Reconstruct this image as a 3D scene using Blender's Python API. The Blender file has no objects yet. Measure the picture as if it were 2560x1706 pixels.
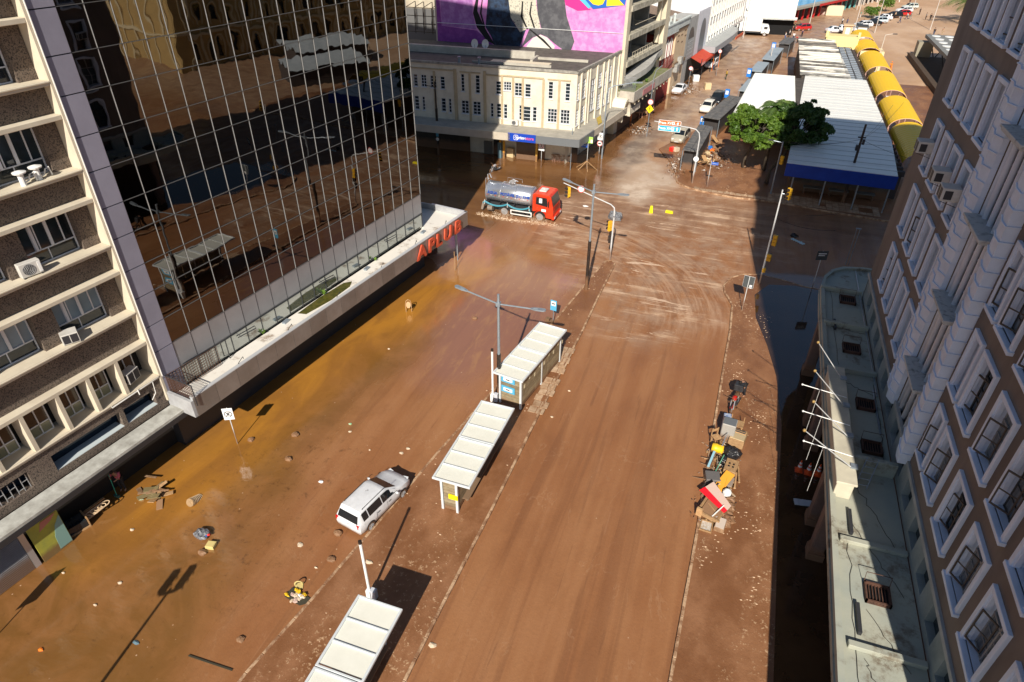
import bpy, bmesh, math, random
import numpy as np
from mathutils import Matrix, Vector, Euler, noise as mnoise
random.seed(7)
R=math.radians; PI=math.pi
sc=bpy.context.scene; C=sc.collection
# ------------------------------------------------ camera (drone, 26 m up)
FPX,PITCH,ROLL,YAW,CH=1639.90083,0.597207014,0.00610630755,0.335479445,26.0
def _axes():
    cp,sp=math.cos(PITCH),math.sin(PITCH)
    fw=Vector((-math.sin(YAW)*cp,math.cos(YAW)*cp,-sp)); r=Vector((math.cos(YAW),math.sin(YAW),0)); u=r.cross(fw)
    c,s=math.cos(ROLL),math.sin(ROLL)
    return c*r+s*u,-s*r+c*u,fw
RR,UU,FW=_axes()
cam=bpy.data.cameras.new('camera'); co=bpy.data.objects.new('camera',cam); C.objects.link(co); sc.camera=co
cam.sensor_width=36; cam.lens=36*FPX/2560; cam.clip_start=.5; cam.clip_end=3000
co.matrix_world=Matrix(((RR.x,UU.x,-FW.x,0),(RR.y,UU.y,-FW.y,0),(RR.z,UU.z,-FW.z,CH),(0,0,0,1)))
# ------------------------------------------------ daylight
SUN_EL,SUN_AZ=36.0,7.6
w=bpy.data.worlds.new('World'); sc.world=w; w.use_nodes=True
nt=w.node_tree; bg=nt.nodes['Background']; sky=nt.nodes.new('ShaderNodeTexSky'); sky.sky_type='NISHITA'
sky.sun_disc=False; sky.sun_elevation=R(SUN_EL); sky.sun_rotation=R(180-SUN_AZ); sky.dust_density=.4; sky.ozone_density=2.0
nt.links.new(sky.outputs[0],bg.inputs[0]); bg.inputs[1].default_value=.06
sl=bpy.data.lights.new('sun','SUN'); sl.energy=4.7; sl.angle=R(.5); sl.color=(1,.925,.81)
so=bpy.data.objects.new('sun',sl); C.objects.link(so)
sd=Vector((-math.sin(R(SUN_AZ))*math.cos(R(SUN_EL)),math.cos(R(SUN_AZ))*math.cos(R(SUN_EL)),-math.sin(R(SUN_EL))))
so.rotation_euler=sd.to_track_quat('-Z','Y').to_euler(); so.location=(0,-20,60)
sc.view_settings.view_transform='Standard'; sc.view_settings.look='None'; sc.view_settings.exposure=.45; sc.view_settings.gamma=1
sc.render.engine='CYCLES'

def at(px,py,z=0.0):     # survey helper: photograph pixel (2560 wide) to the point at height z it shows
    d=RR*((px-1280)/FPX)+UU*((853-py)/FPX)+FW
    t=(z-CH)/d.z
    return Vector((d.x*t,d.y*t,z))
def zm(x,y,ox,oy,s,z=0.0): return at(ox+x/s,oy+y/s,z)

# ------------------------------------------------ materials
MATS={}
def mat(name,col=(.3,.2,.12),rough=.75,metal=0,n=None,col2=None,bump=0,bscale=20,stretch=(1,1,1),rnd=0,spec=.5,trans=0,ior=1.45,dirt=0,emit=None,thr=None):
    """col base, col2 mixed in by noise of scale n (world space); rnd = brightness change per object; dirt = mud up to that height"""
    if name in MATS: return MATS[name]
    m=bpy.data.materials.new(name); m.use_nodes=True; t=m.node_tree; N=t.nodes; L=t.links
    b=N['Principled BSDF']; b.inputs['Base Color'].default_value=(*col,1); b.inputs['Roughness'].default_value=rough
    b.inputs['Metallic'].default_value=metal; b.inputs['Specular IOR Level'].default_value=spec; b.inputs['IOR'].default_value=ior
    b.inputs['Transmission Weight'].default_value=trans
    m.diffuse_color=(*col,1)
    geo=N.new('ShaderNodeNewGeometry'); mp=N.new('ShaderNodeMapping'); mp.inputs['Scale'].default_value=stretch; L.new(geo.outputs['Position'],mp.inputs[0])
    out=None
    if n:
        nz=N.new('ShaderNodeTexNoise'); nz.inputs['Scale'].default_value=n; nz.inputs['Detail'].default_value=6; nz.inputs['Roughness'].default_value=.65; L.new(mp.outputs[0],nz.inputs[0])
        rp=N.new('ShaderNodeMapRange'); a,bb=thr or (.35,.68); rp.inputs[1].default_value=a; rp.inputs[2].default_value=bb; L.new(nz.outputs[0],rp.inputs[0])
        mx=N.new('ShaderNodeMix'); mx.data_type='RGBA'; mx.inputs[6].default_value=(*col,1); c2=col2 or tuple(c*.7 for c in col); mx.inputs[7].default_value=(*c2,1); L.new(rp.outputs[0],mx.inputs[0]); out=mx.outputs[2]
    if dirt:
        sx=N.new('ShaderNodeSeparateXYZ'); L.new(geo.outputs['Position'],sx.inputs[0])
        nd=N.new('ShaderNodeTexNoise'); nd.inputs['Scale'].default_value=2.5; nd.inputs['Detail'].default_value=5; L.new(geo.outputs['Position'],nd.inputs[0])
        ad=N.new('ShaderNodeMath'); ad.operation='MULTIPLY_ADD'; ad.inputs[1].default_value=-.5*max(.4,min(dirt,1)); L.new(nd.outputs[0],ad.inputs[0]); L.new(sx.outputs[2],ad.inputs[2])
        rd=N.new('ShaderNodeMapRange'); rd.inputs[1].default_value=dirt*.5; rd.inputs[2].default_value=dirt; rd.inputs[3].default_value=.85; rd.inputs[4].default_value=0; L.new(ad.outputs[0],rd.inputs[0])
        mx=N.new('ShaderNodeMix'); mx.data_type='RGBA'; mx.inputs[7].default_value=(.2,.105,.055,1)
        if out: L.new(out,mx.inputs[6])
        else: mx.inputs[6].default_value=(*col,1)
        L.new(rd.outputs[0],mx.inputs[0]); out=mx.outputs[2]
    if rnd:
        oi=N.new('ShaderNodeObjectInfo'); hs=N.new('ShaderNodeHueSaturation'); r=N.new('ShaderNodeMapRange'); r.inputs[3].default_value=1-rnd; r.inputs[4].default_value=1+rnd
        L.new(oi.outputs['Random'],r.inputs[0]); L.new(r.outputs[0],hs.inputs['Value'])
        if out: L.new(out,hs.inputs['Color'])
        else: hs.inputs['Color'].default_value=(*col,1)
        out=hs.outputs[0]
    if out: L.new(out,b.inputs['Base Color'])
    if bump:
        nb=N.new('ShaderNodeTexNoise'); nb.inputs['Scale'].default_value=bscale; nb.inputs['Detail'].default_value=4; L.new(mp.outputs[0],nb.inputs[0])
        bp=N.new('ShaderNodeBump'); bp.inputs['Strength'].default_value=bump; bp.inputs['Distance'].default_value=.05; L.new(nb.outputs[0],bp.inputs['Height']); L.new(bp.outputs[0],b.inputs['Normal'])
    if emit: b.inputs['Emission Color'].default_value=(*col,1); b.inputs['Emission Strength'].default_value=emit
    MATS[name]=m; return m

white=mat('white_paint',(.78,.77,.74),.5,n=1.2,col2=(.62,.6,.56))
cleanw=mat('clean_white',(.8,.8,.78),.4)
steel=mat('galvanised_steel',(.33,.38,.42),.4,metal=.4,n=4,col2=(.26,.3,.34))
softw=mat('grey_white_pole',(.6,.61,.62),.45,n=3,col2=(.48,.48,.48),dirt=1.2)
blackp=mat('black_paint',(.012,.012,.013),.45,n=6,col2=(.05,.03,.02),dirt=1.2)
dark=mat('dark_void',(.006,.006,.007),.9)
darkmet=mat('dark_metal',(.035,.036,.04),.5)
alum=mat('aluminium',(.55,.57,.6),.35,metal=.6)
concrete=mat('concrete',(.34,.33,.3),.85,n=.8,col2=(.2,.195,.175),bump=.25,bscale=9)
rubber=mat('rubber',(.014,.014,.014),.75,dirt=.5)
glass_d=mat('dark_glass',(.012,.016,.02),.06,spec=.8)
wood=mat('raw_wood',(.5,.31,.15),.7,n=7,col2=(.3,.17,.08),stretch=(1,1,4),rnd=.2)
muddy=mat('muddy_board',(.32,.2,.115),.6,n=5,col2=(.17,.09,.045),rnd=.25)
mudc=mat('mud_heap',(.2,.1,.05),.5,n=4,col2=(.32,.19,.11),bump=.5,bscale=14)
yellow=mat('signal_yellow',(.85,.48,.02),.45,n=6,col2=(.7,.36,.02))
red=mat('red_plastic',(.7,.03,.02),.4)
orange=mat('orange_plastic',(.85,.2,.02),.45)
blue=mat('sign_blue',(.02,.11,.5),.4)
skin=mat('skin',(.36,.19,.12),.6)

# ------------------------------------------------ mesh helper
class MB:
    def __init__(s,T=None): s.v=[]; s.f=[]; s.m=[]; s.T=T or Matrix()
    def add(s,vs,fs,mi=0):
        o=len(s.v); s.v+=[tuple(s.T@Vector(v)) for v in vs]; s.f+=[tuple(i+o for i in f) for f in fs]; s.m+=[mi]*len(fs); return s
    def box(s,x0,y0,z0,x1,y1,z1,mi=0,rot=None):
        vs=[(x,y,z) for z in (z0,z1) for x,y in ((x0,y0),(x1,y0),(x1,y1),(x0,y1))]
        if rot is not None:
            c=Vector(((x0+x1)/2,(y0+y1)/2,(z0+z1)/2)); e=Euler(rot).to_matrix(); vs=[tuple(c+e@(Vector(v)-c)) for v in vs]
        return s.add(vs,[(3,2,1,0),(4,5,6,7),(0,1,5,4),(1,2,6,5),(2,3,7,6),(3,0,4,7)],mi)
    def prism(s,poly,z0,z1,mi=0,axis='z'):
        n=len(poly)
        if axis=='z': vs=[(x,y,z0) for x,y in poly]+[(x,y,z1) for x,y in poly]
        elif axis=='y': vs=[(x,z0,y) for x,y in poly]+[(x,z1,y) for x,y in poly]
        else: vs=[(z0,x,y) for x,y in poly]+[(z1,x,y) for x,y in poly]
        return s.add(vs,[tuple(range(n))[::-1],tuple(range(n,2*n))]+[(i,(i+1)%n,n+(i+1)%n,n+i) for i in range(n)],mi)
    def tube(s,pts,r,n=8,mi=0,cap=True):
        pts=[Vector(p) for p in pts]; rs=r if isinstance(r,(list,tuple)) else [r]*len(pts); rings=[]; up=None
        for i,p in enumerate(pts):
            d=(pts[min(i+1,len(pts)-1)]-pts[max(i-1,0)])
            d=d.normalized() if d.length>1e-9 else Vector((0,0,1))
            if up is None: up=Vector((0,0,1)) if abs(d.z)<.9 else Vector((1,0,0))
            a=d.cross(up).normalized(); b=a.cross(d).normalized(); up=b
            rings.append([tuple(p+rs[i]*(math.cos(2*PI*k/n)*a+math.sin(2*PI*k/n)*b)) for k in range(n)])
        vs=[v for rg in rings for v in rg]; fs=[]
        for i in range(len(pts)-1):
            for k in range(n): fs.append((i*n+k,i*n+(k+1)%n,(i+1)*n+(k+1)%n,(i+1)*n+k))
        if cap: fs+= [tuple(range(n))[::-1],tuple(range((len(pts)-1)*n,len(pts)*n))]
        return s.add(vs,fs,mi)
    def cyl(s,x,y,z0,z1,r,n=12,mi=0,r2=None): return s.tube([(x,y,z0),(x,y,z1)],[r,r if r2 is None else r2],n,mi)
    def ball(s,c,r,n=10,mi=0,jit=0):
        rx,ry,rz=(r,r,r) if not isinstance(r,(tuple,list)) else r; m=max(4,n//2+1); vs=[];fs=[]
        for i in range(m+1):
            th=PI*i/m
            for k in range(n):
                ph=2*PI*k/n; j=1+random.uniform(-jit,jit)
                vs.append((c[0]+rx*j*math.sin(th)*math.cos(ph),c[1]+ry*j*math.sin(th)*math.sin(ph),c[2]+rz*j*math.cos(th)))
        for i in range(m):
            for k in range(n): fs.append((i*n+k,(i+1)*n+k,(i+1)*n+(k+1)%n,i*n+(k+1)%n))
        return s.add(vs,fs,mi)
    def quad(s,a,b,c,d,mi=0): return s.add([a,b,c,d],[(0,1,2,3)],mi)
    def wall(s,x0,x1,z0,z1,holes,y=0,mi=0,reveal=0,rmi=None):
        """vertical wall in the local xz plane at y with rectangular holes (x0,x1,z0,z1); reveals go in +y"""
        xs=sorted({x0,x1,*[h for q in holes for h in q[:2]]}); zs=sorted({z0,z1,*[h for q in holes for h in q[2:4]]})
        xs=[x for x in xs if x0<=x<=x1]; zs=[z for z in zs if z0<=z<=z1]
        for i in range(len(xs)-1):
            for j in range(len(zs)-1):
                cx,cz=(xs[i]+xs[i+1])/2,(zs[j]+zs[j+1])/2
                if any(h[0]<cx<h[1] and h[2]<cz<h[3] for h in holes): continue
                s.quad((xs[i],y,zs[j]),(xs[i+1],y,zs[j]),(xs[i+1],y,zs[j+1]),(xs[i],y,zs[j+1]),mi)
        if reveal:
            r=rmi if rmi is not None else mi
            for a,b,c,d in [h[:4] for h in holes]:
                s.quad((a,y,c),(a,y,d),(a,y+reveal,d),(a,y+reveal,c),r); s.quad((b,y,d),(b,y,c),(b,y+reveal,c),(b,y+reveal,d),r)
                s.quad((a,y,c),(a,y+reveal,c),(b,y+reveal,c),(b,y,c),r); s.quad((a,y+reveal,d),(a,y,d),(b,y,d),(b,y+reveal,d),r)
        return s
    def mesh(s,name,mats,smooth=False,bevel=0,fix=True):
        me=bpy.data.meshes.new(name); me.from_pydata(s.v,[],s.f)
        for m in (mats if isinstance(mats,(list,tuple)) else [mats]): me.materials.append(m)
        me.polygons.foreach_set('material_index',s.m)
        if fix or bevel:
            bm=bmesh.new(); bm.from_mesh(me)
            if fix: bmesh.ops.recalc_face_normals(bm,faces=bm.faces)
            if bevel:
                es=[e for e in bm.edges if len(e.link_faces)==2 and e.calc_face_angle(0)>.6]
                bmesh.ops.bevel(bm,geom=es,offset=bevel,segments=1,affect='EDGES')
            bm.to_mesh(me); bm.free()
        if smooth: me.shade_smooth() if hasattr(me,'shade_smooth') else None
        me.update(); return me
    def obj(s,name,mats,parent=None,smooth=False,bevel=0,M=None,fix=True):
        return put(name,s.mesh(name,mats,smooth,bevel,fix),parent,M)
def put(name,me,parent=None,M=None):
    o=bpy.data.objects.new(name,me); C.objects.link(o)
    if parent: o.parent=parent
    if M is not None: o.matrix_local=M
    return o
def tag(o,label,cat,group=None):
    o['label']=label; o['category']=cat
    if group: o['group']=group
    return o
def thing(name,label,cat,loc=(0,0,0),deg=0,group=None):
    o=bpy.data.objects.new(name,None); C.objects.link(o); o.empty_display_size=.2
    o.location=loc; o.rotation_euler=(0,0,R(deg)); return tag(o,label,cat,group)
def struct(o): o['kind']='structure'; return o
def dup(root,loc,deg=None,label=None,scale=None):
    mp={}
    def rec(o,par):
        c=o.copy(); C.objects.link(c)
        if par: c.parent=par
        for ch in KIDS.get(o.name,None) or [x for x in o.children]: rec(ch,c)
        return c
    r=rec(root,None); r.location=loc
    if deg is not None: r.rotation_euler=(0,0,R(deg))
    if label: r['label']=label
    if scale: r.scale=(scale,)*3
    return r
KIDS={}
def TR(x=0,y=0,z=0,rz=0,rx=0,ry=0): return Matrix.Translation((x,y,z))@Euler((R(rx),R(ry),R(rz))).to_matrix().to_4x4()
def textmesh(s,size,depth,m,name='lettering',bold=0):
    cu=bpy.data.curves.new('t','FONT'); cu.body=s; cu.size=size; cu.extrude=depth; cu.offset=bold; cu.align_x='CENTER'; cu.align_y='CENTER'
    o=bpy.data.objects.new('t',cu); me=bpy.data.meshes.new_from_object(o); bpy.data.objects.remove(o); me.name=name
    me.materials.clear(); me.materials.append(m); return me
# ================================================ GROUND
def grid_sheet(xs,ys,z,name):
    X,Y=np.meshgrid(xs,ys); n=X.size; co=np.zeros((n,3)); co[:,0]=X.ravel(); co[:,1]=Y.ravel(); co[:,2]=z
    nx=len(xs); i=np.arange((len(ys)-1)*(nx-1)); r=i//(nx-1); c=i%(nx-1); a=r*nx+c
    fs=np.stack([a,a+1,a+nx+1,a+nx],1)
    me=bpy.data.meshes.new(name); me.vertices.add(n); me.vertices.foreach_set('co',co.ravel())
    me.loops.add(fs.size); me.loops.foreach_set('vertex_index',fs.ravel().astype(np.int32))
    me.polygons.add(len(fs)); me.polygons.foreach_set('loop_start',np.arange(0,fs.size,4,dtype=np.int32)); me.polygons.foreach_set('loop_total',np.full(len(fs),4,dtype=np.int32))
    me.update(calc_edges=True); return me,co
rng=np.random.RandomState(3)
def vnoise(x,y,s,seed=0):
    def h(i,j): 
        v=np.sin(i*127.1+j*311.7+seed*17.3)*43758.5453; return v-np.floor(v)
    u=x*s;v=y*s;i=np.floor(u);j=np.floor(v);fu=u-i;fv=v-j;fu=fu*fu*(3-2*fu);fv=fv*fv*(3-2*fv)
    return (h(i,j)*(1-fu)+h(i+1,j)*fu)*(1-fv)+(h(i,j+1)*(1-fu)+h(i+1,j+1)*fu)*fv
def fbm(x,y,s,seed=0): return (vnoise(x,y,s,seed)+.5*vnoise(x,y,s*2.1,seed+1)+.25*vnoise(x,y,s*4.3,seed+2))/1.75-.5
def sdist(poly,X,Y):
    P=np.array(poly); d=np.full(X.shape,1e9); ins=np.zeros(X.shape,bool); n=len(P)
    for k in range(n):
        a=P[k];b=P[(k+1)%n]; ab=b-a; t=np.clip(((X-a[0])*ab[0]+(Y-a[1])*ab[1])/(ab@ab+1e-12),0,1)
        d=np.minimum(d,np.hypot(X-a[0]-t*ab[0],Y-a[1]-t*ab[1]))
        c=((a[1]>Y)!=(b[1]>Y))&(X<(b[0]-a[0])*(Y-a[1])/(b[1]-a[1]+1e-12)+a[0]); ins^=c
    return np.where(ins,d,-d)
def area(pts): return [tuple(at(x,y))[:2] for x,y in pts]
def mask(X,Y,poly,soft,wob,sc_=.3,seed=0):
    d=sdist(poly,X,Y)+wob*fbm(X,Y,sc_,seed)*2
    t=np.clip(d/soft*.5+.5,0,1); return t*t*(3-2*t)
xs=np.concatenate([[-900,-400,-200,-120,-80,-60],np.arange(-46,24,.4),np.arange(24,60,1.5),[70,100,160,300,600,900]])
ys=np.concatenate([[-900,-300,-100,-40,-20],np.arange(-6,125,.4),np.arange(125,260,1.2),[270,300,360,460,700,1400]])
me,gc=grid_sheet(xs,ys,0,'ground')
X,Y=gc[:,0],gc[:,1]
A={}
A['ochre']=mask(X,Y,area([(230,1420),(280,1240),(520,1080),(700,930),(900,780),(1090,660),(1200,590),(1330,640),(1090,800),(960,850),(790,980),(700,1080),(590,1200),(450,1310),(330,1390)]),2.6,1.3,.3,1)
A['olive']=mask(X,Y,area([(-300,1900),(-200,1350),(300,1150),(700,850),(1000,660),(1060,640),(1130,830),(1060,900),(900,1000),(740,1130),(640,1400),(560,1560),(480,1900)]),2.0,1.6,.25,5)
A['mauve']=np.maximum(mask(X,Y,area([(1060,800),(1190,700),(1300,640),(1440,700),(1400,790),(1260,900),(1180,1000),(1070,950)]),2.2,1.2,.3,9)*.9,
     mask(X,Y,area([(1080,560),(1160,570),(1290,590),(1300,640),(1120,720),(1060,700)]),1.2,.8,.4,10)*.5)
A['flood']=np.maximum.reduce([mask(X,Y,area([(800,200),(1500,230),(1640,150),(1700,170),(1750,205),(1690,250),(1640,290),(1560,340),(1520,400),(1545,440),(1480,490),(1330,490),(1180,600),(1060,650),(700,500)]),2.2,2.0,.22,11),
     mask(X,Y,area([(1400,300),(1500,225),(1560,195),(1640,150),(1745,195),(1710,240),(1650,285),(1590,335),(1520,400),(1480,450),(1400,440)]),1.0,1.0,.35,41),
     mask(X,Y,[(3.2,35),(2.7,47),(3.5,53),(9,54),(12,46),(9,20),(9,-8),(5.2,-8),(4.6,20)],.8,.5,.4,12)])
A['tan']=mask(X,Y,area([(1545,410),(1690,465),(1900,515),(1905,620),(1850,700),(1790,790),(1690,860),(1560,860),(1480,740),(1400,620),(1330,540),(1480,470)]),3.5,3.5,.3,15)
A['cream']=mask(X,Y,area([(1560,380),(1620,395),(1690,455),(1650,470),(1600,510),(1560,490),(1535,440)]),1.0,1.4,.5,16)
A['grey']=np.maximum(mask(X,Y,area([(1560,360),(1640,300),(1730,240),(1790,215),(1800,240),(1720,300),(1660,340),(1600,400),(1540,440),(1520,430)]),1.2,1.2,.6,17),
   mask(X,Y,area([(1810,110),(1890,100),(1870,150),(1790,175),(1740,180)]),2,3,.2,18)*.8)
A['plaza']=mask(X,Y,[(15,172),(22,150),(24,112),(26,100),(90,90),(200,300),(30,300)],5,4,.1,19)
A['far']=mask(X,Y,[(-12,74),(-3,72),(3,100),(12,160),(14,70),(90,60),(300,500),(-20,400),(-14,120)],6,5,.1,29)
A['deep']=mask(X,Y,[(4.9,-8),(5.3,20),(5.6,33),(4.2,38),(5.2,44),(6.2,48),(12,47),(12,-8)],.5,.5,.5,13)  # ground in shade beside the marquise, darkened by colour rather than by depth
A['grit']=mask(X,Y,area([(520,1180),(760,1060),(920,1180),(870,1320),(720,1470),(560,1560),(430,1480),(440,1330)]),3,2.5,.3,33)
A['hallroad']=mask(X,Y,[(-30,66.5),(-30,58.5),(-8,58),(3,61.5),(40,61),(40,66),(3,68)],3,1.5,.3,21)
# curved tyre tracks that turn from the road to the left
rad=np.hypot(X+15.5,Y-41.5); ang=np.arctan2(Y-41.5,X+15.5)
A['tracks']=np.clip(1-np.abs(rad-14.5)/4.6,0,1)**.6*np.clip((ang+.1)/.3,0,1)*np.clip((1.75-ang)/.5,0,1)
A['radius']=rad; A['angle']=ang
for k,v in A.items():
    at_=me.attributes.new(k,'FLOAT','POINT'); at_.data.foreach_set('value',v.astype(np.float32))
class NG:
    def __init__(s,name):
        s.m=bpy.data.materials.new(name); s.m.use_nodes=True; s.t=s.m.node_tree; s.N=s.t.nodes; s.b=s.N['Principled BSDF']
        s.pos=s.N.new('ShaderNodeNewGeometry').outputs['Position']
    def ln(s,a,b):
        if isinstance(a,(int,float)): b.default_value=a
        else: s.t.links.new(a,b)
    def attr(s,k): n=s.N.new('ShaderNodeAttribute'); n.attribute_name=k; return n.outputs['Fac']
    def math(s,op,a,b=0.0,c=0.0,cl=False):
        n=s.N.new('ShaderNodeMath'); n.operation=op; n.use_clamp=cl
        for i,v in enumerate((a,b,c)): s.ln(v,n.inputs[i])
        return n.outputs[0]
    def noise(s,scale,stretch=(1,1,1),detail=5,rough=.6,vec=None,dist=0,rz=0):
        mp=s.N.new('ShaderNodeMapping'); mp.inputs['Scale'].default_value=stretch; mp.inputs['Rotation'].default_value=(0,0,rz); s.t.links.new(vec or s.pos,mp.inputs[0])
        n=s.N.new('ShaderNodeTexNoise'); n.inputs['Scale'].default_value=scale; n.inputs['Detail'].default_value=detail; n.inputs['Roughness'].default_value=rough; n.inputs['Distortion'].default_value=dist
        s.t.links.new(mp.outputs[0],n.inputs[0]); return n.outputs[0]
    def rng(s,v,a,b,c=0,d=1):
        n=s.N.new('ShaderNodeMapRange'); n.interpolation_type='SMOOTHSTEP'; s.ln(v,n.inputs[0])
        for i,x in enumerate((a,b,c,d)): s.ln(x,n.inputs[i+1])
        return n.outputs[0]
    def mix(s,f,a,b):
        n=s.N.new('ShaderNodeMix'); n.data_type='RGBA'; s.ln(f,n.inputs[0])
        for i,v in ((6,a),(7,b)):
            if isinstance(v,tuple): n.inputs[i].default_value=(*v,1)
            else: s.t.links.new(v,n.inputs[i])
        return n.outputs[2]
    def comb(s,x,y,z=0.0):
        n=s.N.new('ShaderNodeCombineXYZ'); s.ln(x,n.inputs[0]); s.ln(y,n.inputs[1]); s.ln(z,n.inputs[2]); return n.outputs[0]
    def fin(s,col,rough,height=None,dist=.05,strength=1):
        s.t.links.new(col,s.b.inputs['Base Color']); s.ln(rough,s.b.inputs['Roughness'])
        if height is not None:
            bp=s.N.new('ShaderNodeBump'); bp.inputs['Distance'].default_value=dist; bp.inputs['Strength'].default_value=strength
            s.t.links.new(height,bp.inputs['Height']); s.t.links.new(bp.outputs[0],s.b.inputs['Normal'])
        return s.m
BR1=(.335,.155,.066); BR2=(.275,.115,.045); TAN=(.54,.35,.22)
g=NG('flood_mud_ground'); a=g.attr
big=g.noise(.16,(1,.35,1),5); med=g.noise(.9,(1,.4,1),6); fine=g.noise(6,(1,.8,1),5,.7)
lane=g.noise(1.1,(1,.035,1),5,.55,rz=R(-2))
col=g.mix(g.rng(g.math('ADD',g.math('MULTIPLY',big,.6),g.math('MULTIPLY',lane,.5)),.42,.68),BR2,BR1)
col=g.mix(g.math('MULTIPLY',g.rng(med,.5,.75),.3),col,(.22,.095,.043))
lf=g.noise(2.6,(1,.02,1),4,.6,rz=R(-2)); pat=g.noise(.3,(1,1,1),3)
col=g.mix(g.math('MULTIPLY',g.math('MULTIPLY',g.rng(lf,.6,.7),g.rng(pat,.5,.62)),.3),col,(.42,.23,.13))
# overlapping ruts, darker wet bands and silt tide lines
ru=g.noise(.55,(1.6,.07,1),5,.6,dist=.5,rz=R(4)); col=g.mix(g.math('MULTIPLY',g.rng(ru,.52,.62),.38),col,(.17,.07,.03))
ru2=g.noise(3.2,(1,.05,1),3,.6,dist=.3,rz=R(-7)); col=g.mix(g.math('MULTIPLY',g.math('MULTIPLY',g.rng(ru2,.62,.7),g.rng(pat,.42,.55)),.35),col,(.15,.062,.028))
tl=g.noise(.35,(1,.5,1),6,.6,dist=.6); tln=g.rng(g.math('ABSOLUTE',g.math('SUBTRACT',tl,.5)),.007,.002)
col=g.mix(g.math('MULTIPLY',g.math('MULTIPLY',tln,g.rng(g.noise(.5),.5,.6)),.18),col,(.5,.31,.18))
blot=g.noise(.22,(1,.6,1),7,.7,dist=.4); col=g.mix(g.math('MULTIPLY',g.rng(blot,.5,.72),.45),col,(.2,.085,.035))
# cross-street mud: streaks along x
st=g.noise(1.0,(.1,1.1,1),6,.7,dist=.4,rz=R(3)); stf=g.rng(st,.5,.6)
col=g.mix(g.math('MULTIPLY',a('hallroad'),.5),col,g.mix(g.rng(st,.4,.62),(.15,.095,.065),(.28,.18,.12)))
# drying mud, tyre arcs
tr=g.noise(1.0,(1,1,1),6,.65,vec=g.comb(g.math('MULTIPLY',a('radius'),2.2),g.math('MULTIPLY',a('angle'),3.0)))
pn=g.noise(.5,(1,1,1),6,.65)
col=g.mix(g.math('MULTIPLY',a('tan'),g.rng(pn,.36,.66)),col,g.mix(stf,(.33,.2,.125),(.56,.38,.25)))
col=g.mix(g.math('MULTIPLY',a('tracks'),g.math('MULTIPLY',g.rng(tr,.48,.6),.6)),col,(.48,.3,.19))
col=g.mix(g.math('MULTIPLY',a('tracks'),g.math('MULTIPLY',g.rng(tr,.46,.36),.5)),col,(.18,.085,.045))
col=g.mix(g.math('MULTIPLY',a('tan'),g.math('MULTIPLY',g.rng(g.noise(.8,(.22,1.3,1),5,.75,dist=.6,rz=R(6)),.6,.64),.8)),col,(.66,.47,.33))
col=g.mix(a('cream'),col,g.mix(g.rng(pn,.4,.6),(.6,.48,.37),(.45,.33,.24)))
col=g.mix(a('grey'),col,g.mix(g.rng(pn,.4,.62),(.17,.14,.12),(.33,.27,.22)))
col=g.mix(g.math('MULTIPLY',a('far'),.75),col,g.mix(g.rng(pn,.38,.64),(.32,.19,.12),(.48,.32,.2)))
col=g.mix(a('plaza'),col,g.mix(g.rng(g.noise(.08,(1,.6,1),6),.4,.62),(.47,.29,.17),(.58,.39,.25)))
# water
flc=g.mix(g.rng(g.noise(.35,(.3,1,1),5,.6,dist=.5),.4,.65),(.15,.066,.023),(.235,.112,.042))
col=g.mix(g.math('MULTIPLY',a('flood'),.92),col,flc)
olc=g.mix(g.rng(g.noise(.28,(1,1,1),6,.65,dist=.8),.38,.66),(.19,.088,.025),(.27,.122,.042))
olc=g.mix(g.math('MULTIPLY',g.rng(g.noise(1.6,(1,1,1),6,.75),.58,.7),.5),olc,(.085,.04,.016))
col=g.mix(a('olive'),col,olc)
occ=g.mix(g.rng(g.noise(.3,(1.2,.5,1),5,.6,dist=1.0,rz=R(24)),.38,.66),(.43,.19,.028),(.3,.13,.026))
col=g.mix(a('ochre'),col,occ)
col=g.mix(g.math('MULTIPLY',a('mauve'),.8),col,(.27,.125,.085))  # mauve of the reflected sky mixed into the water colour
col=g.mix(a('deep'),col,(.035,.018,.01))  # shade and dark marquise reflection painted as a near-black tone
col=g.mix(g.math('MULTIPLY',a('grit'),g.math('MULTIPLY',g.rng(g.noise(1.7,(1,1,1),7,.8),.53,.66),.75)),col,(.1,.045,.018))
col=g.mix(g.math('MULTIPLY',a('grit'),g.math('MULTIPLY',g.rng(g.noise(2.6,(1,1,1),5,.8),.64,.7),.6)),col,(.42,.25,.13))
# churned wakes behind the tanker: fine ripple lines
wk=g.noise(.8,(1.6,.3,1),6,.72,dist=.9,rz=R(12)); 
wet=g.math('MAXIMUM',g.math('MAXIMUM',a('flood'),a('olive')),g.math('MAXIMUM',a('ochre'),a('mauve')))
col=g.mix(g.math('MULTIPLY',g.math('MULTIPLY',a('mauve'),g.rng(wk,.48,.68)),.4),col,(.5,.27,.1))
# scattered crumbs of mud
sp=g.N.new('ShaderNodeTexVoronoi'); sp.inputs['Scale'].default_value=1.7; g.t.links.new(g.pos,sp.inputs[0])
cr=g.math('MULTIPLY',g.rng(sp.outputs['Distance'],.075,.03),g.rng(g.noise(.45),.5,.6))
col=g.mix(g.math('MULTIPLY',cr,.8),col,(.6,.42,.28))
rough=g.rng(g.math('ADD',g.math('MULTIPLY',med,.5),g.math('MULTIPLY',blot,.5)),.38,.62,.6,.3)
rough=g.mix(1.0,(0,0,0),(0,0,0)) if False else rough
dryr=g.math('ADD',rough,g.math('MULTIPLY',g.math('MAXIMUM',a('tan'),a('plaza')),.25))
rg=g.rng(wet,.25,.85,1,0)
ro=g.math('ADD',g.math('MULTIPLY',dryr,rg),g.math('MULTIPLY',g.math('SUBTRACT',1.0,rg),.07))
rip=g.noise(1.8,(.6,2.0,1),4,.6,dist=.8,rz=R(-20))
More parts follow.
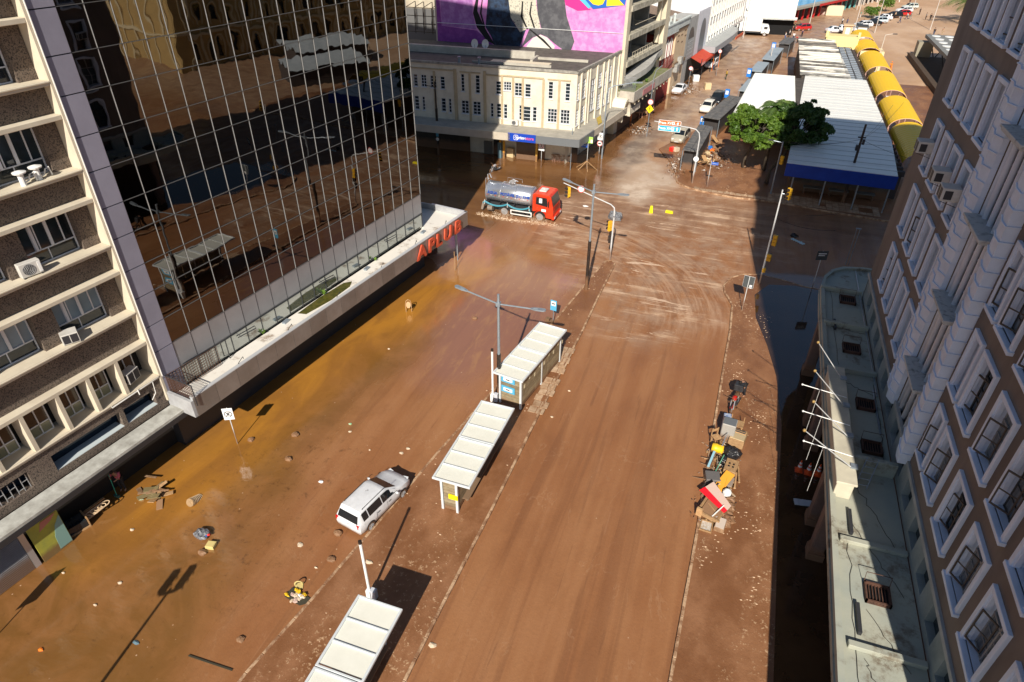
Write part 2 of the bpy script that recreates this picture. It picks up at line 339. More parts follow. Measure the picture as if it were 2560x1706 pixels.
hh=g.math('ADD',g.math('MULTIPLY',g.math('MULTIPLY',fine,.35),rg),g.math('MULTIPLY',g.math('MULTIPLY',rip,g.math('SUBTRACT',1.0,rg)),.15))
hh=g.math('ADD',hh,g.math('MULTIPLY',g.math('MULTIPLY',a('tracks'),tr),1.4))
hh=g.math('ADD',hh,g.math('MULTIPLY',g.math('MULTIPLY',a('tan'),st),.9))
hh=g.math('ADD',hh,g.math('MULTIPLY',g.math('MULTIPLY',lane,rg),.35))
g.ln(g.math('MULTIPLY_ADD',g.math('SUBTRACT',1.0,rg),.5,.5),g.b.inputs['Specular IOR Level'])
gm=g.fin(col,ro,hh,.06,.8)
me.materials.append(gm); go=put('ground',me); struct(go)

# raised islands and pavements: mud-covered slabs
g=NG('muddy_pavement')
n1=g.noise(.5,(1,.6,1),6,.65); n2=g.noise(5,(1,1,1),6,.75); n3=g.noise(.25,(1,.5,1),4)
col=g.mix(g.rng(n1,.38,.66),(.2,.084,.034),(.29,.135,.062))
col=g.mix(g.math('MULTIPLY',g.rng(n2,.56,.64),g.math('MULTIPLY',g.rng(n3,.46,.6),.85)),col,(.56,.37,.22))
hh=g.math('MULTIPLY',n2,.8)
pavm=g.fin(col,g.rng(n1,.3,.7,.35,.65),hh,.05,.6)
g=NG('kerb_granite'); n1=g.noise(2,(1,1,1),6,.7)
kerbm=g.fin(g.mix(g.rng(n1,.42,.6),(.24,.12,.06),(.5,.33,.2)),.7,n1,.03,.5)
slabm=mat('paving_slab',(.5,.36,.24),.7,n=2,col2=(.3,.17,.09),bump=.3,bscale=12,rnd=.15)
def raised(name,poly,z=.12):
    m=MB(); m.prism(poly,-.3,z); o=m.obj(name,pavm); struct(o); return o
def kerbs(parent,line,w=.16,z=.145,step=1.0,side=1,every=1):
    """single granite kerb stones laid along a line"""
    base=MB(); base.box(-.5,-.08,-.25,.5,.08,0); me=base.mesh('kerb_stone',kerbm,bevel=.015)
    for k in range(len(line)-1):
        a=Vector(line[k]);b=Vector(line[k+1]); L=(b-a).length; n=max(1,round(L/step)); ang=math.atan2(b.y-a.y,b.x-a.x)
        for i in range(n):
            c=a.lerp(b,(i+.5)/n); M=Matrix.Translation((c.x,c.y,z+random.uniform(-.006,.008)))@Matrix.Rotation(ang+random.uniform(-.01,.01),4,'Z')@Matrix.Diagonal((L/n-.02,w/.16,1,1))
            put('kerb_stone',me,parent,M)
isl=[(-14.95,5),(-14.7,9.96),(-14.13,13.57),(-13.6,17.5),(-13.2,20.5),(-12.75,24.06),(-12.0,29),(-11.1,35),(-10.36,40.17),(-9.75,45.01),(-9.2,49.34),(-8.95,50.25),(-8.55,50.45),(-8.2,50.0),(-8.22,47.4),(-8.25,44),(-8.22,38.9),(-8.3,35.2),(-8.42,29.57),(-8.45,21.15),(-8.55,15.7),(-8.6,5)]
o=raised('median_island',isl); kerbs(o,isl,.14)
swk=[(1.35,5),(1.42,15.36),(1.6,23.4),(1.66,31.1),(1.77,39.87),(1.82,42.5),(1.72,46.3),(1.0,48.2),(.85,49.3),(1.25,50.7),(2.2,51.7),(3.4,52.1),(5.2,51.8),(7,51.2),(12,51)]
o=raised('right_pavement',swk+[(12,5)]); kerbs(o,swk,.14)
bk=[(-9.5,82),(-7.6,78),(-6.2,73.5),(-5.82,71.3),(-4.8,70.3),(-3.16,69.6),(.25,68.9),(2.87,69.1),(6.07,68.9),(9.78,68.3),(14.76,67.8),(30,67)]
o=raised('block_pavement',bk+[(30,130),(14,130),(-2,104),(-6,92)],.13); kerbs(o,bk[2:],.18,.155)
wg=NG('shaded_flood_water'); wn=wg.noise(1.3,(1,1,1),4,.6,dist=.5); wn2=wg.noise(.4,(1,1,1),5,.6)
wgm=wg.fin(wg.mix(wg.rng(wn2,.4,.65),(.04,.022,.012),(.065,.035,.018)),.045,wn,.03,.12); wg.b.inputs['Specular IOR Level'].default_value=.9  # real water, but its near-black colour also carries the tower and marquise shade
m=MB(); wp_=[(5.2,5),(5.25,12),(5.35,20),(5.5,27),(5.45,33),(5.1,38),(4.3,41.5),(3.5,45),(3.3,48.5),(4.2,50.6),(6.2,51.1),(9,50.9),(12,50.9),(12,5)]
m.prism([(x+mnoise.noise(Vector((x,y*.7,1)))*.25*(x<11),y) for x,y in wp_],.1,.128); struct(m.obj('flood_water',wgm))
# bare slabs where the mud has been washed off: by the far shelter and in the shade before the market hall
smesh=MB(); smesh.box(-.29,-.29,-.05,.29,.29,.0); sme=smesh.mesh('paving_slab',slabm,bevel=.012)
blk=bpy.data.objects['block_pavement']; med_=bpy.data.objects['median_island']
for i in range(30):
    for j in range(4):
        x=4.0+i*.62; y=68.9-.055*i*.6+.45+j*.62
        if x<14 and mnoise.noise(Vector((x*.5,y*.5,3)))>-.22: put('paving_slab',sme,blk,TR(x,y,.142+random.uniform(0,.006),rz=-3+random.uniform(-1,1)))
for i in range(12):
    for j in range(2):
        y=29.4+i*.62; x=-9.0+j*.5+(i%2)*.08-.0
        if mnoise.noise(Vector((x,y*.8,7)))>-.3: put('paving_slab',sme,med_,TR(x+.1,y,.132+random.uniform(0,.006),rz=random.uniform(-2,2))@Matrix.Diagonal((.8,1,1,1)))
for i in range(14):
    x=-3.6+i*.62; put('paving_slab',sme,blk,TR(x,69.9-.02*i+(.3 if i<1 else 0),.142,rz=random.uniform(-4,4)))
# ================================================ GLASS OFFICE TOWER (left)
glassm=bpy.data.materials.new('mirror_glass'); glassm.use_nodes=True
t=glassm.node_tree; b=t.nodes['Principled BSDF']; b.inputs['Base Color'].default_value=(.15,.145,.14,1); b.inputs['Metallic'].default_value=1; b.inputs['Roughness'].default_value=.015
geo=t.nodes.new('ShaderNodeNewGeometry'); nz=t.nodes.new('ShaderNodeTexNoise'); nz.inputs['Scale'].default_value=.55; nz.inputs['Detail'].default_value=2; t.links.new(geo.outputs['Position'],nz.inputs[0])
bp=t.nodes.new('ShaderNodeBump'); bp.inputs['Strength'].default_value=.5; bp.inputs['Distance'].default_value=.012; t.links.new(nz.outputs[0],bp.inputs['Height']); t.links.new(bp.outputs[0],b.inputs['Normal'])
greyp=mat('grey_panel',(.4,.4,.415),.3,metal=.35,n=.5,col2=(.33,.335,.35),rnd=.05)
purp=mat('violet_grey_panel',(.3,.29,.36),.45,n=.7,col2=(.26,.25,.31),rnd=.04)
fasc=mat('canopy_fascia_panel',(.25,.225,.2),.38,metal=.45,n=.6,col2=(.33,.31,.29),rnd=.12)
canf=NG('canopy_roof_white'); n1=canf.noise(.55,(1,1,1),6,.65); n2=canf.noise(3,(1,1,1),5,.7)
canm=canf.fin(canf.mix(canf.math('MULTIPLY',canf.rng(n1,.53,.66),canf.rng(n2,.3,.6)),(.74,.7,.63),(.3,.22,.16)),.6,n2,.02,.3)
gl=thing('office_tower','dark mirror glass office tower with pale grid and white roofed canopy beside the flooded lane','building',(-23.19,44.05,0),82.35)
GM=gl.matrix_basis.copy(); gl.rotation_euler=(0,0,R(82.35))
GM=Matrix.Translation((-23.19,44.05,0))@Matrix.Rotation(R(82.35),4,'Z'); GI=GM.inverted()
m=MB(); m.box(-24.42,.12,0,.17,24,44.5); m.obj('core_wall',darkmet,gl)
COLW=23.45/20; rows=[6.4]; k=0
while rows[-1]<44: rows.append(rows[-1]+(1.5 if k%2==0 else 1.68)); k+=1
pm=MB(); pm.quad((-.5,0,0),(.5,0,0),(.5,0,1),(-.5,0,1)); pme=pm.mesh('pane',glassm,fix=False)
stuff=MB()
for i in range(20):
    for j in range(len(rows)-1):
        x=-23.28+COLW*(i+.5); z=rows[j]; h=rows[j+1]-z
        T=Matrix.Translation((x,.03,z+.015))@Euler((R(random.gauss(0,.1)),0,R(random.gauss(0,.12)))).to_matrix().to_4x4()@Matrix.Diagonal((COLW-.02,1,h-.03,1))
        if j<11: put('pane',pme,gl,T)
        else: s=stuff; s.T=T; s.quad((-.5,0,0),(.5,0,0),(.5,0,1),(-.5,0,1)); s.T=Matrix()
o=stuff.obj('upper_panes',glassm,gl,fix=False); o['kind']='stuff'
lowg=mat('pale_mirror_glass',(.42,.45,.44),.04,metal=.85)
gp_=MB(); gp_.box(-COLW/2+.012,-.0,0,COLW/2-.012,.05,1.52); gme=gp_.mesh('grey_panel',greyp)
lg=MB(); lg.quad((-COLW/2+.012,0,0),(COLW/2-.012,0,0),(COLW/2-.012,0,1.25),(-COLW/2+.012,0,1.25)); lme=lg.mesh('low_pane',lowg,fix=False)
mul=MB(); mul.box(-.007,-.01,0,.007,.04,38.2); mme=mul.mesh('mullion',mat('mullion_grey',(.36,.36,.36),.4,metal=.4))
mul2=MB(); mul2.box(-.01,-.012,0,.01,.04,2.8); mme2=mul2.mesh('joint_bar',darkmet)
for i in range(20):
    x=-23.28+COLW*(i+.5); put('grey_panel',gme,gl,TR(x,0,4.86)); put('low_pane',lme,gl,TR(x,.03,3.6))
for i in range(21): put('mullion',mme,gl,TR(-23.28+COLW*i,0,6.38)); put('joint_bar',mme2,gl,TR(-23.28+COLW*i,0,3.6))
tm=MB(); tm.box(-23.3,-.014,-.012,.18,.04,.012); tme=tm.mesh('transom',mat('transom_grey',(.16,.16,.16),.4,metal=.5))
for z in rows: put('transom',tme,gl,TR(0,0,z))
put('transom',tme,gl,TR(0,-.02,4.84)); put('transom',tme,gl,TR(0,-.02,4.72))
sp=MB(); sp.box(-24.40,-.03,0,-23.3,.05,1)
spm=sp.mesh('edge_panel',purp)
zz=[3.6,4.8]+rows
for j in range(len(zz)-1): put('edge_panel',spm,gl,Matrix.Translation((0,0,zz[j]+.03))@Matrix.Diagonal((1,1,zz[j+1]-zz[j]-.05,1)))
# canopy (world outline brought into the tower frame)
O0,O1=Vector((-24.57,19.67,0)),Vector((-20.53,47.31,0)); dO=(O1-O0).normalized(); nO=Vector((dO.y,-dO.x,0))
m=MB(GI); m.prism([(-24.6,19.8),(-20.6,47.3),(-23.9,47.75),(-36,48.6),(-36,45.6),(-23.0,44.1),(-26.35,20.05)],3.35,3.6); m.obj('canopy_roof',canm,gl)
m=MB(GI); m.prism([(-24.72,19.8),(-20.72,47.1),(-23.9,47.55),(-36,48.4),(-36,45.6),(-23.0,44.1),(-26.35,20.05)],2.88,3.34); m.obj('canopy_soffit',darkmet,gl)
L=(O1-O0).length; n=19; fp=MB(); fp.box(-.745,-.02,0,.745,.05,1.2); fme=fp.mesh('fascia_panel',fasc)
angO=math.degrees(math.atan2(dO.y,dO.x))
for i in range(n):
    c=O1-dO*(L/n*(i+.5)); put('fascia_panel',fme,gl,GI@Matrix.Translation((c.x,c.y,2.88))@Matrix.Rotation(R(angO),4,'Z')@Matrix.Diagonal((L/n/1.51,1,1,1)))
m=MB(GI); e=nO*.02; i_=-nO*.22
def strip(m,a,b,w0,w1,z0,z1):
    d=(b-a).normalized(); nn=Vector((d.y,-d.x,0)); m.prism([tuple((a+nn*w0)[:2]),tuple((b+nn*w0)[:2]),tuple((b+nn*w1)[:2]),tuple((a+nn*w1)[:2])],z0,z1)
strip(m,O0,O1,-.02,-.2,3.6,4.08); B1=Vector((-24.0,47.85,0)); B2=Vector((-36,48.7,0))
strip(m,O1+Vector((0,.0,0)),B1,.0,-.16,2.95,4.08); strip(m,B1,B2,.0,-.16,2.95,4.06)
N1=Vector((-26.5,19.95,0)); strip(m,N1,O0,.0,.16,2.9,3.95)
m.obj('canopy_parapet',mat('canopy_edge_grey',(.42,.43,.44),.5,n=2,col2=(.33,.33,.34)),gl)
m=MB(GI); strip(m,O0,O1,.01,-.24,4.08,4.12); strip(m,O1,B1,.02,-.2,4.08,4.12); m.obj('parapet_coping',mat('coping',(.6,.61,.62),.35,metal=.3),gl)
# puddle with algae, small plants, hooks
m=MB(GI); pl=[(-24.9,29.4),(-24.4,29.5),(-23.75,31.5),(-23.55,33.6),(-23.9,34.3),(-24.3,33.9),(-24.75,31.6)]
m.prism([(x+mnoise.noise(Vector((x*3,y*3,0)))*.15,y) for x,y in pl],3.6,3.606); m.obj('algae_puddle',mat('algae_water',(.045,.05,.008),.12,n=3,col2=(.12,.1,.02)),gl)
hook=MB(); hook.tube([(-.35,0,0),(-.32,0,.16),(.32,0,.16),(.35,0,0)],.018,6); hme=hook.mesh('lifting_hook',darkmet)
for f in (.13,.27,.43,.6,.75,.9): c=O0.lerp(O1,f)-nO*.35; put('lifting_hook',hme,gl,GI@TR(c.x,c.y,4.0,rz=angO+25))
m=MB(GI)
for y,x in ((28,-25.1),(36,-23.9),(43,-22.8)): m.box(x,y,3.6,x+.25,y+.5,3.72)
m.obj('roof_fixture',steel,gl)
m=MB(); 
for i in range(3):
    x=-19.5+i*7.2
    m.tube([(x,-.25,4.55),(x+1.3,-.35,4.5),(x+1.3,-.25,4.62),(x,-.12,4.62)],.03,5); m.tube([(x+.1,-.02,4.75),(x+.2,-.3,4.5)],.02,5)
m.obj('flood_light_bracket',darkmet,gl)
# ground floor behind the canopy
m=MB(); m.box(-24.4,1.3,0,4.0,1.6,2.9); 
for x in range(-23,4,3): m.box(x-.3,.9,0,x+.3,1.3,2.9)
m.obj('ground_floor_wall',mat('wet_black_stone',(.03,.027,.025),.5,n=2,col2=(.014,.013,.012)),gl)
m=MB(); m.box(-11.5,1.15,.9,-6.5,1.28,1.7); m.obj('shop_sign_band',mat('faded_band',(.12,.12,.13),.6),gl)
post=MB(GI)
for x,y in ((-21.67,47.2),(-21.1,46.2),(-23.9,47.2)): post.cyl(x,y,-.1,2.9,.05,8)
post.obj('canopy_post',steel,gl)
# red letters on the fascia
lm=mat('sign_letter_red',(.62,.1,.045),.45,n=4,col2=(.5,.08,.04)); lrim=mat('letter_rim',(.75,.2,.1),.4)
def slant(me,a): me.transform(Matrix(((1,0,a,0),(0,1,0,0),(0,0,1,0),(0,0,0,1)))) 
for ch,u in zip('APLUB',(-6.95,-5.62,-4.55,-3.25,-1.75)):
    me=textmesh(ch,1.42,.06,lm,'sign_letter',bold=.045); me.transform(Matrix.Rotation(R(90),4,'X')); slant(me,.12); me.transform(Matrix.Translation((0,-.12,0)))
    c=O1+dO*u; put('sign_letter',me,gl,GI@Matrix.Translation((c.x,c.y,3.4))@Matrix.Rotation(R(angO),4,'Z')@Matrix.Diagonal((1.18,1,1,1)))
# mesh guard at the near end of the canopy (its own lift-off frame)
gu=thing('mesh_guard','rusty wire mesh guard on the near end of the white canopy roof','fence',(-25.6,20.2,3.6),82)
def mesh_panel(L,h,step,name,M):
    m=MB()
    n=int(L/step)
    for i in range(n+1): m.box(i*L/n-.009,-.009,0,i*L/n+.009,.009,h)
    nz_=int(h/step)
    for j in range(nz_+1): m.box(0,-.009,j*h/nz_-.009,L,.009,j*h/nz_+.009)
    m.obj(name,mat('rusty_wire',(.11,.055,.035),.7),gu,M=M)
mesh_panel(2.1,1.3,.13,'wire_panel',TR(-.3,.9,0,rz=-90)); mesh_panel(3.2,1.3,.16,'wire_panel',TR(-.3,.75,0,rz=-4))
m=MB(); m.tube([(-.3,-1.2,1.3),(-.3,.9,1.3),(3.6,.6,1.3)],.03,6,mi=0); m.tube([(-.3,-1.2,0),(-.3,-1.2,1.3)],.03,6); m.tube([(3.6,.6,0),(3.6,.6,1.3)],.03,6); m.obj('guard_frame',darkmet,gu)
def tuft(name,label,loc,h,n=26,col=(.12,.28,.03)):
    m=MB()
    for i in range(n):
        a=random.uniform(0,2*PI); l=h*random.uniform(.5,1); r=l*random.uniform(.3,.9)
        p=Vector((math.cos(a)*r*.5,math.sin(a)*r*.5,l*.7)); q=Vector((math.cos(a)*r,math.sin(a)*r,l)); s=Vector((-math.sin(a),math.cos(a),0))*h*.09
        m.add([(0,0,0),tuple(p-s),tuple(q),tuple(p+s)],[(0,1,2,3)])
    o=m.obj(name,mat('weed_green',(.13,.24,.03),.6,rnd=.2),fix=False); o.location=loc; return tag(o,label,'plant')
tuft('weed','small bright green weed at the edge of the algae puddle on the canopy',(-24.62,32.03,3.6),.42)
tuft('weed','dry little weed growing alone halfway along the white canopy roof',(-23.82,37.63,3.6),.3)
tuft('weed','low weed at the foot of the glass near the mesh guard',(-25.45,26.6,3.6),.3)

# ================================================ BROWN PEBBLE-DASH BUILDING (far left)
peb=NG('brown_pebbledash'); n1=peb.noise(16,(1,1,1),3,.8); n2=peb.noise(.6,(1,1,1),4)
pebm=peb.fin(peb.mix(peb.rng(n1,.48,.6),peb.mix(peb.rng(n2,.4,.6),(.2,.155,.12),(.16,.12,.095)),(.035,.028,.024)),.85,n1,.04,.6)
crm=mat('cream_render',(.66,.59,.46),.75,n=.7,col2=(.55,.48,.37))
fr_w=mat('window_frame_white',(.72,.73,.76),.35)
BP=GM@Matrix.Translation((-24.42,0,0)); bl=thing('apartment_building','brown pebble-dash block with cream ledges and white windows at the left edge','building',tuple(BP.translation),82.35)
S=[8.8,12.4,16.0,19.6,23.2,26.8,30.4]
m=MB()
m.box(-19,.45,7.28,-.14,.9,8.8)
for s in S: m.box(-19,.45,s+2.5,-.14,.9,s+3.6)
m.box(-19,.1,3.05,-.1,.5,3.5); m.box(-19,.1,4.42,-.1,.5,4.92)
for a,b_ in ((-.65,-.1),(-2.62,-2.4),(-7.25,-6.15),(-19,-11)): m.box(a,.1,3.5,b_,.5,4.42)
m.box(-19,2.5,0,0,10,34)
m.box(-19,1.05,0,0,2.4,3.0)
m.obj('pebbledash_wall',pebm,bl)
m=MB()
for s in [4.92]+S:
    m.box(-19,0,s,-.14,1.5,s+.2); m.box(-19,-.05,s+.12,-.14,.05,s+.2)
for s in S: m.box(-19,0,s+2.28,-.14,1.4,s+2.48)
m.box(-19,0,7.06,-.14,1.4,7.27); m.box(-.14,-.03,3.4,.02,1.5,34); m.box(-19,.3,34,0,9,34.5)
m.obj('cream_ledge',crm,bl,bevel=.02)
fin=MB(); fin.box(-.09,.0,5.12,.09,.95,7.06); fme=fin.mesh('cream_fin',crm)
for x in (-1.9,-3.39,-4.87,-6.5,-8.0,-9.5,-11.0,-12.5): put('cream_fin',fme,bl,TR(x,0,0))
# windows: five lights with a lower band
glz=NG('window_glass'); n1=glz.noise(.6,(1,1,1),3)
wgl=mat('window_glass_dark',(.03,.045,.055),.05,spec=.8,n=.5,col2=(.012,.015,.018))
blind=mat('blind_behind_glass',(.28,.36,.42),.12,n=.3,col2=(.2,.27,.32),rnd=.12)
def wide_window(parent,xc,z0,w,h,y,blinds=False):
    m=MB(); a=xc-w/2; t_=.05
    m.box(a,y-.05,z0,a+t_,y+.05,z0+h); m.box(a+w-t_,y-.05,z0,a+w,y+.05,z0+h); m.box(a,y-.05,z0,a+w,y+.05,z0+t_); m.box(a,y-.05,z0+h-t_,a+w,y+.05,z0+h)
    zt=z0+h*.27; m.box(a,y-.05,zt,a+w,y+.05,zt+.05)
    for f in (.24,.33,.58,.8): m.box(a+w*f-.02,y-.05,zt,a+w*f+.025,y+.05,z0+h)
    m.box(a+w*.45,y-.04,z0,a+w*.45+.04,y+.04,zt)
    m.box(a+w*.24,y-.09,zt+.05,a+w*.29,y-.03,z0+h-.05); m.box(a+w*.53,y-.09,zt+.05,a+w*.58,y-.03,z0+h-.05)
    o=m.obj('window',fr_w,parent)
    g_=MB(); 
    for i,(f0,f1) in enumerate(((0,.24),(.24,.33),(.33,.58),(.58,.8),(.8,1))):
        q=MB(); q.quad((a+w*f0+.03,y,zt+.04),(a+w*f1-.02,y,zt+.04),(a+w*f1-.02,y,z0+h-.04),(a+w*f0+.03,y,z0+h-.04)); q.obj('pane',blind if blinds else wgl,o,fix=False)
    q=MB(); q.quad((a+.03,y,z0+.04),(a+w-.03,y,z0+.04),(a+w-.03,y,zt),(a+.03,y,zt)); q.obj('pane',wgl,o,fix=False)
for k,s in enumerate(S[:5]):
    for i in range(5): wide_window(bl,-2.11-3.3*i,s+.2,2.32,2.08,.98,blinds=(k==0 or (k==2 and i==1)))
pr=MB(); pr.box(-.46,.55,0,.46,1.2,2.08); prm=pr.mesh('pier',pebm); pl_=MB(); pl_.box(-.4,.6,0,.38,1.2,2.08); plm=pl_.mesh('pier',pebm)
for s in S:
    put('pier',plm,bl,TR(-.54,0,s+.2))
    for i in range(5): put('pier',prm,bl,TR(-3.76-3.3*i,0,s+.2))
m=MB(); m.box(-19,1.25,5.1,-.1,1.35,34); m.obj('room_darkness',mat('dim_interior',(.03,.028,.026),.9),bl)
for i,x in enumerate((-1.13,-2.65,-4.13,-5.68,-7.25,-8.75,-10.25)):
    m=MB(); a=x-.55; b2=x+.5; y=.9
    for q in ((a,b2,5.12,5.17),(a,b2,7.0,7.06),(a,b2,5.68,5.73)): m.box(q[0],y-.04,q[2],q[1],y+.04,q[3])
    for xx in (a,b2-.05,x-.02): m.box(xx,y-.04,5.12,xx+.05,y+.04,7.06)
    o=m.obj('window',fr_w,bl)
    for q in ((a,x,5.7,7.02),(x,b2,5.7,7.02),(a,b2,5.15,5.7)):
        z=MB(); z.quad((q[0]+.03,y,q[2]),(q[1]-.03,y,q[2]),(q[1]-.03,y,q[3]),(q[0]+.03,y,q[3])); z.obj('pane',mat('brown_pane',(.09,.06,.04),.08,n=.5,col2=(.05,.035,.025)) if q[2]>5.5 else mat('lower_pane',(.25,.25,.17),.12),o,fix=False)
m=MB(); m.box(-11,.8,3.5,-.6,.9,4.42); m.obj('recess_glazing',mat('blue_black_glass',(.01,.02,.035),.1),bl)
m=MB(); m.box(-2.4,.12,3.46,-.65,.8,3.52); m.box(-6.15,.12,3.46,-2.62,.8,3.52); m.obj('recess_sill',mat('pale_blue_sill',(.5,.56,.58),.5),bl)
m=MB(); 
for i in range(15): x=-11+i*.26; m.box(x,.2,3.5,x+.03,.23,4.3)
for i in range(14): x=-11+i*.26; z=3.65+.32*(i%2); m.box(x,.2,z,x+.26,.23,z+.025)
m.obj('window_grille',alum,bl)
m=MB(); m.prism([(-19,0),(.35,-0.02),(.35,-.98),(-19,-1.08)],2.92,3.1); m.obj('canopy_slab',mat('lichen_concrete',(.5,.5,.46),.85,n=1.6,col2=(.28,.27,.24)),bl,bevel=.015)
m=MB(); m.prism([(-19,-1.0),(.3,-.9),(.3,-1.0),(-19,-1.1)],2.62,2.92); m.prism([(-19,0),(.3,0),(.3,-.9),(-19,-1.0)],2.62,2.7); m.obj('canopy_edge_band',darkmet,bl)
m=MB(); m.tube([(-.2,-.02,5.05),(-2.9,-.06,4.98),(-2.9,-.03,5.06)],.035,6); m.tube([(-1.45,-.08,5.1),(-1.45,-.1,4.8)],.03,6); m.tube([(-.6,-.08,5.0),(-.62,-.03,4.3),(-.9,-.0,4.0)],.02,6)
m.tube([(-.0,-.08,34),(-.0,-.08,5.0)],.03,6); m.obj('drain_pipe',mat('pvc_white',(.75,.74,.7),.4),bl)
# ground floor: shutters, painted sheets, dark shop
m=MB(); m.box(-19,.75,0,0,1.0,2.62); m.obj('shop_wall',mat('shop_darkness',(.02,.016,.013),.8),bl)
def world_to_bl(v): return BP.inverted()@Vector(v)
m=MB(); m.box(-12.2,-.45,0,-9.0,-.35,2.4)
for i in range(23): z=.05+i*.1; m.tube([(-12.2,-.46,z),(-9.0,-.46,z)],.035,5)
m.obj('roller_shutter',mat('shutter_grey',(.3,.3,.31),.45,metal=.3,n=1,col2=(.22,.22,.23),dirt=.8),bl)
m=MB(); m.box(-8.98,-.5,0,-8.72,-.3,2.5); m.box(-12.5,-.5,0,-12.22,-.3,2.5); m.obj('shutter_rail',alum,bl)
m=MB(); m.box(-17,-.45,0,-12.6,-.38,2.4)
for i in range(23): z=.05+i*.1; m.tube([(-17,-.47,z),(-12.6,-.47,z)],.035,5)
m.obj('roller_shutter',mat('shutter_tan',(.3,.26,.2),.55,n=1,col2=(.2,.17,.13),dirt=.6),bl)
gb=thing('graffiti_sheet','yellow and teal painted metal sheet leaning beside the grey roller shutter','panel',tuple((BP@Vector((-7.9,-.55,0)))),82.35)
m=MB(); m.box(-.7,0,0,.7,.05,2.2,rot=None); m.obj('sheet',mat('painted_yellow_olive',(.42,.4,.06),.5,n=2,col2=(.28,.3,.07),dirt=.5),gb)
m=MB(); m.prism([(.1,.1),(.68,.1),(.68,1.9),(.35,1.5),(.15,.9)],-.012,0,axis='y'); m.obj('teal_patch',mat('teal_paint',(.22,.38,.34),.5),gb)
m=MB(); m.prism([(-.3,1.7),(.3,1.9),(.6,2.15),(-.1,2.15)],-.018,-.006,axis='y'); m.obj('pink_patch',mat('pink_paint',(.5,.2,.15),.5),gb)

# ------------------------------------------------ air conditioners
acw=mat('ac_casing',(.62,.6,.56),.5,n=2,col2=(.5,.48,.44)); acg=mat('ac_grille',(.33,.33,.33),.5)
def ac_split(label,loc,deg,w=.85,h=.6,d=.32):
    t_=thing('air_conditioner',label,'air conditioner',loc,deg,'air conditioning units')
    m=MB(); m.box(-w/2,0,.05,w/2,d,h+.05); m.obj('casing',acw,t_,bevel=.02)
    m=MB()
    for i in range(12): a=2*PI*i/12; 
    for r in (.06,.12,.18,.23): m.tube([( -w*.1+r*math.cos(2*PI*k/20),-.015,h/2+.05+r*math.sin(2*PI*k/20)) for k in range(21)],.007,4,cap=False)
    for i in range(7): x=-w*.1-.21+i*.07; hh_=math.sqrt(max(0,.23**2-(x+w*.1)**2)); m.tube([(x,-.015,h/2+.05-hh_),(x,-.015,h/2+.05+hh_)],.006,4)
    m.obj('fan_grille',acg,t_)
    m=MB(); m.prism([(-w*.1+.24*math.cos(2*PI*k/20),h/2+.05+.24*math.sin(2*PI*k/20)) for k in range(20)],-.006,.01,axis='y'); m.obj('fan_opening',darkmet,t_)
    m=MB(); m.box(w*.33,-.02,.12,w*.46,0,h-.02); m.obj('side_cover',cleanw,t_)
    m=MB(); m.box(-w/2+.05,0,0,-w/2+.12,d,.05); m.box(w/2-.12,0,0,w/2-.05,d,.05); m.obj('foot',darkmet,t_); return t_
def ac_window(label,loc,deg,w=.62,h=.42,d=.6):
    t_=thing('air_conditioner',label,'air conditioner',loc,deg,'air conditioning units')
    m=MB(); m.box(-w/2,0,.04,w/2,d,h+.04); m.obj('casing',acw,t_,bevel=.015)
    m=MB(); m.box(-w/2+.05,-.012,.09,w/2-.05,.0,h-.01); m.obj('back_grille',mat('grille_dark',(.03,.03,.035),.5),t_)
    m=MB(); m.box(-.015,-.02,.07,.015,0,h+.01); m.obj('grille_bar',acw,t_)
    for s in (-1,1):
        m=MB(); m.box(s*w/2-.006,.1,.12,s*w/2+.006,.4,h-.06); m.obj('side_grille',mat('grille_dark',(.03,.03,.035),.5),t_)
    m=MB(); m.tube([(-w/2+.04,.02,.03),(-w/2+.04,d,-.18)],.012,5); m.tube([(w/2-.04,.02,.03),(w/2-.04,d,-.18)],.012,5); m.obj('bracket',darkmet,t_); return t_
def B(x,y,z): return tuple(BP@Vector((x,y,z)))
ac_split('square white outdoor air conditioner with round grille on the third ledge from the canopy',B(-3.55,.12,12.6),82.35-8)
ac_window('boxy white air conditioner set askew on the second ledge from the canopy',B(-3.3,.05,9.0),82.35-25,.7,.5,.6)
ac_window('white air conditioner in the end bay just above the brown building canopy',B(-1.25,.12,5.45),82.35+15,.8,.62,.5)
def cowl(label,loc):
    t_=thing('vent_cowl',label,'vent',loc,82)
    m=MB(); m.tube([(0,0,0),(0,0,.55)],.11,10); m.obj('pipe',cleanw,t_)
    m=MB(); m.tube([(0,0,.5),(0,0,.56),(0,0,.62)],[.24,.26,.06],14); m.obj('cap',cleanw,t_)
    m=MB(); m.tube([(.1,0,.1),(.3,.1,.12),(.35,.0,.35),(.5,0,.4),(.55,0,.05)],.03,6); m.obj('elbow',cleanw,t_)
cowl('white mushroom vent cowl on the ledge, nearer the camera of two',B(-2.45,.2,16.2)); cowl('white mushroom vent cowl on the ledge, nearer the glass tower of two',B(-1.75,.3,16.2))

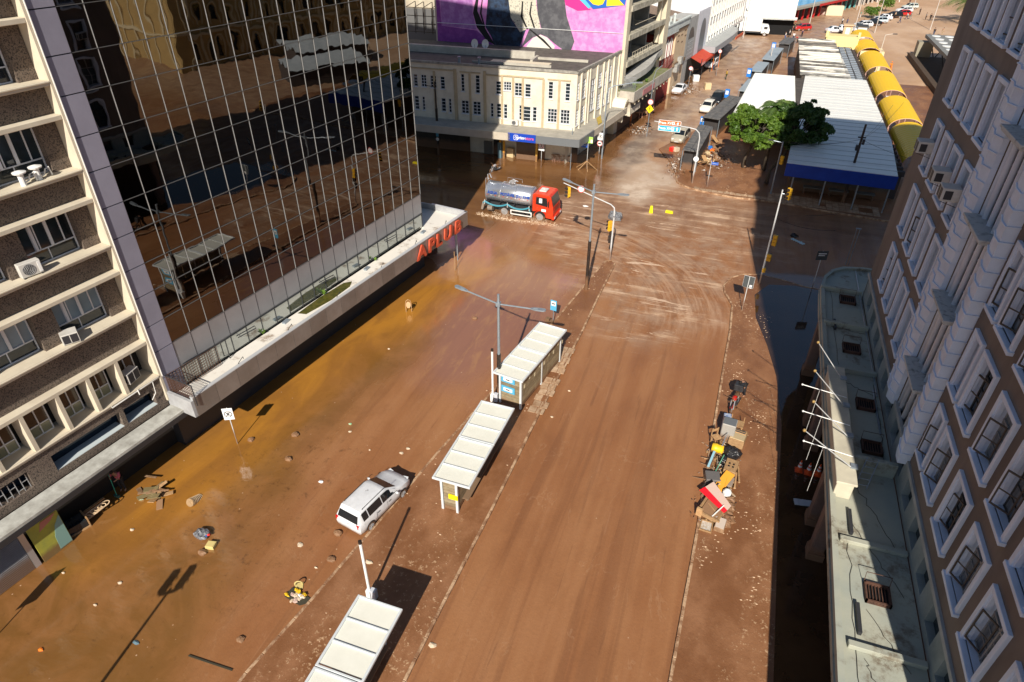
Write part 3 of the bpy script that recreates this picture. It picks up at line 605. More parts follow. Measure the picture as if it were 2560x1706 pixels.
# ================================================ TALL HOTEL-LIKE TOWER (right), local x = -world y
brw=NG('brown_tower_render'); n1=brw.noise(.7,(1,1,.3),5,.6)
brm=brw.fin(brw.mix(brw.rng(n1,.35,.7),(.18,.147,.125),(.13,.105,.09)),.85,n1,.01,.3)
trim=mat('skylit_trim',(.68,.76,.9),.6,n=.9,col2=(.56,.63,.75))  # white trim; the blue sky light it gets in shade is put into its colour
tw=thing('stone_tower','tall brown tower with white framed windows at the right edge','building',(8.9,0,0),-90)
cols=[(-11.75,1.63),(-14.07,1.63),(-16.35,1.63),(-18.65,1.63),(-20.95,1.6),(-22.55,1.1),(-30.45,1.5),(-32.65,1.55),(-34.75,1.5),(-36.95,1.45)]
rz=[8.03+3.3*k for k in range(8)]
holes=[(x-w_/2+.17,x+w_/2-.17,z+.17,z+2.31) for x,w_ in cols for z in rz]
m=MB(); m.wall(-40.5,-9.5,7.0,34.5,holes+[(-27.6,-25.0,7.0,34.4)],y=0,mi=0)
m.quad((-9.5,0,0),(-9.5,24,0),(-9.5,24,34.5),(-9.5,0,34.5)); m.quad((-40.5,24,0),(-40.5,0,0),(-40.5,0,34.5),(-40.5,24,34.5)); m.box(-40.5,23,0,-9.5,24,34.5)
m.box(-40.3,.02,34.3,-9.7,23.9,34.5); m.box(-40.2,1.4,34.5,-13,20,39); m.quad((-27.6,.5,7),(-25,.5,7),(-25,.5,34.4),(-27.6,.5,34.4))
m.quad((-27.6,0,7),(-27.6,.5,7),(-27.6,.5,34.4),(-27.6,0,34.4)); m.quad((-25,0,7),(-25,.5,7),(-25,.5,34.4),(-25,0,34.4))
m.obj('brown_wall',brm,tw,fix=False)
m=MB(); m.box(-40.3,1.1,5.5,-9.6,1.2,34.4); m.obj('interior_darkness',dark,tw)
sash=mat('dark_sash',(.06,.055,.05),.5); pal_=mat('pale_sash',(.3,.3,.3),.5); curt=mat('curtain',(.3,.26,.2),.9,n=2,col2=(.15,.13,.1),stretch=(1,6,.3))
def tower_window(w_):
    a,b_=-w_/2,w_/2; i=.17; H=2.48
    m=MB(); m.box(a,-.12,.0,a+i,.02,H); m.box(b_-i,-.12,0,b_,.02,H); m.box(a+i,-.12,H-i,b_-i,.02,H); m.box(a-.04,-.18,-.02,b_+.04,.02,.12)
    m.box(a+i-.02,0,.12,a+i,.3,H-i); m.box(b_-i,0,.12,b_-i+.02,.3,H-i); m.box(a+i,0,H-i,b_-i,.3,H-i+.02); m.box(a+i,0,.1,b_-i,.3,.17)
    m.box(a+i-.005,-.06,.14,a+i+.05,.1,H-i)
    f=MB(); y=.22; fr_=.05
    f.box(a+i,y,.17,a+i+fr_,y+.05,H-i); f.box(b_-i-fr_,y,.17,b_-i,y+.05,H-i); f.box(a+i,y,.17,b_-i,y+.05,.22); f.box(a+i,y,H-i-.05,b_-i,y+.05,H-i)
    f.box(-.03,y-.01,.17,.03,y+.05,H-i); f.box(a+i,y-.01,1.55,b_-i,y+.05,1.61)
    for z in (.62,1.08): f.box(a+i,y,z,b_-i,y+.04,z+.022)
    g_=MB(); g_.quad((a+i,y+.03,.17),(b_-i,y+.03,.17),(b_-i,y+.03,H-i),(a+i,y+.03,H-i))
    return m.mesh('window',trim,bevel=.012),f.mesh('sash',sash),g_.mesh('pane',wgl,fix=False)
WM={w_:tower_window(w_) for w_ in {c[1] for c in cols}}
op=MB(); op.box(0,-.02,0,.5,.02,1.3); op.box(0,-.02,0,.5,.02,1.3); opn=MB()
opn.box(0,-.02,0,.04,.02,1.32); opn.box(.52,-.02,0,.56,.02,1.32); opn.box(.04,-.02,0,.52,.02,.05); opn.box(.04,-.02,1.27,.52,.02,1.32); opn.box(.04,-.01,.6,.52,.01,.64)
opme=opn.mesh('open_casement',sash); ct=MB(); ct.quad((-.4,.32,.2),(.35,.32,.2),(.35,.34,2.2),(-.4,.34,2.2)); ctm=ct.mesh('curtain',curt,fix=False)
rr=random.Random(5); SA2={};PA2={}
for k_,v_ in WM.items():
    q_=v_[2].copy(); q_.materials[0]=mat('pane_with_blind',(.2,.22,.23),.15,n=2,col2=(.06,.07,.08),stretch=(1,4,.2)); PA2[k_]=q_; q_=v_[1].copy(); q_.materials[0]=pal_; SA2[k_]=q_
for z in rz:
    for x,w_ in cols:
        a,b_,c_=WM[w_]; o=put('window',a,tw,TR(x,0,z)); put('sash',b_ if rr.random()<.6 else SA2[w_],o); put('pane',c_ if rr.random()<.6 else PA2[w_],o)
        if rr.random()<.28: put('open_casement',opme,o,TR(-w_/2+.2+.5,.2,.3,rz=-180+rr.uniform(15,50)))
        if rr.random()<.4: put('curtain',ctm,o)
# rusticated bay with V-stepped courses and slim pillars
blk_=MB(); blk_.prism([(-.5,0),(.5,0),(.5,-.42),(.05,-.42),(-.5,-.3)],.0,.5); blk_.prism([(-.53,0),(.54,0),(.54,-.47),(.05,-.47),(-.53,-.34)],.5,.55)
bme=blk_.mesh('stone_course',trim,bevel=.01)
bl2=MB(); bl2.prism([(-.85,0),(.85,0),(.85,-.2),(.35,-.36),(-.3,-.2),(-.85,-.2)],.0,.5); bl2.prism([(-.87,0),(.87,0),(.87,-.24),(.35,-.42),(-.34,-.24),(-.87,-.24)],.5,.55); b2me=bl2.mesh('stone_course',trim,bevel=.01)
for i in range(50):
    z=6.9+.55*i; put('stone_course',bme,tw,TR(-24.02,0,z)); put('stone_course',b2me,tw,TR(-28.45,0,z))
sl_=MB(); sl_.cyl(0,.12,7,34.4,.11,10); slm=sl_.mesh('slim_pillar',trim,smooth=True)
for x in (-25.15,-25.75,-26.45,-27.15,-27.5): put('slim_pillar',slm,tw,TR(x,0,0))
lg_=MB(); lg_.box(-27.55,-.5,0,-24.95,.3,.1); lg_.box(-27.5,-.45,-.1,-25,.3,0); lgm=lg_.mesh('bay_ledge',mat('stained_trim',(.5,.51,.5),.8,n=4,col2=(.2,.21,.2),thr=(.52,.7)),bevel=.01)
for k in range(8): put('bay_ledge',lgm,tw,TR(0,0,9.5+3.3*k))
bg_=MB(); bg_.box(-27.5,.3,7,-25,.36,34); bg_.obj('bay_glazing',wgl,tw)
bb=MB()
for k in range(40): bb.box(-27.5,.25,7.3+.68*k,-25,.31,7.34+.68*k)
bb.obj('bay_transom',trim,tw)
m=MB(); m.box(-40.6,-.1,6.92,-9,.05,7.12); m.obj('string_course',mat('grey_stucco',(.42,.43,.42),.8,n=1,col2=(.3,.31,.3)),tw,bevel=.01)
m=MB(); hs=[(-x-.0,-x+1.0,5.75,6.75) for x in range(11,40,2)]; m.wall(-40.6,-5,5.4,6.92,hs,y=.03,reveal=.3); m.obj('clerestory_wall',mat('grey_green_stucco',(.33,.36,.35),.85,n=.8,col2=(.22,.25,.24)),tw,fix=False)
m=MB(); m.box(-40.4,.9,0,-5,1.0,5.4)
m.obj('ground_floor_wall',mat('lobby_wall',(.05,.035,.028),.7,n=1,col2=(.03,.02,.016)),tw)
m=MB(); m.box(-40.5,.3,5.3,-5,.35,6.9); m.obj('clerestory_glass',wgl,tw)
# marquise
mq=NG('marquise_concrete'); n1=mq.noise(.7,(1,1,1),6,.7); n2=mq.noise(3,(1,1,1),5,.75); n3=mq.noise(.25,(1,1,1),3)
mqm=mq.fin(mq.mix(mq.math('MULTIPLY',mq.rng(n1,.5,.66),mq.rng(n2,.35,.6)),mq.mix(mq.rng(n3,.4,.6),(.4,.4,.32),(.32,.345,.3)),(.17,.14,.1)),.85,n2,.03,.4)
TI=Matrix.Translation((8.9,0,0))@Matrix.Rotation(R(-90),4,'Z'); TI=TI.inverted()
out=[(5.98,4),(6.1,14),(6.3,28),(6.42,38.5),(6.5,41.0),(6.75,42.4),(7.25,43.5),(8.0,44.2),(9.2,44.5),(11,44.5)]
m=MB(TI); m.prism(out+[(11,40.6),(8.88,40.6),(8.88,4)],4.85,5.42); m.obj('marquise_slab',mqm,tw)
m=MB(TI); inn=[(x+.22 if i<5 else x+.12,y-(0 if i<5 else .2)) for i,(x,y) in enumerate(out)]
for i in range(len(out)-1): m.prism([out[i],out[i+1],inn[i+1],inn[i]],5.42,5.6)
m.prism([(x-.05,y) for x,y in out[:5]]+[(x,y) for x,y in out[:5]][::-1],5.2,5.3)
m.obj('marquise_rim',mqm,tw)
for y,h in ((10.9,.16),(15.4,.2),(20.0,.18),(24.3,.75),(31.8,.28),(36.4,.3),(40.75,.3)):
    m=MB(TI); m.box(6.5,y-.12,5.42,8.86,y+.12,5.42+h); m.obj('marquise_rib',mqm,tw,bevel=.02)
m=MB(TI); m.box(6.34,22.3,5.42,7.0,30.6,6.25); m.box(6.28,22.2,6.25,7.08,30.7,6.36); m.obj('flagpole_plinth',mat('sunlit_cream_plinth',(.6,.55,.42),.8,n=1,col2=(.45,.41,.32)),tw,bevel=.02)
rust=mat('rusty_steel',(.12,.055,.035),.8,n=5,col2=(.06,.03,.02))
for x,y,s_ in ((8.0,39.7,.45),(7.85,34.1,.45),(8.15,29.1,.42),(8.15,25.9,.42),(7.62,17.75,.42)):
    m=MB(TI); 
    for a in range(8): m.box(x-s_+a*s_/4+.03,y-s_,5.5,x-s_+a*s_/4+.06,y+s_,5.53)
    m.box(x-s_,y-s_,5.42,x+s_,y-s_+.06,5.6); m.box(x-s_,y+s_-.06,5.42,x+s_,y+s_,5.6); m.box(x-s_,y-s_,5.42,x-s_+.06,y+s_,5.6); m.box(x+s_-.06,y-s_,5.42,x+s_,y+s_,5.6)
    m.tube([(x-s_,y+s_,5.6),(x-s_,y+s_+.1,5.95),(x+s_,y+s_+.1,5.95),(x+s_,y+s_,5.6)],.015,5); o=m.obj('roof_hatch',rust,tw)
    m=MB(TI); m.box(x-s_+.06,y-s_+.06,5.422,x+s_-.06,y+s_-.06,5.46); m.obj('hatch_hole',dark,o)
for x,y0,y1 in ((6.93,20.35,21.6),(6.9,15.9,17.1),(7.1,35.9,36.9)):
    m=MB(TI); m.box(x-.06,y0,5.44,x+.06,y1,5.62); m.obj('black_floodlight_bar',darkmet,tw)
cab=MB(TI)
def wander(p,q,n=9,a=.25,z=5.45):
    p,q=Vector(p),Vector(q); return [tuple((p.lerp(q,i/n)+Vector((mnoise.noise(Vector((i*.7,p.x,p.y)))*a,mnoise.noise(Vector((i*.9,p.y,q.x)))*a,0))).to_3d()[:2])+(z+(.0),) for i in range(n+1)]
for p,q in (((6.7,36.3,0),(8.7,36.0,0)),((7.0,41.5,0),(7.2,28,0)),((7.0,24,0),(8.6,20,0)),((7.0,21,0),(8.5,18,0)),((7.2,17,0),(8.4,15,0)),((7.0,15,0),(7.6,13.4,0)),((8.7,31,0),(8.6,25,0)),((7.1,31,0),(8.7,30,0)),((6.8,20,0),(6.75,12,0))):
    cab.tube(wander(p,q,14,.18),.009,5)
cab.obj('loose_cable',blackp,tw)
m=MB(TI); m.tube([(8.75,44,5.5),(8.75,30,5.5)],.03,5); m.tube([(8.62,30.5,5.5),(8.62,27,5.5)],.04,5); m.obj('conduit',steel,tw)
# columns under the marquise edge
sc_=MB(TI)
cb=MB(); cb.box(-.3,-.3,.0,.3,.3,4.9); cb.box(-.38,-.38,0,.38,.38,.55); cb.box(-.34,-.34,.55,.34,.34,.7); cb.box(-.26,-.33,.7,.26,-.3,4.8)
cbm=cb.mesh('marquise_column',mat('brown_stone_column',(.17,.12,.1),.7,n=2,col2=(.11,.08,.07),dirt=.9),bevel=.02)
for y in (8,10.5,23.75,25.9,31.6,33.7,39.0): put('marquise_column',cbm,tw,TI@TR(6.98,y,0))
gar=MB(TI)
for y in (22.5,24.6,26.7,28.8): gar.tube([(6.36,y+k*.2,4.9+.25*math.sin(k*PI/10)) for k in range(11)],.05,6)
gar.obj('swag_ornament',mqm,tw)
# ================================================ CREAM TWO-STOREY CORNER BUILDING
crw=mat('cream_wall_stained',(.74,.68,.55),.75,n=.9,col2=(.6,.54,.42),thr=(.45,.75)); tanp=mat('tan_pilaster',(.52,.42,.27),.75,n=1.2,col2=(.42,.33,.2))
cb_=thing('corner_building','cream two-storey corner building with steel windows and shops under a grey canopy','building',(-18.05,72.74,0),2.5)
CM=Matrix.Translation((-18.05,72.74,0))@Matrix.Rotation(R(2.5),4,'Z'); CI=CM.inverted(); SM=Matrix.Rotation(R(79),4,'Z')   # side wall frame in the building frame
def win_grid(w_,h,nx,nz,mm=None,paneM=None,depth=.12):
    f=MB(); t_=.05
    f.box(-w_/2,0,0,-w_/2+t_,.06,h); f.box(w_/2-t_,0,0,w_/2,.06,h); f.box(-w_/2,0,0,w_/2,.06,t_); f.box(-w_/2,0,h-t_,w_/2,.06,h)
    for i in range(1,nx): x=-w_/2+w_*i/nx; f.box(x-.025,0,0,x+.025,.06,h)
    for j in range(1,nz): z=h*j/nz; f.box(-w_/2,-.005,z-.022,w_/2,.055,z+.022)
    f.box(-w_/2-.06,-.14,-.08,w_/2+.06,.02,-.0)
    p=MB(); p.quad((-w_/2,.07,0),(w_/2,.07,0),(w_/2,.07,h),(-w_/2,.07,h))
    return f.mesh('window',mm or fr_w),p.mesh('pane',paneM or wgl,fix=False)
up=[(-19.36,-18.85,7.44,8.8,1),(-18.4,-17.74,7.46,8.8,2),(-17.24,-16.51,7.43,8.78,2),(-16.02,-15.46,7.38,8.75,1),(-13.48,-13.06,7.3,9.2,1),(-11.74,-11.2,7.22,9.2,1),(-9.3,-8.63,7.29,8.72,1),(-8.37,-7.47,7.79,8.73,3),(-7.09,-6.18,7.29,8.7,2),(-5.88,-5.19,7.25,8.67,1),(-3.2,-2.65,7.27,9.09,1),(-1.28,-.72,7.19,9.05,1),
 (-19.43,-18.85,4.82,6.38,1),(-18.45,-18.1,4.81,6.36,1),(-16.03,-15.47,4.84,6.36,1),(-15.11,-14.76,4.77,6.37,1),(-13.51,-12.61,4.83,6.31,2),(-12.09,-11.15,4.82,6.3,2),(-9.96,-9.6,4.71,6.28,1),(-9.23,-8.64,4.72,6.28,1),(-8.38,-7.92,4.66,6.28,1),(-6.55,-6.18,4.69,6.31,1),(-6.03,-5.16,4.59,6.23,1),(-4.94,-4.45,4.65,6.25,1),(-3.18,-2.1,4.73,6.22,3),(-1.7,-.64,4.68,6.22,3)]
up+= [(-22.8+0,-22.2,7.4,8.8,1),(-21.6,-21.0,7.4,8.8,1),(-22.9,-22.3,4.8,6.3,1),(-21.6,-21.0,4.8,6.3,1)]
m=MB(); hs=[u[:4] for u in up]; m.wall(-26,0,3.9,10.1,hs,0,0,reveal=.12)
m.wall(-26,0,0,3.9,[],y=1.2)
m.obj('front_wall',crw,cb_,fix=False)
sidew=[(.25,.85,4.5,6.2),(1.4,2.5,4.6,6.3),(1.4,2.5,7.2,9.2),(4.1,5.4,5.2,8.7),(6.6,7.4,7.4,9.0),(6.6,7.4,4.9,6.6),(8.2,8.9,4.9,8.9),(9.8,10.5,7.4,9.2),(9.8,10.5,4.9,6.6),(.2,.7,7.3,9.1)]
m=MB(SM); m.wall(0,13.6,3.9,10.1,sidew,0,0,reveal=.12); m.wall(0,13.6,0,3.9,[],y=1.0); m.obj('side_wall',crw,cb_,fix=False)
for a,b_,c_,d_,nx in up:
    me1,me2=win_grid(b_-a,d_-c_,nx,max(3,round((d_-c_)/.38))); o=put('window',me1,cb_,TR((a+b_)/2,.04,c_)); put('pane',me2,o)
for a,b_,c_,d_ in sidew:
    me1,me2=win_grid(b_-a,d_-c_,2,5); o=put('window',me1,cb_,SM@TR((a+b_)/2,.04,c_)); put('pane',me2,o)
m=MB()
for x in (-22,-20,-16.75,-14.1,-12.4,-10.65,-8.55,-7.25,-6.12,-3.75,-1.95): 
    m.box(x-.13,-.09,3.95,x+.13,.0,9.3)
m.box(-14.35,-.12,3.95,-14.0,0,9.7); m.box(-10.75,-.12,3.95,-10.45,0,9.7); m.box(-8.65,-.1,9.28,-3.7,0,9.45); m.box(-26,-.1,9.45,-14.1,0,9.6); m.box(-10.6,-.1,9.25,-8.6,0,9.4); m.box(-13.6,-.08,9.35,-11.1,0,9.5);m.box(-3.3,-.08,9.25,-.7,0,9.4)
m.obj('pilaster',tanp,cb_,bevel=.01)
m=MB(SM)
for x in (1.1,2.9,3.6,5.8,7.8,9.3,11.2,13.0): m.box(x-.15,-.16,3.95,x+.15,0,10.0)
m.obj('side_pilaster',crw,cb_,bevel=.01)
m=MB(); m.prism([(-26,-.12),(.1,-.12),(.1,.15),(-26,.15)],10.1,10.35); m.T=SM; m.prism([(-.1,-.12),(13.6,-.12),(13.6,.15),(-.1,.15)],10.1,10.35); m.obj('parapet_coping',mat('grey_coping',(.4,.38,.33),.8,n=2,col2=(.2,.19,.17)),cb_)
roofp=[(-26,.1),(0,.1)]+[tuple((SM@Vector((13.6,.1,0)))[:2])]+[(-26,14)]
m=MB(); m.prism(roofp,9.7,9.95); m.obj('bitumen_roof',mat('bitumen',(.07,.062,.055),.85,n=1.2,col2=(.13,.115,.1),bump=.3),cb_)
m=MB(); m.box(-26,6.5,9.95,-6.6,7.0,10.75); m.box(-6.5,4.2,9.96,-6.2,7.0,10.35); m.box(-6.3,6.6,9.96,-.2,7.0,10.2); m.box(-13,2.6,9.95,-3.6,2.75,10.2)
m.obj('roof_upstand',mat('grey_upstand',(.5,.47,.4),.8,n=1,col2=(.36,.33,.28)),cb_)
m=MB(); m.box(-11,3.0,9.96,-4,4.4,10.12); m.obj('pale_roof_slab',mat('pale_roof_slab',(.66,.58,.44),.8),cb_)
for x,y in ((-14.2,1.6),(-11.9,1.9)): m=MB(); m.cyl(x,y,9.95,10.6,.14,10); m.cyl(x,y,10.6,10.72,.2,10); m.obj('roof_vent',steel,cb_)
def dish(label,loc):
    t_=thing('satellite_dish',label,'satellite dish',loc,-160)
    m=MB(); m.cyl(0,0,0,.9,.03,6); m.obj('mast',steel,t_)
    m=MB(); rings=[]; 
    for i in range(5):
        r=.42*i/4; rings.append([(r*math.cos(2*PI*k/16),-.12+.25*(r/.42)**2*.4,1.0+r*math.sin(2*PI*k/16)*1.25) for k in range(16)])
    vs=[v for r in rings for v in r]; fs=[(i*16+k,i*16+(k+1)%16,(i+1)*16+(k+1)%16,(i+1)*16+k) for i in range(4) for k in range(16)]
    m.add(vs,fs); m.obj('reflector',cleanw,t_,smooth=True,fix=False)
    m=MB(); m.tube([(0,-.1,.6),(0,-.5,.95)],.02,5); m.obj('feed_arm',darkmet,t_)
dish('white satellite dish on the cream building roof, left of the two below the mural',tuple(CM@Vector((-14.6,8.0,10.0)))); dish('white satellite dish on the cream building roof, right of the two below the mural',tuple(CM@Vector((-13.3,8.2,10.0))))
# canopy round the corner
cg=mat('canopy_top_grey',(.42,.39,.33),.8,n=1,col2=(.3,.28,.24)); cdk=mat('canopy_band_grey',(.15,.16,.17),.5); cln=mat('canopy_band_cream',(.55,.49,.4),.6,n=1,col2=(.46,.4,.32))
pA=CI@Vector((-16.6,69.45,0)); pB=CI@Vector((-14.35,84.5,0)); pC=CI@Vector((-44,68.6,0))
m=MB(); m.prism([(pC.x,pC.y),(pA.x,pA.y),(pB.x,pB.y),(pB.x-2.6,pB.y+.3),(.0,-.05),(-26,-.05)],3.9,4.02); m.obj('canopy_slab',cg,cb_)
def band(a,b_,z0,z1,name,mt,off=0):
    a=Vector((a[0],a[1],0)); b_=Vector((b_[0],b_[1],0)); d=(b_-a).normalized(); n=Vector((d.y,-d.x,0)); m=MB(); p=[a+n*(.03+off),b_+n*(.03+off),b_-n*.1,a-n*.1]; m.prism([tuple(q[:2]) for q in p],z0,z1); return m.obj(name,mt,cb_)
pa=Vector((pA.x,pA.y,0)); pc=Vector((pC.x,pC.y,0)); dd=(pc-pa).normalized()
band(pa+dd*8.3,pc,3.25,4.06,'canopy_band',cln); band(pa,pa+dd*4.95,3.25,4.06,'canopy_band',cdk); band(pa+dd*7.9,pa+dd*8.3,3.25,4.06,'canopy_band',cln)
band(pa+dd*4.9,pa+dd*7.95+dd*.2,3.25,4.1,'store_sign_board',mat('store_blue',(.01,.06,.45),.4),.05)
band((pA.x,pA.y),(pA.x+(pB.x-pA.x)*.28,pA.y+(pB.y-pA.y)*.28),3.25,4.06,'canopy_band',cdk); band((pA.x+(pB.x-pA.x)*.28,pA.y+(pB.y-pA.y)*.28),(pB.x,pB.y),3.3,4.06,'canopy_band',cln)
th=math.degrees(math.atan2(-dd.y,-dd.x))
def onband(me,s,out_=.11,z=3.68,name='sign_lettering'):
    c=pa+dd*s; n=Vector((-dd.y,dd.x,0)); n=n if n.y<0 else -n; p=c+n*out_; return put(name,me,cb_,Matrix.Translation((p.x,p.y,z))@Matrix.Rotation(R(th),4,'Z')@Matrix.Rotation(R(90),4,'X'))
tw_=mat('sign_white',(.85,.85,.85),.4); tp=mat('sign_pink',(.8,.12,.22),.4)
onband(textmesh('prime',.46,.01,tw_,bold=.014),6.55); onband(textmesh('store',.46,.01,tp,bold=.006),5.62)
lg2=MB()
for k in range(4):
    pass
r_=[(.0+.26*(abs(math.cos(a))**.5)*math.copysign(1,math.cos(a)),.26*(abs(math.sin(a))**.5)*math.copysign(1,math.sin(a)),0) for a in [2*PI*i/24+.01 for i in range(25)]]
lg2.tube(r_,.028,5); lg2.tube([(.1*math.cos(a),.1*math.sin(a),0) for a in [2*PI*i/14 for i in range(15)]],.03,5); lg2.tube([(-.14,-.02,0),(-.02,.17,0),(.14,-.02,0)],.025,5)
onband(lg2.mesh('store_logo',tw_),7.2,name='store_logo')
# under the canopy
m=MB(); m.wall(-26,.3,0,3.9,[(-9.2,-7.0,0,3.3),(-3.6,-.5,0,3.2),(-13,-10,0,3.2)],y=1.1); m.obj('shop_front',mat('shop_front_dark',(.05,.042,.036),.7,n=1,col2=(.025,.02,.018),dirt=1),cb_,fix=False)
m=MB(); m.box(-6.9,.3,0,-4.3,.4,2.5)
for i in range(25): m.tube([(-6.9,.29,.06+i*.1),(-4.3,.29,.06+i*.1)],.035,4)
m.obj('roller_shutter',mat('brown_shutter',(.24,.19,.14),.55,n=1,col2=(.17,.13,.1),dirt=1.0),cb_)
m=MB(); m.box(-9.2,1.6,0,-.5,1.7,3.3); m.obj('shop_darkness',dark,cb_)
oy=mat('orange_yellow_post',(.75,.3,.03),.5,n=1.2,col2=(.6,.42,.04),dirt=.8)
for x in (-8.8,-4.35,-8.35): m=MB(); m.box(x-.11,-1.0+.9,0,x+.11,-.75+.9,3.25); m.obj('shop_post',oy,cb_)
m=MB(SM); m.box(9.5,-1.5,3.2,14.5,1,3.9) if False else None
ring=[]
m=MB(SM)
arc=[(11.0+3.2*(1-math.cos(a))/2*2*.5+0,0) for a in (0,)]
pts=[(12.9-1.7*math.cos(a),2.4+2.5*math.sin(a)) for a in [PI*i/12 for i in range(13)]]; inn_=[(12.9-1.35*math.cos(a),2.4+2.15*math.sin(a)) for a in [PI*i/12 for i in range(13)]]
for i in range(12):
    m.add([(pts[i][0],-1.7,pts[i][1]),(pts[i+1][0],-1.7,pts[i+1][1]),(pts[i+1][0],.1,pts[i+1][1]),(pts[i][0],.1,pts[i][1]),(inn_[i][0],-1.7,inn_[i][1]),(inn_[i+1][0],-1.7,inn_[i+1][1]),(inn_[i+1][0],.1,inn_[i+1][1]),(inn_[i][0],.1,inn_[i][1])],[(0,1,2,3),(4,7,6,5),(0,4,5,1),(3,2,6,7)])
m.box(14.3,-1.7,2.6,18.2,.1,3.3); m.obj('arched_entrance_hood',crw,cb_,fix=True)
m=MB(SM); m.prism([(3.2,-1.6),(4.4,-1.6),(7.0,-.4),(5.6,-.4)],4.05,4.12); m.obj('yellow_tarpaulin',mat('mustard_tarp',(.5,.36,.06),.7,n=3,col2=(.35,.25,.05)),cb_)
ac_split('outdoor air conditioner fixed to the cream facade above the blue shop sign',tuple(CM@Vector((-6.95,-.45,4.05))),2.5,.8,.6,.3)

# ================================================ MURAL / CONCRETE FRAME BUILDING
co_=thing('mural_building','half-open concrete frame building with a pink and black mural on its blind wall','building',(-15.95,86.3,0),81.5)
KM=Matrix.Translation((-15.95,86.3,0))@Matrix.Rotation(R(81.5),4,'Z'); KI=KM.inverted()
oldc=mat('weathered_concrete',(.5,.46,.37),.85,n=1.3,col2=(.28,.26,.2),thr=(.42,.62),bump=.2,bscale=6); palec=mat('pale_cream_concrete',(.68,.6,.45),.8,n=.8,col2=(.55,.48,.36))
m=MB(KI); m.box(-41,86.25,8,-16.1,87.5,27); m.box(-42,92,0,-20,110,26); m.obj('blind_wall',mat('mural_side',(.5,.42,.34),.8),co_)
ms=1.078
def MP(p,y): 
    x,z=p; return (ms*(-14.9+x)-.0,86.2-y,26+ms*(z-26))
mural=[('pink',[(-22.9,10.8),(.06,10.8),(.06,22),(-22.9,22)],(.6,.2,.5),(.7,.33,.6)),
('deep_purple',[(-22.86,15.57),(-22.94,10.89),(-21.53,10.85),(-15.46,10.92),(-17.7,12.49),(-22.31,12.78),(-22.42,15.58)],(.22,.04,.26),(.3,.07,.32)),
('purple_upper',[(-22.4,22),(-22.3,12.8),(-17.75,12.6),(-18.2,14.4),(-17.8,22)],(.33,.12,.38),(.45,.22,.5)),
('navy',[(-16.2,22),(-16.23,15.86),(-16.56,12.92),(-15.88,11.99),(-15.46,11.05),(-12.25,11.01),(-11.46,12.96),(-12.27,12.68),(-13.23,13.92),(-13.65,15.97),(-13.65,22)],(.012,.016,.03),(.03,.06,.12)),
('black_band',[(-17.7,22),(-17.75,15.79),(-18.14,14.38),(-17.69,12.85),(-16.45,11.47),(-15.32,10.99),(-16.29,12.33),(-16.84,13.14),(-17.58,14.64),(-17.4,15.8),(-17.35,22)],(.01,.01,.012),None),
('script_panel',[(-13.6,22),(-13.65,15.97),(-13.37,14.15),(-12.2,12.63),(-11.32,13.03),(-9.64,13.07),(-10.16,15.0),(-10.33,16.12),(-10.3,22)],(.6,.56,.45),(.12,.12,.12)),
('grey_shape',[(-10.2,22),(-10.26,16.12),(-10.09,14.66),(-9.57,13.07),(-11.05,13.08),(-11.97,11.02),(-10.63,12.13),(-9.69,12.54),(-8.88,12.29),(-7.92,11.64),(-6.69,10.94),(-5.9,11.06),(-5.56,12.02),(-6.02,13.16),(-6.62,14.61),(-6.96,16.26),(-6.9,22)],(.07,.07,.08),(.12,.12,.13)),
('white_shape',[(-11.42,11.06),(-10.62,12.07),(-9.69,12.5),(-8.88,12.23),(-7.91,11.4),(-7.95,10.92)],(.7,.66,.58),None),
('magenta',[(-6.9,20),(-6.96,16.26),(-6.81,15.77),(-5.37,15.23),(-3.86,15.41),(-5.19,16.34)],(.65,.03,.25),None),
('cyan',[(-5.5,20),(-5.19,16.34),(-4.12,15.51),(-3.76,15.75),(-4.56,16.37),(-4.6,20)],(.1,.5,.7),None),
('blue',[(-4.6,20),(-4.56,16.37),(-3.61,15.48),(-.08,16.03),(.02,16.57),(.02,20)],(.02,.12,.5),None),
('yellow_disc',[(-4.18,19),(-4.18,16.39),(-3.65,15.97),(-3.02,15.87),(-2.54,16.02),(-2.33,16.47),(-2.3,19)],(.8,.6,.02),None),
('yellow_block',[(-2.08,20),(-2.12,15.85),(-.14,16.03),(-.74,16.54),(-1,20)],(.8,.6,.02),None),
('black_curl',[(-11.1,13.0),(-10.9,13.02),(-9.2,12.0),(-8.1,11.0),(-8.25,10.95),(-9.5,11.9)],(.01,.01,.01),None),
('black_curl',[(-12.0,15.9),(-11.85,15.9),(-11.9,14.3),(-11.2,13.0),(-11.4,13.0),(-12.15,14.3)],(.01,.01,.01),None),
('black_curl',[(-16.95,15.9),(-16.85,15.9),(-17.05,14.4),(-16.6,12.9),(-16.75,12.9),(-17.25,14.4)],(.01,.01,.012),None),
('black_curl',[(-10.9,15.9),(-10.8,15.9),(-10.9,14.6),(-10.3,13.1),(-10.5,13.1),(-11.1,14.6)],(.01,.01,.012),None)]
for k,(nm,pl,c1,c2) in enumerate(mural):
    m=MB(KI); f=[MP(p,.004*(k+1)) for p in pl]; n=len(f); m.add(f+[(x,86.26,z) for x,y,z in f],[tuple(range(n))]+[(i,(i+1)%n,n+(i+1)%n,n+i) for i in range(n)])
    m.obj('mural_'+nm,mat('paint_'+nm,c1,.7,**(dict(n=1.4 if nm!='script_panel' else 5,col2=c2,thr=(.42,.62) if nm!='script_panel' else (.56,.6)) if c2 else {})),co_,fix=False)
m=MB(KI)
for z in (13.0,): 
    a=MP((-22.9,13.1),.08); b_=MP((.05,13.2),.08); m.tube([a,b_],.03,4)
m.obj('wall_cable',cleanw,co_)
def crb(m,*a,**k): m.box(*a,**k)
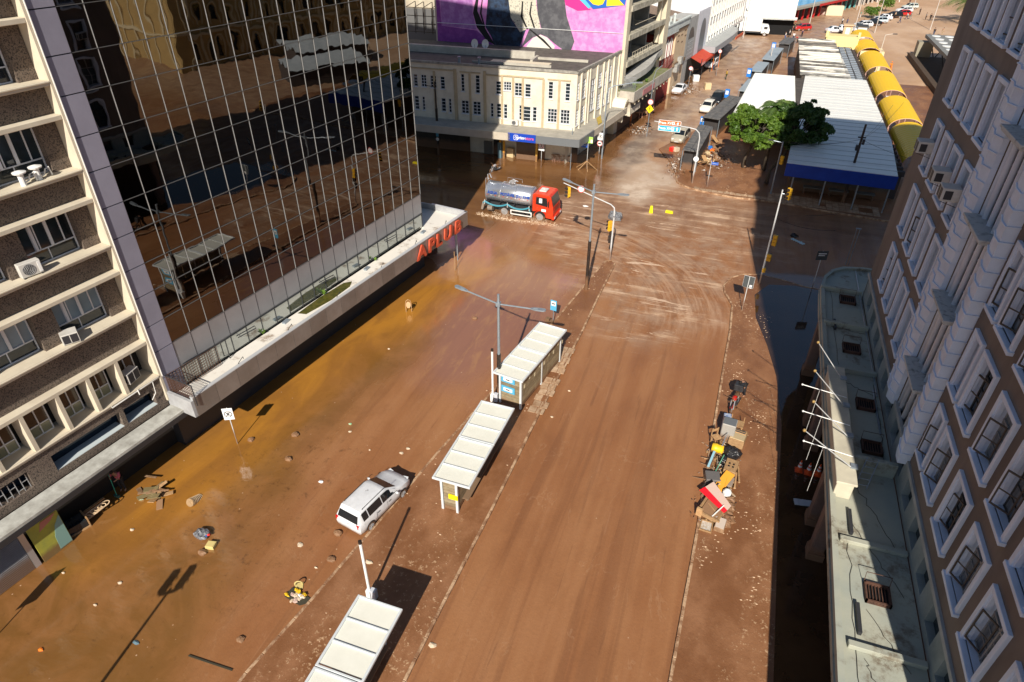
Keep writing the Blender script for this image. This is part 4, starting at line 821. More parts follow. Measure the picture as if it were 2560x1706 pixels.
for q in ((-.1,-.35,6.2,1.0,.6,27),(15.6,-.45,6.5,17.6,.4,27),(1.7,0,9,2.2,.5,27),(14.3,-.05,9,14.9,.5,27),(-.1,.2,0,1.2,14,6.2),(15.8,.2,0,17.4,10,6.5)): m=MB(); m.box(*q); m.obj('concrete_pier',palec,co_,bevel=.02)
m=MB() if False else m
for z in (8.7,11.8,15.0,18.2,21.4): 
    m=MB(); m.box(.9,-.5,z-.55,15.6,-.2,z+.1); m.box(.9,-.2,z-.35,15.6,11,z); m.obj('floor_slab',oldc,co_,bevel=.02)
m=MB()
for z in (8.75,11.9,15.1,18.3): 
    for x in (4.6,7.2): m.box(x,1.4,z,x+.12,4.5,z+2.7)
    m.box(9.0,2.2,z,9.15,5,z+2.7); m.box(12.8,1.2,z,13.2,5,z+2.7)
m.box(1,6,8,15.6,6.2,27); m.obj('partition_wall',mat('grey_partition',(.3,.3,.29),.85,n=1,col2=(.2,.2,.2)),co_)
m=MB()
for z in (8.8,12): m.tube([(3.0,-.35,z+.8),(11,-.35,z+.8)],.03,5); 
for i in range(9): m.tube([(3.0+i,-.35,8.8),(3.0+i,-.35,9.6)],.02,5)
m.obj('balcony_rail',palec,co_)
# curved wing canopy and green terrace
m=MB(); pts=[]
for i in range(9):
    t_=i/8; pts.append((.5+15.6*t_,-.5-.9*math.sin(PI*min(1,t_*1.2)),6.7+1.3*t_**.8))
for i in range(8):
    a,b_=pts[i],pts[i+1]
    m.add([(a[0],.3,a[2]),(b_[0],.3,b_[2]),(b_[0],b_[1],b_[2]),(a[0],a[1],a[2]),(a[0],.3,a[2]-.3),(b_[0],.3,b_[2]-.3),(b_[0],b_[1],b_[2]-.75),(a[0],a[1],a[2]-.75)],[(3,2,1,0),(4,5,6,7),(3,7,6,2)])
m.obj('curved_canopy',mat('grey_shell_canopy',(.45,.44,.41),.7,n=1,col2=(.34,.33,.3)),co_,smooth=False)
m=MB(); m.box(-.2,-2.1,4.6,16,2.5,5.45); m.obj('terrace_slab',oldc,co_)
for k in range(10):
    x=.6+k*1.55; m=MB(); m.prism([(-2.1,3.9),(-.5,4.6),(-2.1,4.6)],x,x+.25,axis='x'); m.obj('terrace_bracket',palec,co_)
m=MB(); m.box(-.3,-2.2,4.4,16.1,-2.08,5.62); m.obj('terrace_parapet',mat('parapet_grey',(.5,.46,.4),.8,n=1,col2=(.33,.3,.26)),co_)
m=MB(); m.box(-.3,-2.08,4.4,-.15,-.3,5.62); m.obj('end_parapet',mat('parapet_grey'),co_)
m=MB(); m.box(3.2,-2.24,4.5,8,-2.2,5.2); m.obj('pink_banner',mat('dusty_pink',(.5,.2,.2),.7),co_)
m=MB(); m.box(-.1,-2.05,5.45,15.8,2.4,5.5); m.obj('terrace_moss',mat('moss',(.14,.18,.04),.95,n=.9,col2=(.26,.23,.16),bump=.5),co_)
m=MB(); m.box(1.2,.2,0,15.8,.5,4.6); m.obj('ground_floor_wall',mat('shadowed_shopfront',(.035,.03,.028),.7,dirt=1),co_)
m=MB()
for i in range(20): y=-2.0+i*.11; m.box(.5,y,5.5,.53,y+.03,7.2)
m.box(.5,-2.0,7.15,.54,.2,7.2); m.obj('terrace_fence',alum,co_)
m=MB(); m.box(1,3.5,5.5,15.6,3.7,8.6); m.obj('back_wall',mat('dark_back_wall',(.06,.055,.05),.8),co_)
for i,(x,y,h) in enumerate(((2.2,-1.2,.8),(6.2,-1.6,.5),(5.0,-.6,.9))): tuft('terrace_plant',['bright green bush in the near corner of the mossy terrace','dry pale plant in the middle of the mossy terrace','leafy plant by the dark wall of the mossy terrace'][i],tuple(KM@Vector((x,y,5.5))),h,40)

# ================================================ ROW OF OLD HOUSES
def rowhouse(name,label,u0,u1,h,wallm,cat='house',y=0.0,holes=(),depth=9,z0=0):
    Mx=Matrix.Translation((-18.05,72.74,0))@Matrix.Rotation(R(81.5),4,'Z')
    p=Mx@Vector((u0,0,0)); t_=thing(name,label,cat,tuple(p),81.5); w_=u1-u0
    m=MB(); m.wall(0,w_,z0,h,list(holes),y=y,reveal=.2); m.quad((0,y,z0),(0,depth,z0),(0,depth,h),(0,y,h)); m.quad((w_,depth,z0),(w_,y,z0),(w_,y,h),(w_,depth,h)); m.quad((0,y,h),(0,depth,h),(w_,depth,h),(w_,y,h)); m.quad((0,y+.35,z0),(w_,y+.35,z0),(w_,y+.35,h),(0,y+.35,h)) if not holes else None
    m.obj('wall',wallm,t_,fix=False)
    if holes: m=MB(); m.box(.1,y+.22,z0,w_-.1,y+.3,h-.2); m.obj('window_darkness',wgl,t_)
    return t_
rt=rowhouse('town_house','old red town house with white window surrounds beside the mossy terrace',31.9,38.0,9.3,mat('oxblood_wall',(.32,.03,.025),.8,n=1,col2=(.22,.03,.025)),holes=[(.8,1.5,6.2,7.8),(2.5,3.3,6.2,7.8),(4.2,5.0,6.2,7.8)],y=.3)
m=MB()
for x in (1.15,2.9,4.6):
    m.tube([(x-.5,.22,5.9),(x-.5,.22,7.9),(x,.22,8.35),(x+.5,.22,7.9),(x+.5,.22,5.9)],.09,5); m.box(x-.2,.15,4.6,x+.2,.25,5.7)
m.obj('window_surround',white,rt)
m=MB()
for i in range(30): m.box(.2+i*.19,-.1,3.4,.23+i*.19,-.07,6.0)
m.box(0,-.1,3.4,6,-.05,3.5); m.tube([(.3,-.15,4.0),(6,-.15,5.2)],.06,5); m.obj('iron_fence',mat('red_iron',(.2,.06,.05),.7),rt)
m=MB(); m.box(-.2,-.25,9.1,6.3,.1,10.5); m.box(1.2,-.2,10.5,2.6,.05,11.0); m.cyl(1.9,-.05,11.0,11.6,.18,8); m.cyl(3.9,-.05,10.5,11.5,.22,8); m.ball((3.9,-.05,11.6),.28,8); m.box(-.3,-.35,10.35,12.8,.1,10.55); m.box(6.3,-.2,9.4,12.8,.1,10.4); m.obj('ornate_parapet',mat('pale_blue_stucco',(.6,.65,.64),.8,n=2,col2=(.4,.42,.4)),rt)
bt=rowhouse('town_house','beige narrow house with slatted vents next to the red house',38.05,44.3,9.2,mat('beige_cladding',(.68,.52,.35),.7,n=1,col2=(.6,.44,.28)),y=0)
m=MB()
for x,z in ((1,8.2),(2.9,8.1),(4.7,8.5),(1,7.4),(3.4,7.0),(5,7.7)): m.box(x,-.05,z,x+.9,0,z+.16)
m.box(0,-.3,4.0,6.2,-.05,4.5); m.box(0,-.1,8.9,6.2,.1,9.3); m.obj('vent_slot',mat('brown_slot',(.2,.13,.08),.7),bt)
m=MB(); m.box(.3,-.75,3.2,1.6,-.1,4.3); m.box(2.2,-.75,4.1,3.4,-.1,5.1); m.obj('air_conditioning_box',mat('dirty_ac',(.4,.4,.38),.6,n=4,col2=(.25,.24,.22)),bt)
at_=rowhouse('town_house','grey house with one tall arched window between the beige and white houses',44.35,50.6,10,mat('grey_stucco2',(.42,.42,.41),.8,n=1,col2=(.32,.32,.31)),y=0)
m=MB(); m.prism([(1.2,3.6)]+[(2.9-1.7*math.cos(a),6.6+1.9*math.sin(a)) for a in [PI*i/10 for i in range(11)]]+[(4.6,3.6)],-.06,-.02,axis='y'); m.obj('arched_window',mat('dark_arch',(.05,.055,.06),.3),at_)
m=MB(); 
for i in range(6): m.box(1.3+i*.6,-.1,3.6,1.34+i*.6,-.06,6.8)
for i in range(5): m.box(1.2,-.1,3.9+i*.6,4.6,-.06,3.94+i*.6)
m.obj('window_bars',alum,at_)
lt=rowhouse('town_house','white house with a dark arched window beside the tall white block',50.65,58.4,10.3,mat('white_lavender',(.7,.71,.76),.7,n=1,col2=(.6,.61,.66)),y=0)
m=MB(); m.prism([(2.4,3.6)]+[(4.1-1.7*math.cos(a),6.8+2.1*math.sin(a)) for a in [PI*i/10 for i in range(11)]]+[(5.8,3.6)],-.06,-.02,axis='y'); m.obj('arched_window',mat('blue_arch',(.09,.12,.15),.3),lt)
m=MB(); m.box(0,.4,9.4,3,9,9.9); 
rf=mat('old_tile_roof',(.22,.16,.12),.9,n=2,col2=(.12,.09,.08),bump=.5)
rfm=MB(Matrix.Translation((-18.05,72.74,0))@Matrix.Rotation(R(81.5),4,'Z'))
o=thing('tiled_roof','weathered ribbed roof behind the parapets of the old houses','roof',(0,0,0))
for i in range(56): rfm.prism([(32+i*.34,0),(32.17+i*.34,.08),(32.34+i*.34,0)],0,.01) if False else None
rfm.add([(31.5,.6,9.3),(51,.6,9.6),(51,12,11.2),(31.5,12,11.2)],[(0,1,2,3)]); rfm.obj('roof_sheet',rf,o,fix=False)
rib=MB(Matrix.Translation((-18.05,72.74,0))@Matrix.Rotation(R(81.5),4,'Z'))
for i in range(46): rib.tube([(31.7+i*.42,.6,9.36+.006*i),(31.7+i*.42,12,11.25)],.06,4,cap=False)
k_=rib.obj('roof_rib',rf,o); k_['kind']='stuff'
# awning shop (red), green awning
aw=thing('shop_awning','red and orange shop awning below the old houses','awning',tuple(Matrix.Translation((-18.05,72.74,0))@Matrix.Rotation(R(81.5),4,'Z')@Vector((48.8,-.1,0))),81.5)
m=MB(); m.add([(0,0,3.6),(9.5,0,3.8),(9.5,-1.9,3.0),(0,-1.9,2.8),(0,-1.9,2.4),(9.5,-1.9,2.6)],[(0,3,2,1),(3,4,5,2)]); m.obj('canvas',mat('red_awning',(.5,.03,.025),.6,n=2,col2=(.55,.1,.03)),aw,fix=False)
m=MB(); m.box(0,-1.95,2.7,.25,-1.85,3.5); m.cyl(1.5,-1.8,0,2.9,.05,6); m.cyl(8,-1.8,0,2.9,.05,6); m.obj('awning_frame',darkmet,aw)
m=MB(); m.box(.5,-1.96,2.45,2.6,-1.9,2.8); m.obj('price_board',mat('pale_board',(.6,.3,.28),.6),aw)
m=MB(); m.wall(-2,10,0,3.6,[],y=.05); m.obj('shop_darkness',mat('shop_dark2',(.02,.018,.016),.8),aw,fix=False)
ga=thing('green_awning','small turquoise green awning sheet at the end of the red awning','awning',tuple(Matrix.Translation((-18.05,72.74,0))@Matrix.Rotation(R(81.5),4,'Z')@Vector((58.3,.2,0))),81.5)
m=MB(); m.prism([(0,0),(3.6,-.6),(3.2,-2.6),(-.2,-2.2)],3.0,3.04); m.obj('canvas',mat('turquoise_canvas',(.05,.42,.3),.6),ga)
m=MB(); m.cyl(0,-2.1,0,3,.04,6); m.cyl(3.1,-2.5,0,3,.04,6); m.obj('awning_pole',orange,ga)
# tall white block
TWM=Matrix.Translation((-18.05,72.74,0))@Matrix.Rotation(R(81.5),4,'Z')@Matrix.Translation((58.5,0,0))
wt=thing('white_block','tall white office block with narrow windows and grey street canopy','building',tuple(TWM.translation),81.5)
wp=mat('bright_white_wall',(.82,.81,.77),.7,n=.4,col2=(.76,.74,.7))
wh=[]
for j in range(7):
    for i in range(14): wh.append((1.5+i*2.1,2.1+i*2.1,5.4+j*3.1,7.2+j*3.1))
m=MB(); m.wall(0,32,4,30,wh,0,0,reveal=.25); m.quad((0,0,4),(0,20,4),(0,20,30),(0,0,30)); m.obj('white_wall',wp,wt,fix=False)
pm_=MB(); pm_.quad((-.3,.2,0),(.3,.2,0),(.3,.2,1.8),(-.3,.2,1.8)); pmm=pm_.mesh('window',mat('bronze_glass',(.06,.05,.045),.2),fix=False); sl2=MB(); sl2.box(-.38,-.12,-.12,.38,0,0); slm2=sl2.mesh('sill',white)
for a,b_,c_,d_ in wh: o=put('window',pmm,wt,TR((a+b_)/2,0,c_)); put('sill',slm2,o)
m=MB()
for i in range(15): m.box(.6+i*2.1,-.1,4.5,.9+i*2.1,0,30)
m.obj('white_rib',wp,wt)
m=MB(); cpl=[(-1.8,0),(-1.8,-2.2),(12,-2.2),(18,-1.9),(22,-.9),(24,1.5),(24,3)]; m.prism(cpl,3.3,4.1); m.obj('street_canopy',mat('grey_canopy',(.42,.43,.42),.7,n=1,col2=(.35,.36,.35)),wt)
m=MB(); m.box(-1.9,-2.3,3.2,-1.75,.1,4.2); m.box(-1.9,-2.3,3.2,12,-2.2,4.2); m.obj('canopy_edge_band',mat('grey_edge',(.33,.34,.36),.6),wt)
m=MB(); m.box(0,1.0,0,22,1.2,4); m.obj('ground_floor_wall',mat('dark_shops',(.03,.028,.03),.7),wt)
m=MB(); m.box(15,-2.32,2.9,22,-2.2,3.4,rot=None); m.obj('orange_fascia',mat('orange_fascia',(.6,.12,.05),.6),wt)
# low white building at the far corner and blue one
lw=thing('white_warehouse','low white shed-like building behind the parked box truck','building',(-14,172,0),6)
m=MB(); m.box(-6,0,0,20,14,7.6); m.obj('white_wall',wp,lw)
m=MB(); 
for i in range(9): m.box(-6,-.08,1.2+i*.7,20.1,-.02,1.25+i*.7)
m.obj('cladding_joint',mat('soft_grey',(.6,.6,.58),.7),lw)
m=MB(); m.prism([(-6,-.5),(20.5,-.5),(24,5),(12,12),(-6,12)],7.6,8.3); m.obj('grey_roof',mat('grey_roof',(.2,.21,.22),.6),lw)
m=MB(); m.box(9,-2.2,3.3,20.3,0,3.6); m.box(9,-2.2,3.3,20.3,-2.1,3.9); m.obj('white_canopy',cleanw,lw)
m=MB(); m.box(9,-.4,0,20,-.1,3.3); m.obj('dark_shopfront',dark,lw)
def farshop(name,label,a,b_,h,col,band=None,door=True,h1=3.6,col2=None):
    a=Vector(a);b_=Vector(b_); L_=(b_-a).length; d=math.degrees(math.atan2(b_.y-a.y,b_.x-a.x)); t_=thing(name,label,'building',(a.x,a.y,0),d)
    m=MB(); m.box(0,0,h1,L_,8,h); m.obj('upper_wall',mat(name+'_'+str(round(a.x)),col,.7,n=.5,col2=col2 or tuple(c*.8 for c in col)),t_)
    m=MB(); m.box(0,1.2,0,L_,8,h1); m.obj('ground_floor_wall',mat('far_shop_dark',(.035,.03,.03),.7),t_)
    m=MB(); n=max(2,int(L_/3)); 
    for i in range(n+1): m.box(i*L_/n-.25,-.05,0,i*L_/n+.25,.3,h1)
    m.obj('shop_pillar',mat('pillar_'+str(round(a.x)),band or (.5,.45,.4),.6),t_)
    if band: m=MB(); m.box(0,-1.6,h1-.5,L_,0,h1); m.obj('shop_canopy',mat('band_'+str(round(a.x)),(.3,.28,.24),.7),t_); m=MB(); m.box(L_*.45,-1.65,h1-.75,L_,-1.6,h1-.2); m.obj('red_fascia',mat('band2_'+str(round(a.x)),band,.6),t_)
    return t_
farshop('blue_shop','bright blue building with red shop pillars on the far street','(4.6'and (4.4,189.5),(18.5,219),11,(.1,.33,.6),(.45,.02,.02),col2=(.25,.5,.75))
farshop('teal_shop','teal and grey building after the blue shop',(18.7,219.5),(23,229),9,(.05,.3,.32),(.1,.35,.35))
farshop('yellow_shop','pale yellow shuttered building on the far street',(23.2,229.5),(33,250),9,(.6,.52,.3),None)
farshop('brown_shop','brown shutter-fronted building at the far end of the street',(33.3,251),(60,305),9,(.25,.2,.17),(.4,.3,.25))
farshop('far_terrace','long ochre terrace closing the far end of the square',(62,306),(130,340),12,(.5,.4,.27),(.4,.35,.3))
bgb=thing('pale_building','pale stained high building left of the mural','building',(-45,93,0),0)
m=MB(); m.box(-14,2,0,3.2,20,26); m.box(3.4,6,0,9,20,26); m.obj('wall',mat('stained_pale_wall',(.6,.54,.42),.85,n=1,col2=(.4,.34,.26),stretch=(1,1,.3)),bgb)
lat=thing('roof_framework','dark steel framework with sheet roof left of the mural','framework',(-41,89.5,8),0)
m=MB()
for i in range(9): m.box(-6+i*1.3,0,2,-5.92+i*1.3,.1,5.2); m.box(-6+i*1.3,3,2,-5.92+i*1.3,3.1,5.6)
for j in range(4): m.box(-6,0,2.2+j,5,.1,2.28+j)
for i in range(9): m.tube([(-6+i*1.3,0,5.2),(-6+i*1.3,3,5.6)],.05,4)
m.obj('steel_lattice',blackp,lat); m=MB(); m.box(-1,0,5.4,5,3.2,5.5); m.box(-8,3.5,0,6,4,4.6); m.obj('sheet_roof',mat('dark_sheet',(.13,.13,.13),.6),lat)

# ================================================ MARKET HALL ROOFS
wr=NG('white_ribbed_roof'); 
sx=wr.N.new('ShaderNodeSeparateXYZ'); wr.t.links.new(wr.pos,sx.inputs[0]); wv=wr.math('SINE',wr.math('MULTIPLY',sx.outputs[1],6.2)); n1=wr.noise(.4,(.3,1,1),6,.7)
wrm=wr.fin(wr.mix(wr.math('MULTIPLY',wr.rng(n1,.5,.75),.5),(.8,.79,.74),(.5,.48,.44)),.45,wr.math('MULTIPLY',wv,.5),.03,.5)
hall=thing('market_hall','long white-roofed market hall with blue fascia in front','building',(4.65,69.2,0),-2.5)
HM=Matrix.Translation((4.65,69.2,0))@Matrix.Rotation(R(-2.5),4,'Z'); HI=HM.inverted()
m=MB(HI); m.prism([(4.62,68.9),(14.5,68.5),(15.2,80),(15.15,110),(6.95,110.4),(5.6,85)],4.15,4.3); 
m.obj('white_roof',wrm,hall)
m=MB(HI)
for i in range(25): y=69.8+i*1.62; m.box(4.72+ (y-69)*.055,y,4.3,14.6+min(.6,(y-69)*.04),y+.05,4.34)
o=m.obj('roof_seam',mat('roof_seam_grey',(.5,.5,.48),.6),hall)
m=MB(HI); m.prism([(4.6,68.75),(14.55,68.35),(14.55,68.45),(4.6,68.85)],3.0,4.25); m.obj('blue_fascia',mat('royal_blue_fascia',(.008,.05,.36),.45,n=1,col2=(.006,.035,.28)),hall)
m=MB(HI); m.box(5.6,73.2,0,15.1,109,4.1); m.obj('hall_wall',mat('hall_wall_dark',(.1,.085,.07),.8,n=1,col2=(.05,.04,.035),dirt=1),hall)
m=MB(HI); 
for x in (5.6,8.6,11.6,14.4): m.cyl(x,69.6,0,4.15,.07,8)
m.obj('roof_post',steel,hall)
m=MB(HI)
for x in (7,9.5,12): m.box(x,72.4,.75,x+1.9,73.1,.85); m.box(x+.1,72.5,0,x+.2,73,.75); m.box(x+1.7,72.5,0,x+1.8,73,.75)
m.obj('market_counter',mat('steel_counter',(.16,.15,.13),.5,dirt=.6),hall)
h2=thing('side_hall','white roofed annexe between the palm and the long market hall','building',(-1.7,88.4,0),0)
m=MB(); m.prism([(0,-2),(1.6,22.5),(7.3,22.3),(7.3,0),(4,-2)],3.85,4.0)
for i in range(46): y=-1.9+i*.53; m.box(.15+i*.033,y,4.0,7.3,y+.1,4.03)
m.obj('white_roof',wrm,h2); m=MB(); m.box(1.9,0,0,7.2,21,3.85); m.obj('hall_wall',mat('hall_wall_dark',(.1,.085,.07)),h2)
gt=thing('roof_gutter','dark gutter strip between the two white roofs','gutter',(6.3,88,3.6),0); m=MB(); m.box(-.1,0,0,.75,22,.15); m.obj('gutter_sheet',mat('gutter_dark',(.1,.08,.07),.8),gt)
oldr=NG('patched_old_roof'); n1=oldr.noise(.5,(.12,.8,1),6,.7)
orm=oldr.fin(oldr.mix(oldr.rng(n1,.46,.54),(.7,.67,.6),oldr.mix(oldr.rng(n1,.55,.62),(.09,.085,.08),(.3,.26,.22))),.7,n1,.05,.5)
h3=thing('old_market_roof','long roof of old grey and white weathered sheets beyond the white halls','building',(6.2,109,0),0)
m=MB(); m.prism([(0,1),(0,33),(6.0,32.5),(6.3,25),(6.9,1)],4.35,4.5); m.obj('sheet_roof',orm,h3); m=MB()
for i in range(24): y=1.6+i*1.3; m.box(0,y,4.5,6.3,y+.12,4.56+.05*(i%3))
m.obj('sheet_lap',orm,h3); m=MB(); m.box(.3,1.2,0,6.2,31,4.35); m.obj('hall_wall',mat('hall_wall_dark',(.1,.085,.07)),h3)
gm_=MB(); gm_.box(-.9,0,-.03,.9,1.35,0); gme2=gm_.mesh('skylight_pane',mat('skylight_grey',(.4,.43,.45),.25))
gb_=MB()
sk=thing('glazed_side_roof','sloping roof of grey panes in a black grid beside the yellow vaults','roof',(14.3,108.5,4.2),0)
for i in range(19):
    for s_ in (0,1): put('skylight_pane',gme2,sk,TR(-.75+s_*1.0-.02*i,.2+i*1.45,0)@Matrix.Diagonal((.52,1,1,1)))
m=MB()
for i in range(20): m.box(-1.4-.02*i,.08+i*1.45,-.05,1.0-.02*i,.17+i*1.45,.05)
for s_ in (-1.3,-.28,.75): m.box(s_-.2,0,-.05,s_-.12,28,.05)
m.obj('black_grid',blackp,sk)
yb=thing('yellow_stall','pale yellow stall front at the end of the old market roof','stall',(11.0,142.5,0),0); m=MB(); m.box(0,0,0,5.5,3,5.0); m.box(-.2,-.1,4.8,.3,.3,5.8); m.box(5.2,-.1,4.8,5.6,.3,5.8); m.obj('stall_wall',mat('pale_yellow',(.8,.65,.3),.7),yb); m=MB(); m.box(5.6,-6,0,9.4,-2,3.8); m.obj('low_block',mat('pale_yellow2',(.75,.62,.36),.7),yb)
# yellow barrel vaults
yv=NG('yellow_corrugated'); sx=yv.N.new('ShaderNodeSeparateXYZ'); yv.t.links.new(yv.pos,sx.inputs[0]); wv=yv.math('SINE',yv.math('MULTIPLY',sx.outputs[1],9.0)); n1=yv.noise(.8,(.2,1.5,1),5,.7)
yvm=yv.fin(yv.mix(yv.math('MULTIPLY',yv.rng(n1,.6,.75),.6),(.92,.56,.004),(.45,.28,.03)),.5,wv,.03,.6)
vs_=[(82.5,99.6-9.8),(90.2,101.2),(102.6,114.8),(117.8-1,133.4),(135.2,144.2),(146.2,156.0)]
vs_=[(76.5,88.3),(90.0,101.3),(104.6,117.2),(120.6,133.6),(136.5,145),(148,156.5)]
lbl=['unlit yellow barrel vault nearest the camera, half behind the brown tower','yellow barrel vault partly in the tower shadow, second from the camera','third yellow barrel vault from the camera','fourth yellow barrel vault, with a lamp pole crossing it','fifth yellow barrel vault, second from the far end','yellow barrel vault at the far end of the row']
for k,(y0,y1) in enumerate(vs_):
    t_=thing('yellow_vault',lbl[k],'canopy',(18.15,y0,0),0,'yellow barrel-vault canopies over the market walk')
    m=MB(); n=14; L_=y1-y0; nl=2
    prof=[(-1.85*math.cos(a)*1.05,3.1+1.35*math.sin(a)) for a in [PI*i/n for i in range(n+1)]]
    vs=[];fs=[]
    for j in (0,1):
        for x,z in prof: vs.append((x,j*L_,z))
        for x,z in prof: vs.append((x*.985,j*L_,z-.05))
    q=n+1
    for i in range(n): fs+= [(i,i+1,2*q+i+1,2*q+i),(q+i+1,q+i,3*q+i,3*q+i+1),(i+1,i,q+i,q+i+1),(2*q+i,2*q+i+1,3*q+i+1,3*q+i)]
    m.add(vs,fs); m.obj('vault_sheet',yvm,t_,smooth=False)
    m=MB()
    for y in (0,L_/2,L_):
        for s_ in (-1,1): m.cyl(s_*1.85,y,0,3.2,.06,6)
        m.tube([(p[0]*1.0,y,p[1]-.08) for p in prof],.05,5)
    m.obj('vault_frame',mat('pinkish_steel',(.5,.3,.25),.6),t_)
    if k<5: m=MB(); m.box(-.9,-1.6,3.5,.4,-.5,3.7); m.obj('service_tray',cleanw,t_)
m=MB()
sw=thing('shadowed_walk','dark low stalls between the white hall and the yellow vaults','stall',(15.6,74,0),0); m=MB(); m.box(-.3,0,0,.4,80,2.6)
for i in range(60): m.box(-.5,i*1.3,2.5,.6,i*1.3+.5,3.0)
m.obj('stall_row',mat('stall_dark',(.07,.055,.05),.8),sw)
# bus terminal canopy
te=thing('terminal_canopy','flat grey terminal canopy with round skylights beyond the yellow vaults','canopy',(29.6,122,0),0)
m=MB(); m.box(0,0,3.6,5.5,35,4.15); m.obj('canopy_slab',mat('terminal_grey',(.24,.24,.23),.7,n=1,col2=(.18,.18,.17)),te)
skm=MB(); skm.prism([(.75*math.cos(2*PI*i/14),.9*math.sin(2*PI*i/14)) for i in range(14)],0,.08); skme=skm.mesh('round_skylight',cleanw)
for i in range(8):
    for j in (1.5,3.7): put('round_skylight',skme,te,TR(j,33-i*3.6,4.15))
m=MB(); 
for y in (1,12,23,34): m.tube([(2.5,y,0),(1.0,y,3.6)],.1,8); m.tube([(2.5,y,0),(4.5,y,3.6)],.1,8)
m.obj('canopy_strut',darkmet,te); m=MB(); m.box(-2.2,-5,0,-1.4,34,.9); m.box(-1.4,-5,0,6,34,.35); m.obj('platform',mat('muddy_platform',(.09,.06,.04),.8,n=1),te)
m=MB(); m.box(-1.0,33,0,1.6,35.5,3.0); m.obj('kiosk_block',mat('olive_block',(.3,.27,.2),.7),te)
# ornate ochre market palace, seen only as a reflection in the glass tower
oc=mat('ochre_render',(.5,.34,.13),.75,n=.6,col2=(.42,.28,.11)); ocl=mat('ochre_lesenes',(.62,.52,.33),.7)
pl2=thing('ochre_palace','long ochre market palace with arched windows across the square, mirrored in the glass tower','building',(60.5,76,0),-86)
ph=[]
for i in range(20):
    for z0_,z1_ in ((0.6,3.8),(6.4,9.2)): ph.append((-4.35-i*3.6,-3.25-i*3.6,z0_+.6,z1_))
m=MB(); m.wall(-76,0,0,15,ph,0,0,reveal=.4); m.quad((0,0,0),(0,40,0),(0,40,15),(0,0,15)); m.box(-76,1,14.9,0,40,15.2); m.obj('palace_wall',oc,pl2,fix=False)
m=MB(); m.box(-76,.45,0,0,.6,14); m.obj('palace_glazing',wgl,pl2)
arch=MB(); arch.tube([(-.9,-.05,-3.0),(-.9,-.05,0)]+[(-.9*math.cos(a),-.05,.9*math.sin(a)) for a in [PI*i/8 for i in range(1,8)]]+[(.9,-.05,0),(.9,-.05,-3.0)],.14,5); arme=arch.mesh('arch_surround',ocl)
lun=MB(); lun.prism([(.55*math.cos(PI*i/8),.6*math.sin(PI*i/8)) for i in range(9)],-.02,.02,axis='y'); lume=lun.mesh('lunette',wgl)
for i in range(20):
    for z in (3.8,9.2): put('arch_surround',arme,pl2,TR(-3.8-i*3.6,0,z)); put('lunette',lume,pl2,TR(-3.8-i*3.6,-.02,z))
m=MB()
for i in range(22): m.box(-2.2-i*3.6,-.2,0,-1.8-i*3.6,0,13.5)
m.box(-76,-.35,5.2,0,0,5.6); m.box(-76,-.5,12.8,0,0,13.6); m.box(-.02,0,5.2,.3,40,5.6); m.box(-.02,0,12.8,.4,40,13.6)
for i in range(10): m.box(-.02,2+i*4,0,.2,2.5+i*4,13)
m.obj('cornice',ocl,pl2)

# silver-roofed sheds on the hidden side of the square (mirrored in the glass)
for k,(x,y) in enumerate(((36,86),(47,97))):
    t_=thing('silver_shed',['low shed with pale sheet roof on the square beyond the tower, nearer','low shed with pale sheet roof on the square beyond the tower, farther'][k],'shed',(x,y,0),-70)
    for i in range(3): m=MB(); m.add([(-7,-4.5+3*i,2.8),(7,-4.5+3*i,2.8),(7,-3.1+3*i,3.5),(-7,-3.1+3*i,3.5),(7,-1.7+3*i,2.8),(-7,-1.7+3*i,2.8)],[(0,1,2,3),(3,2,4,5)]); m.obj('roof_sheet',mat('silver_sheet',(.6,.64,.66),.4,n=1,col2=(.45,.5,.52)),t_,fix=False)
    m=MB(); m.box(-6.8,-4,0,6.8,4,2.7); m.obj('shed_wall',mat('stall_dark'),t_)
# ================================================ STREET FURNITURE
def lamp(label,x,y,h,armz,l,r,blk,rl=.07):
    t_=thing('street_lamp',label,'street lamp',(x,y,.12),0)
    m=MB(); m.tube([(0,0,0),(0,0,blk)],.125,12); m.cyl(0,0,0,.3,.18,10); m.obj('black_base',blackp,t_,smooth=False)
    m=MB(); m.tube([(0,0,blk),(0,0,h-.12)],[.085,.07],12); m.obj('pole',steel,t_)
    m=MB(); L_=Vector(l)-Vector((x,y,0)); R_=Vector(r)-Vector((x,y,0)); L_.z=armz-.1; R_.z=armz-.1; z0=armz-.35
    c=Vector((0,0,z0)); le=c+(L_-c)*.78; re=c+(R_-c)*.78
    m.tube([tuple(le),tuple(c),tuple(re)],.045,8); m.box(-.12,-.12,z0-.12,.12,.12,z0+.12); m.obj('arm',steel,t_)
    for e,E_ in ((le,L_),(re,R_)):
        d=(E_-e); a=math.degrees(math.atan2(d.y,d.x)); m=MB(); m.prism([(-.15,-.07),(.15,-.14),(.62,-.15),(.72,-.06),(.72,.06),(.62,.15),(.15,.14),(-.15,.07)],-.03,.05); m.box(.0,-.06,.05,.3,.06,.09)
        o=m.obj('lamp_head',steel,t_,bevel=.01,M=Matrix.Translation(e)@Euler((0,R(-6),R(a))).to_matrix().to_4x4()); m=MB(); m.box(.2,-.1,-.045,.6,.1,-.03); m.obj('lens',cleanw,o)
lamp('double-armed steel street lamp standing between the two farther bus shelters',-11.16,29.65,7.6,7.2,(-14,30.28,0),(-8.44,29.46,0),3.4)
lamp('double-armed steel street lamp near the tip of the median island',-9.42,44.82,8.8,8.45,(-11.96,45.89,0),(-6.94,44.42,0),4.2)
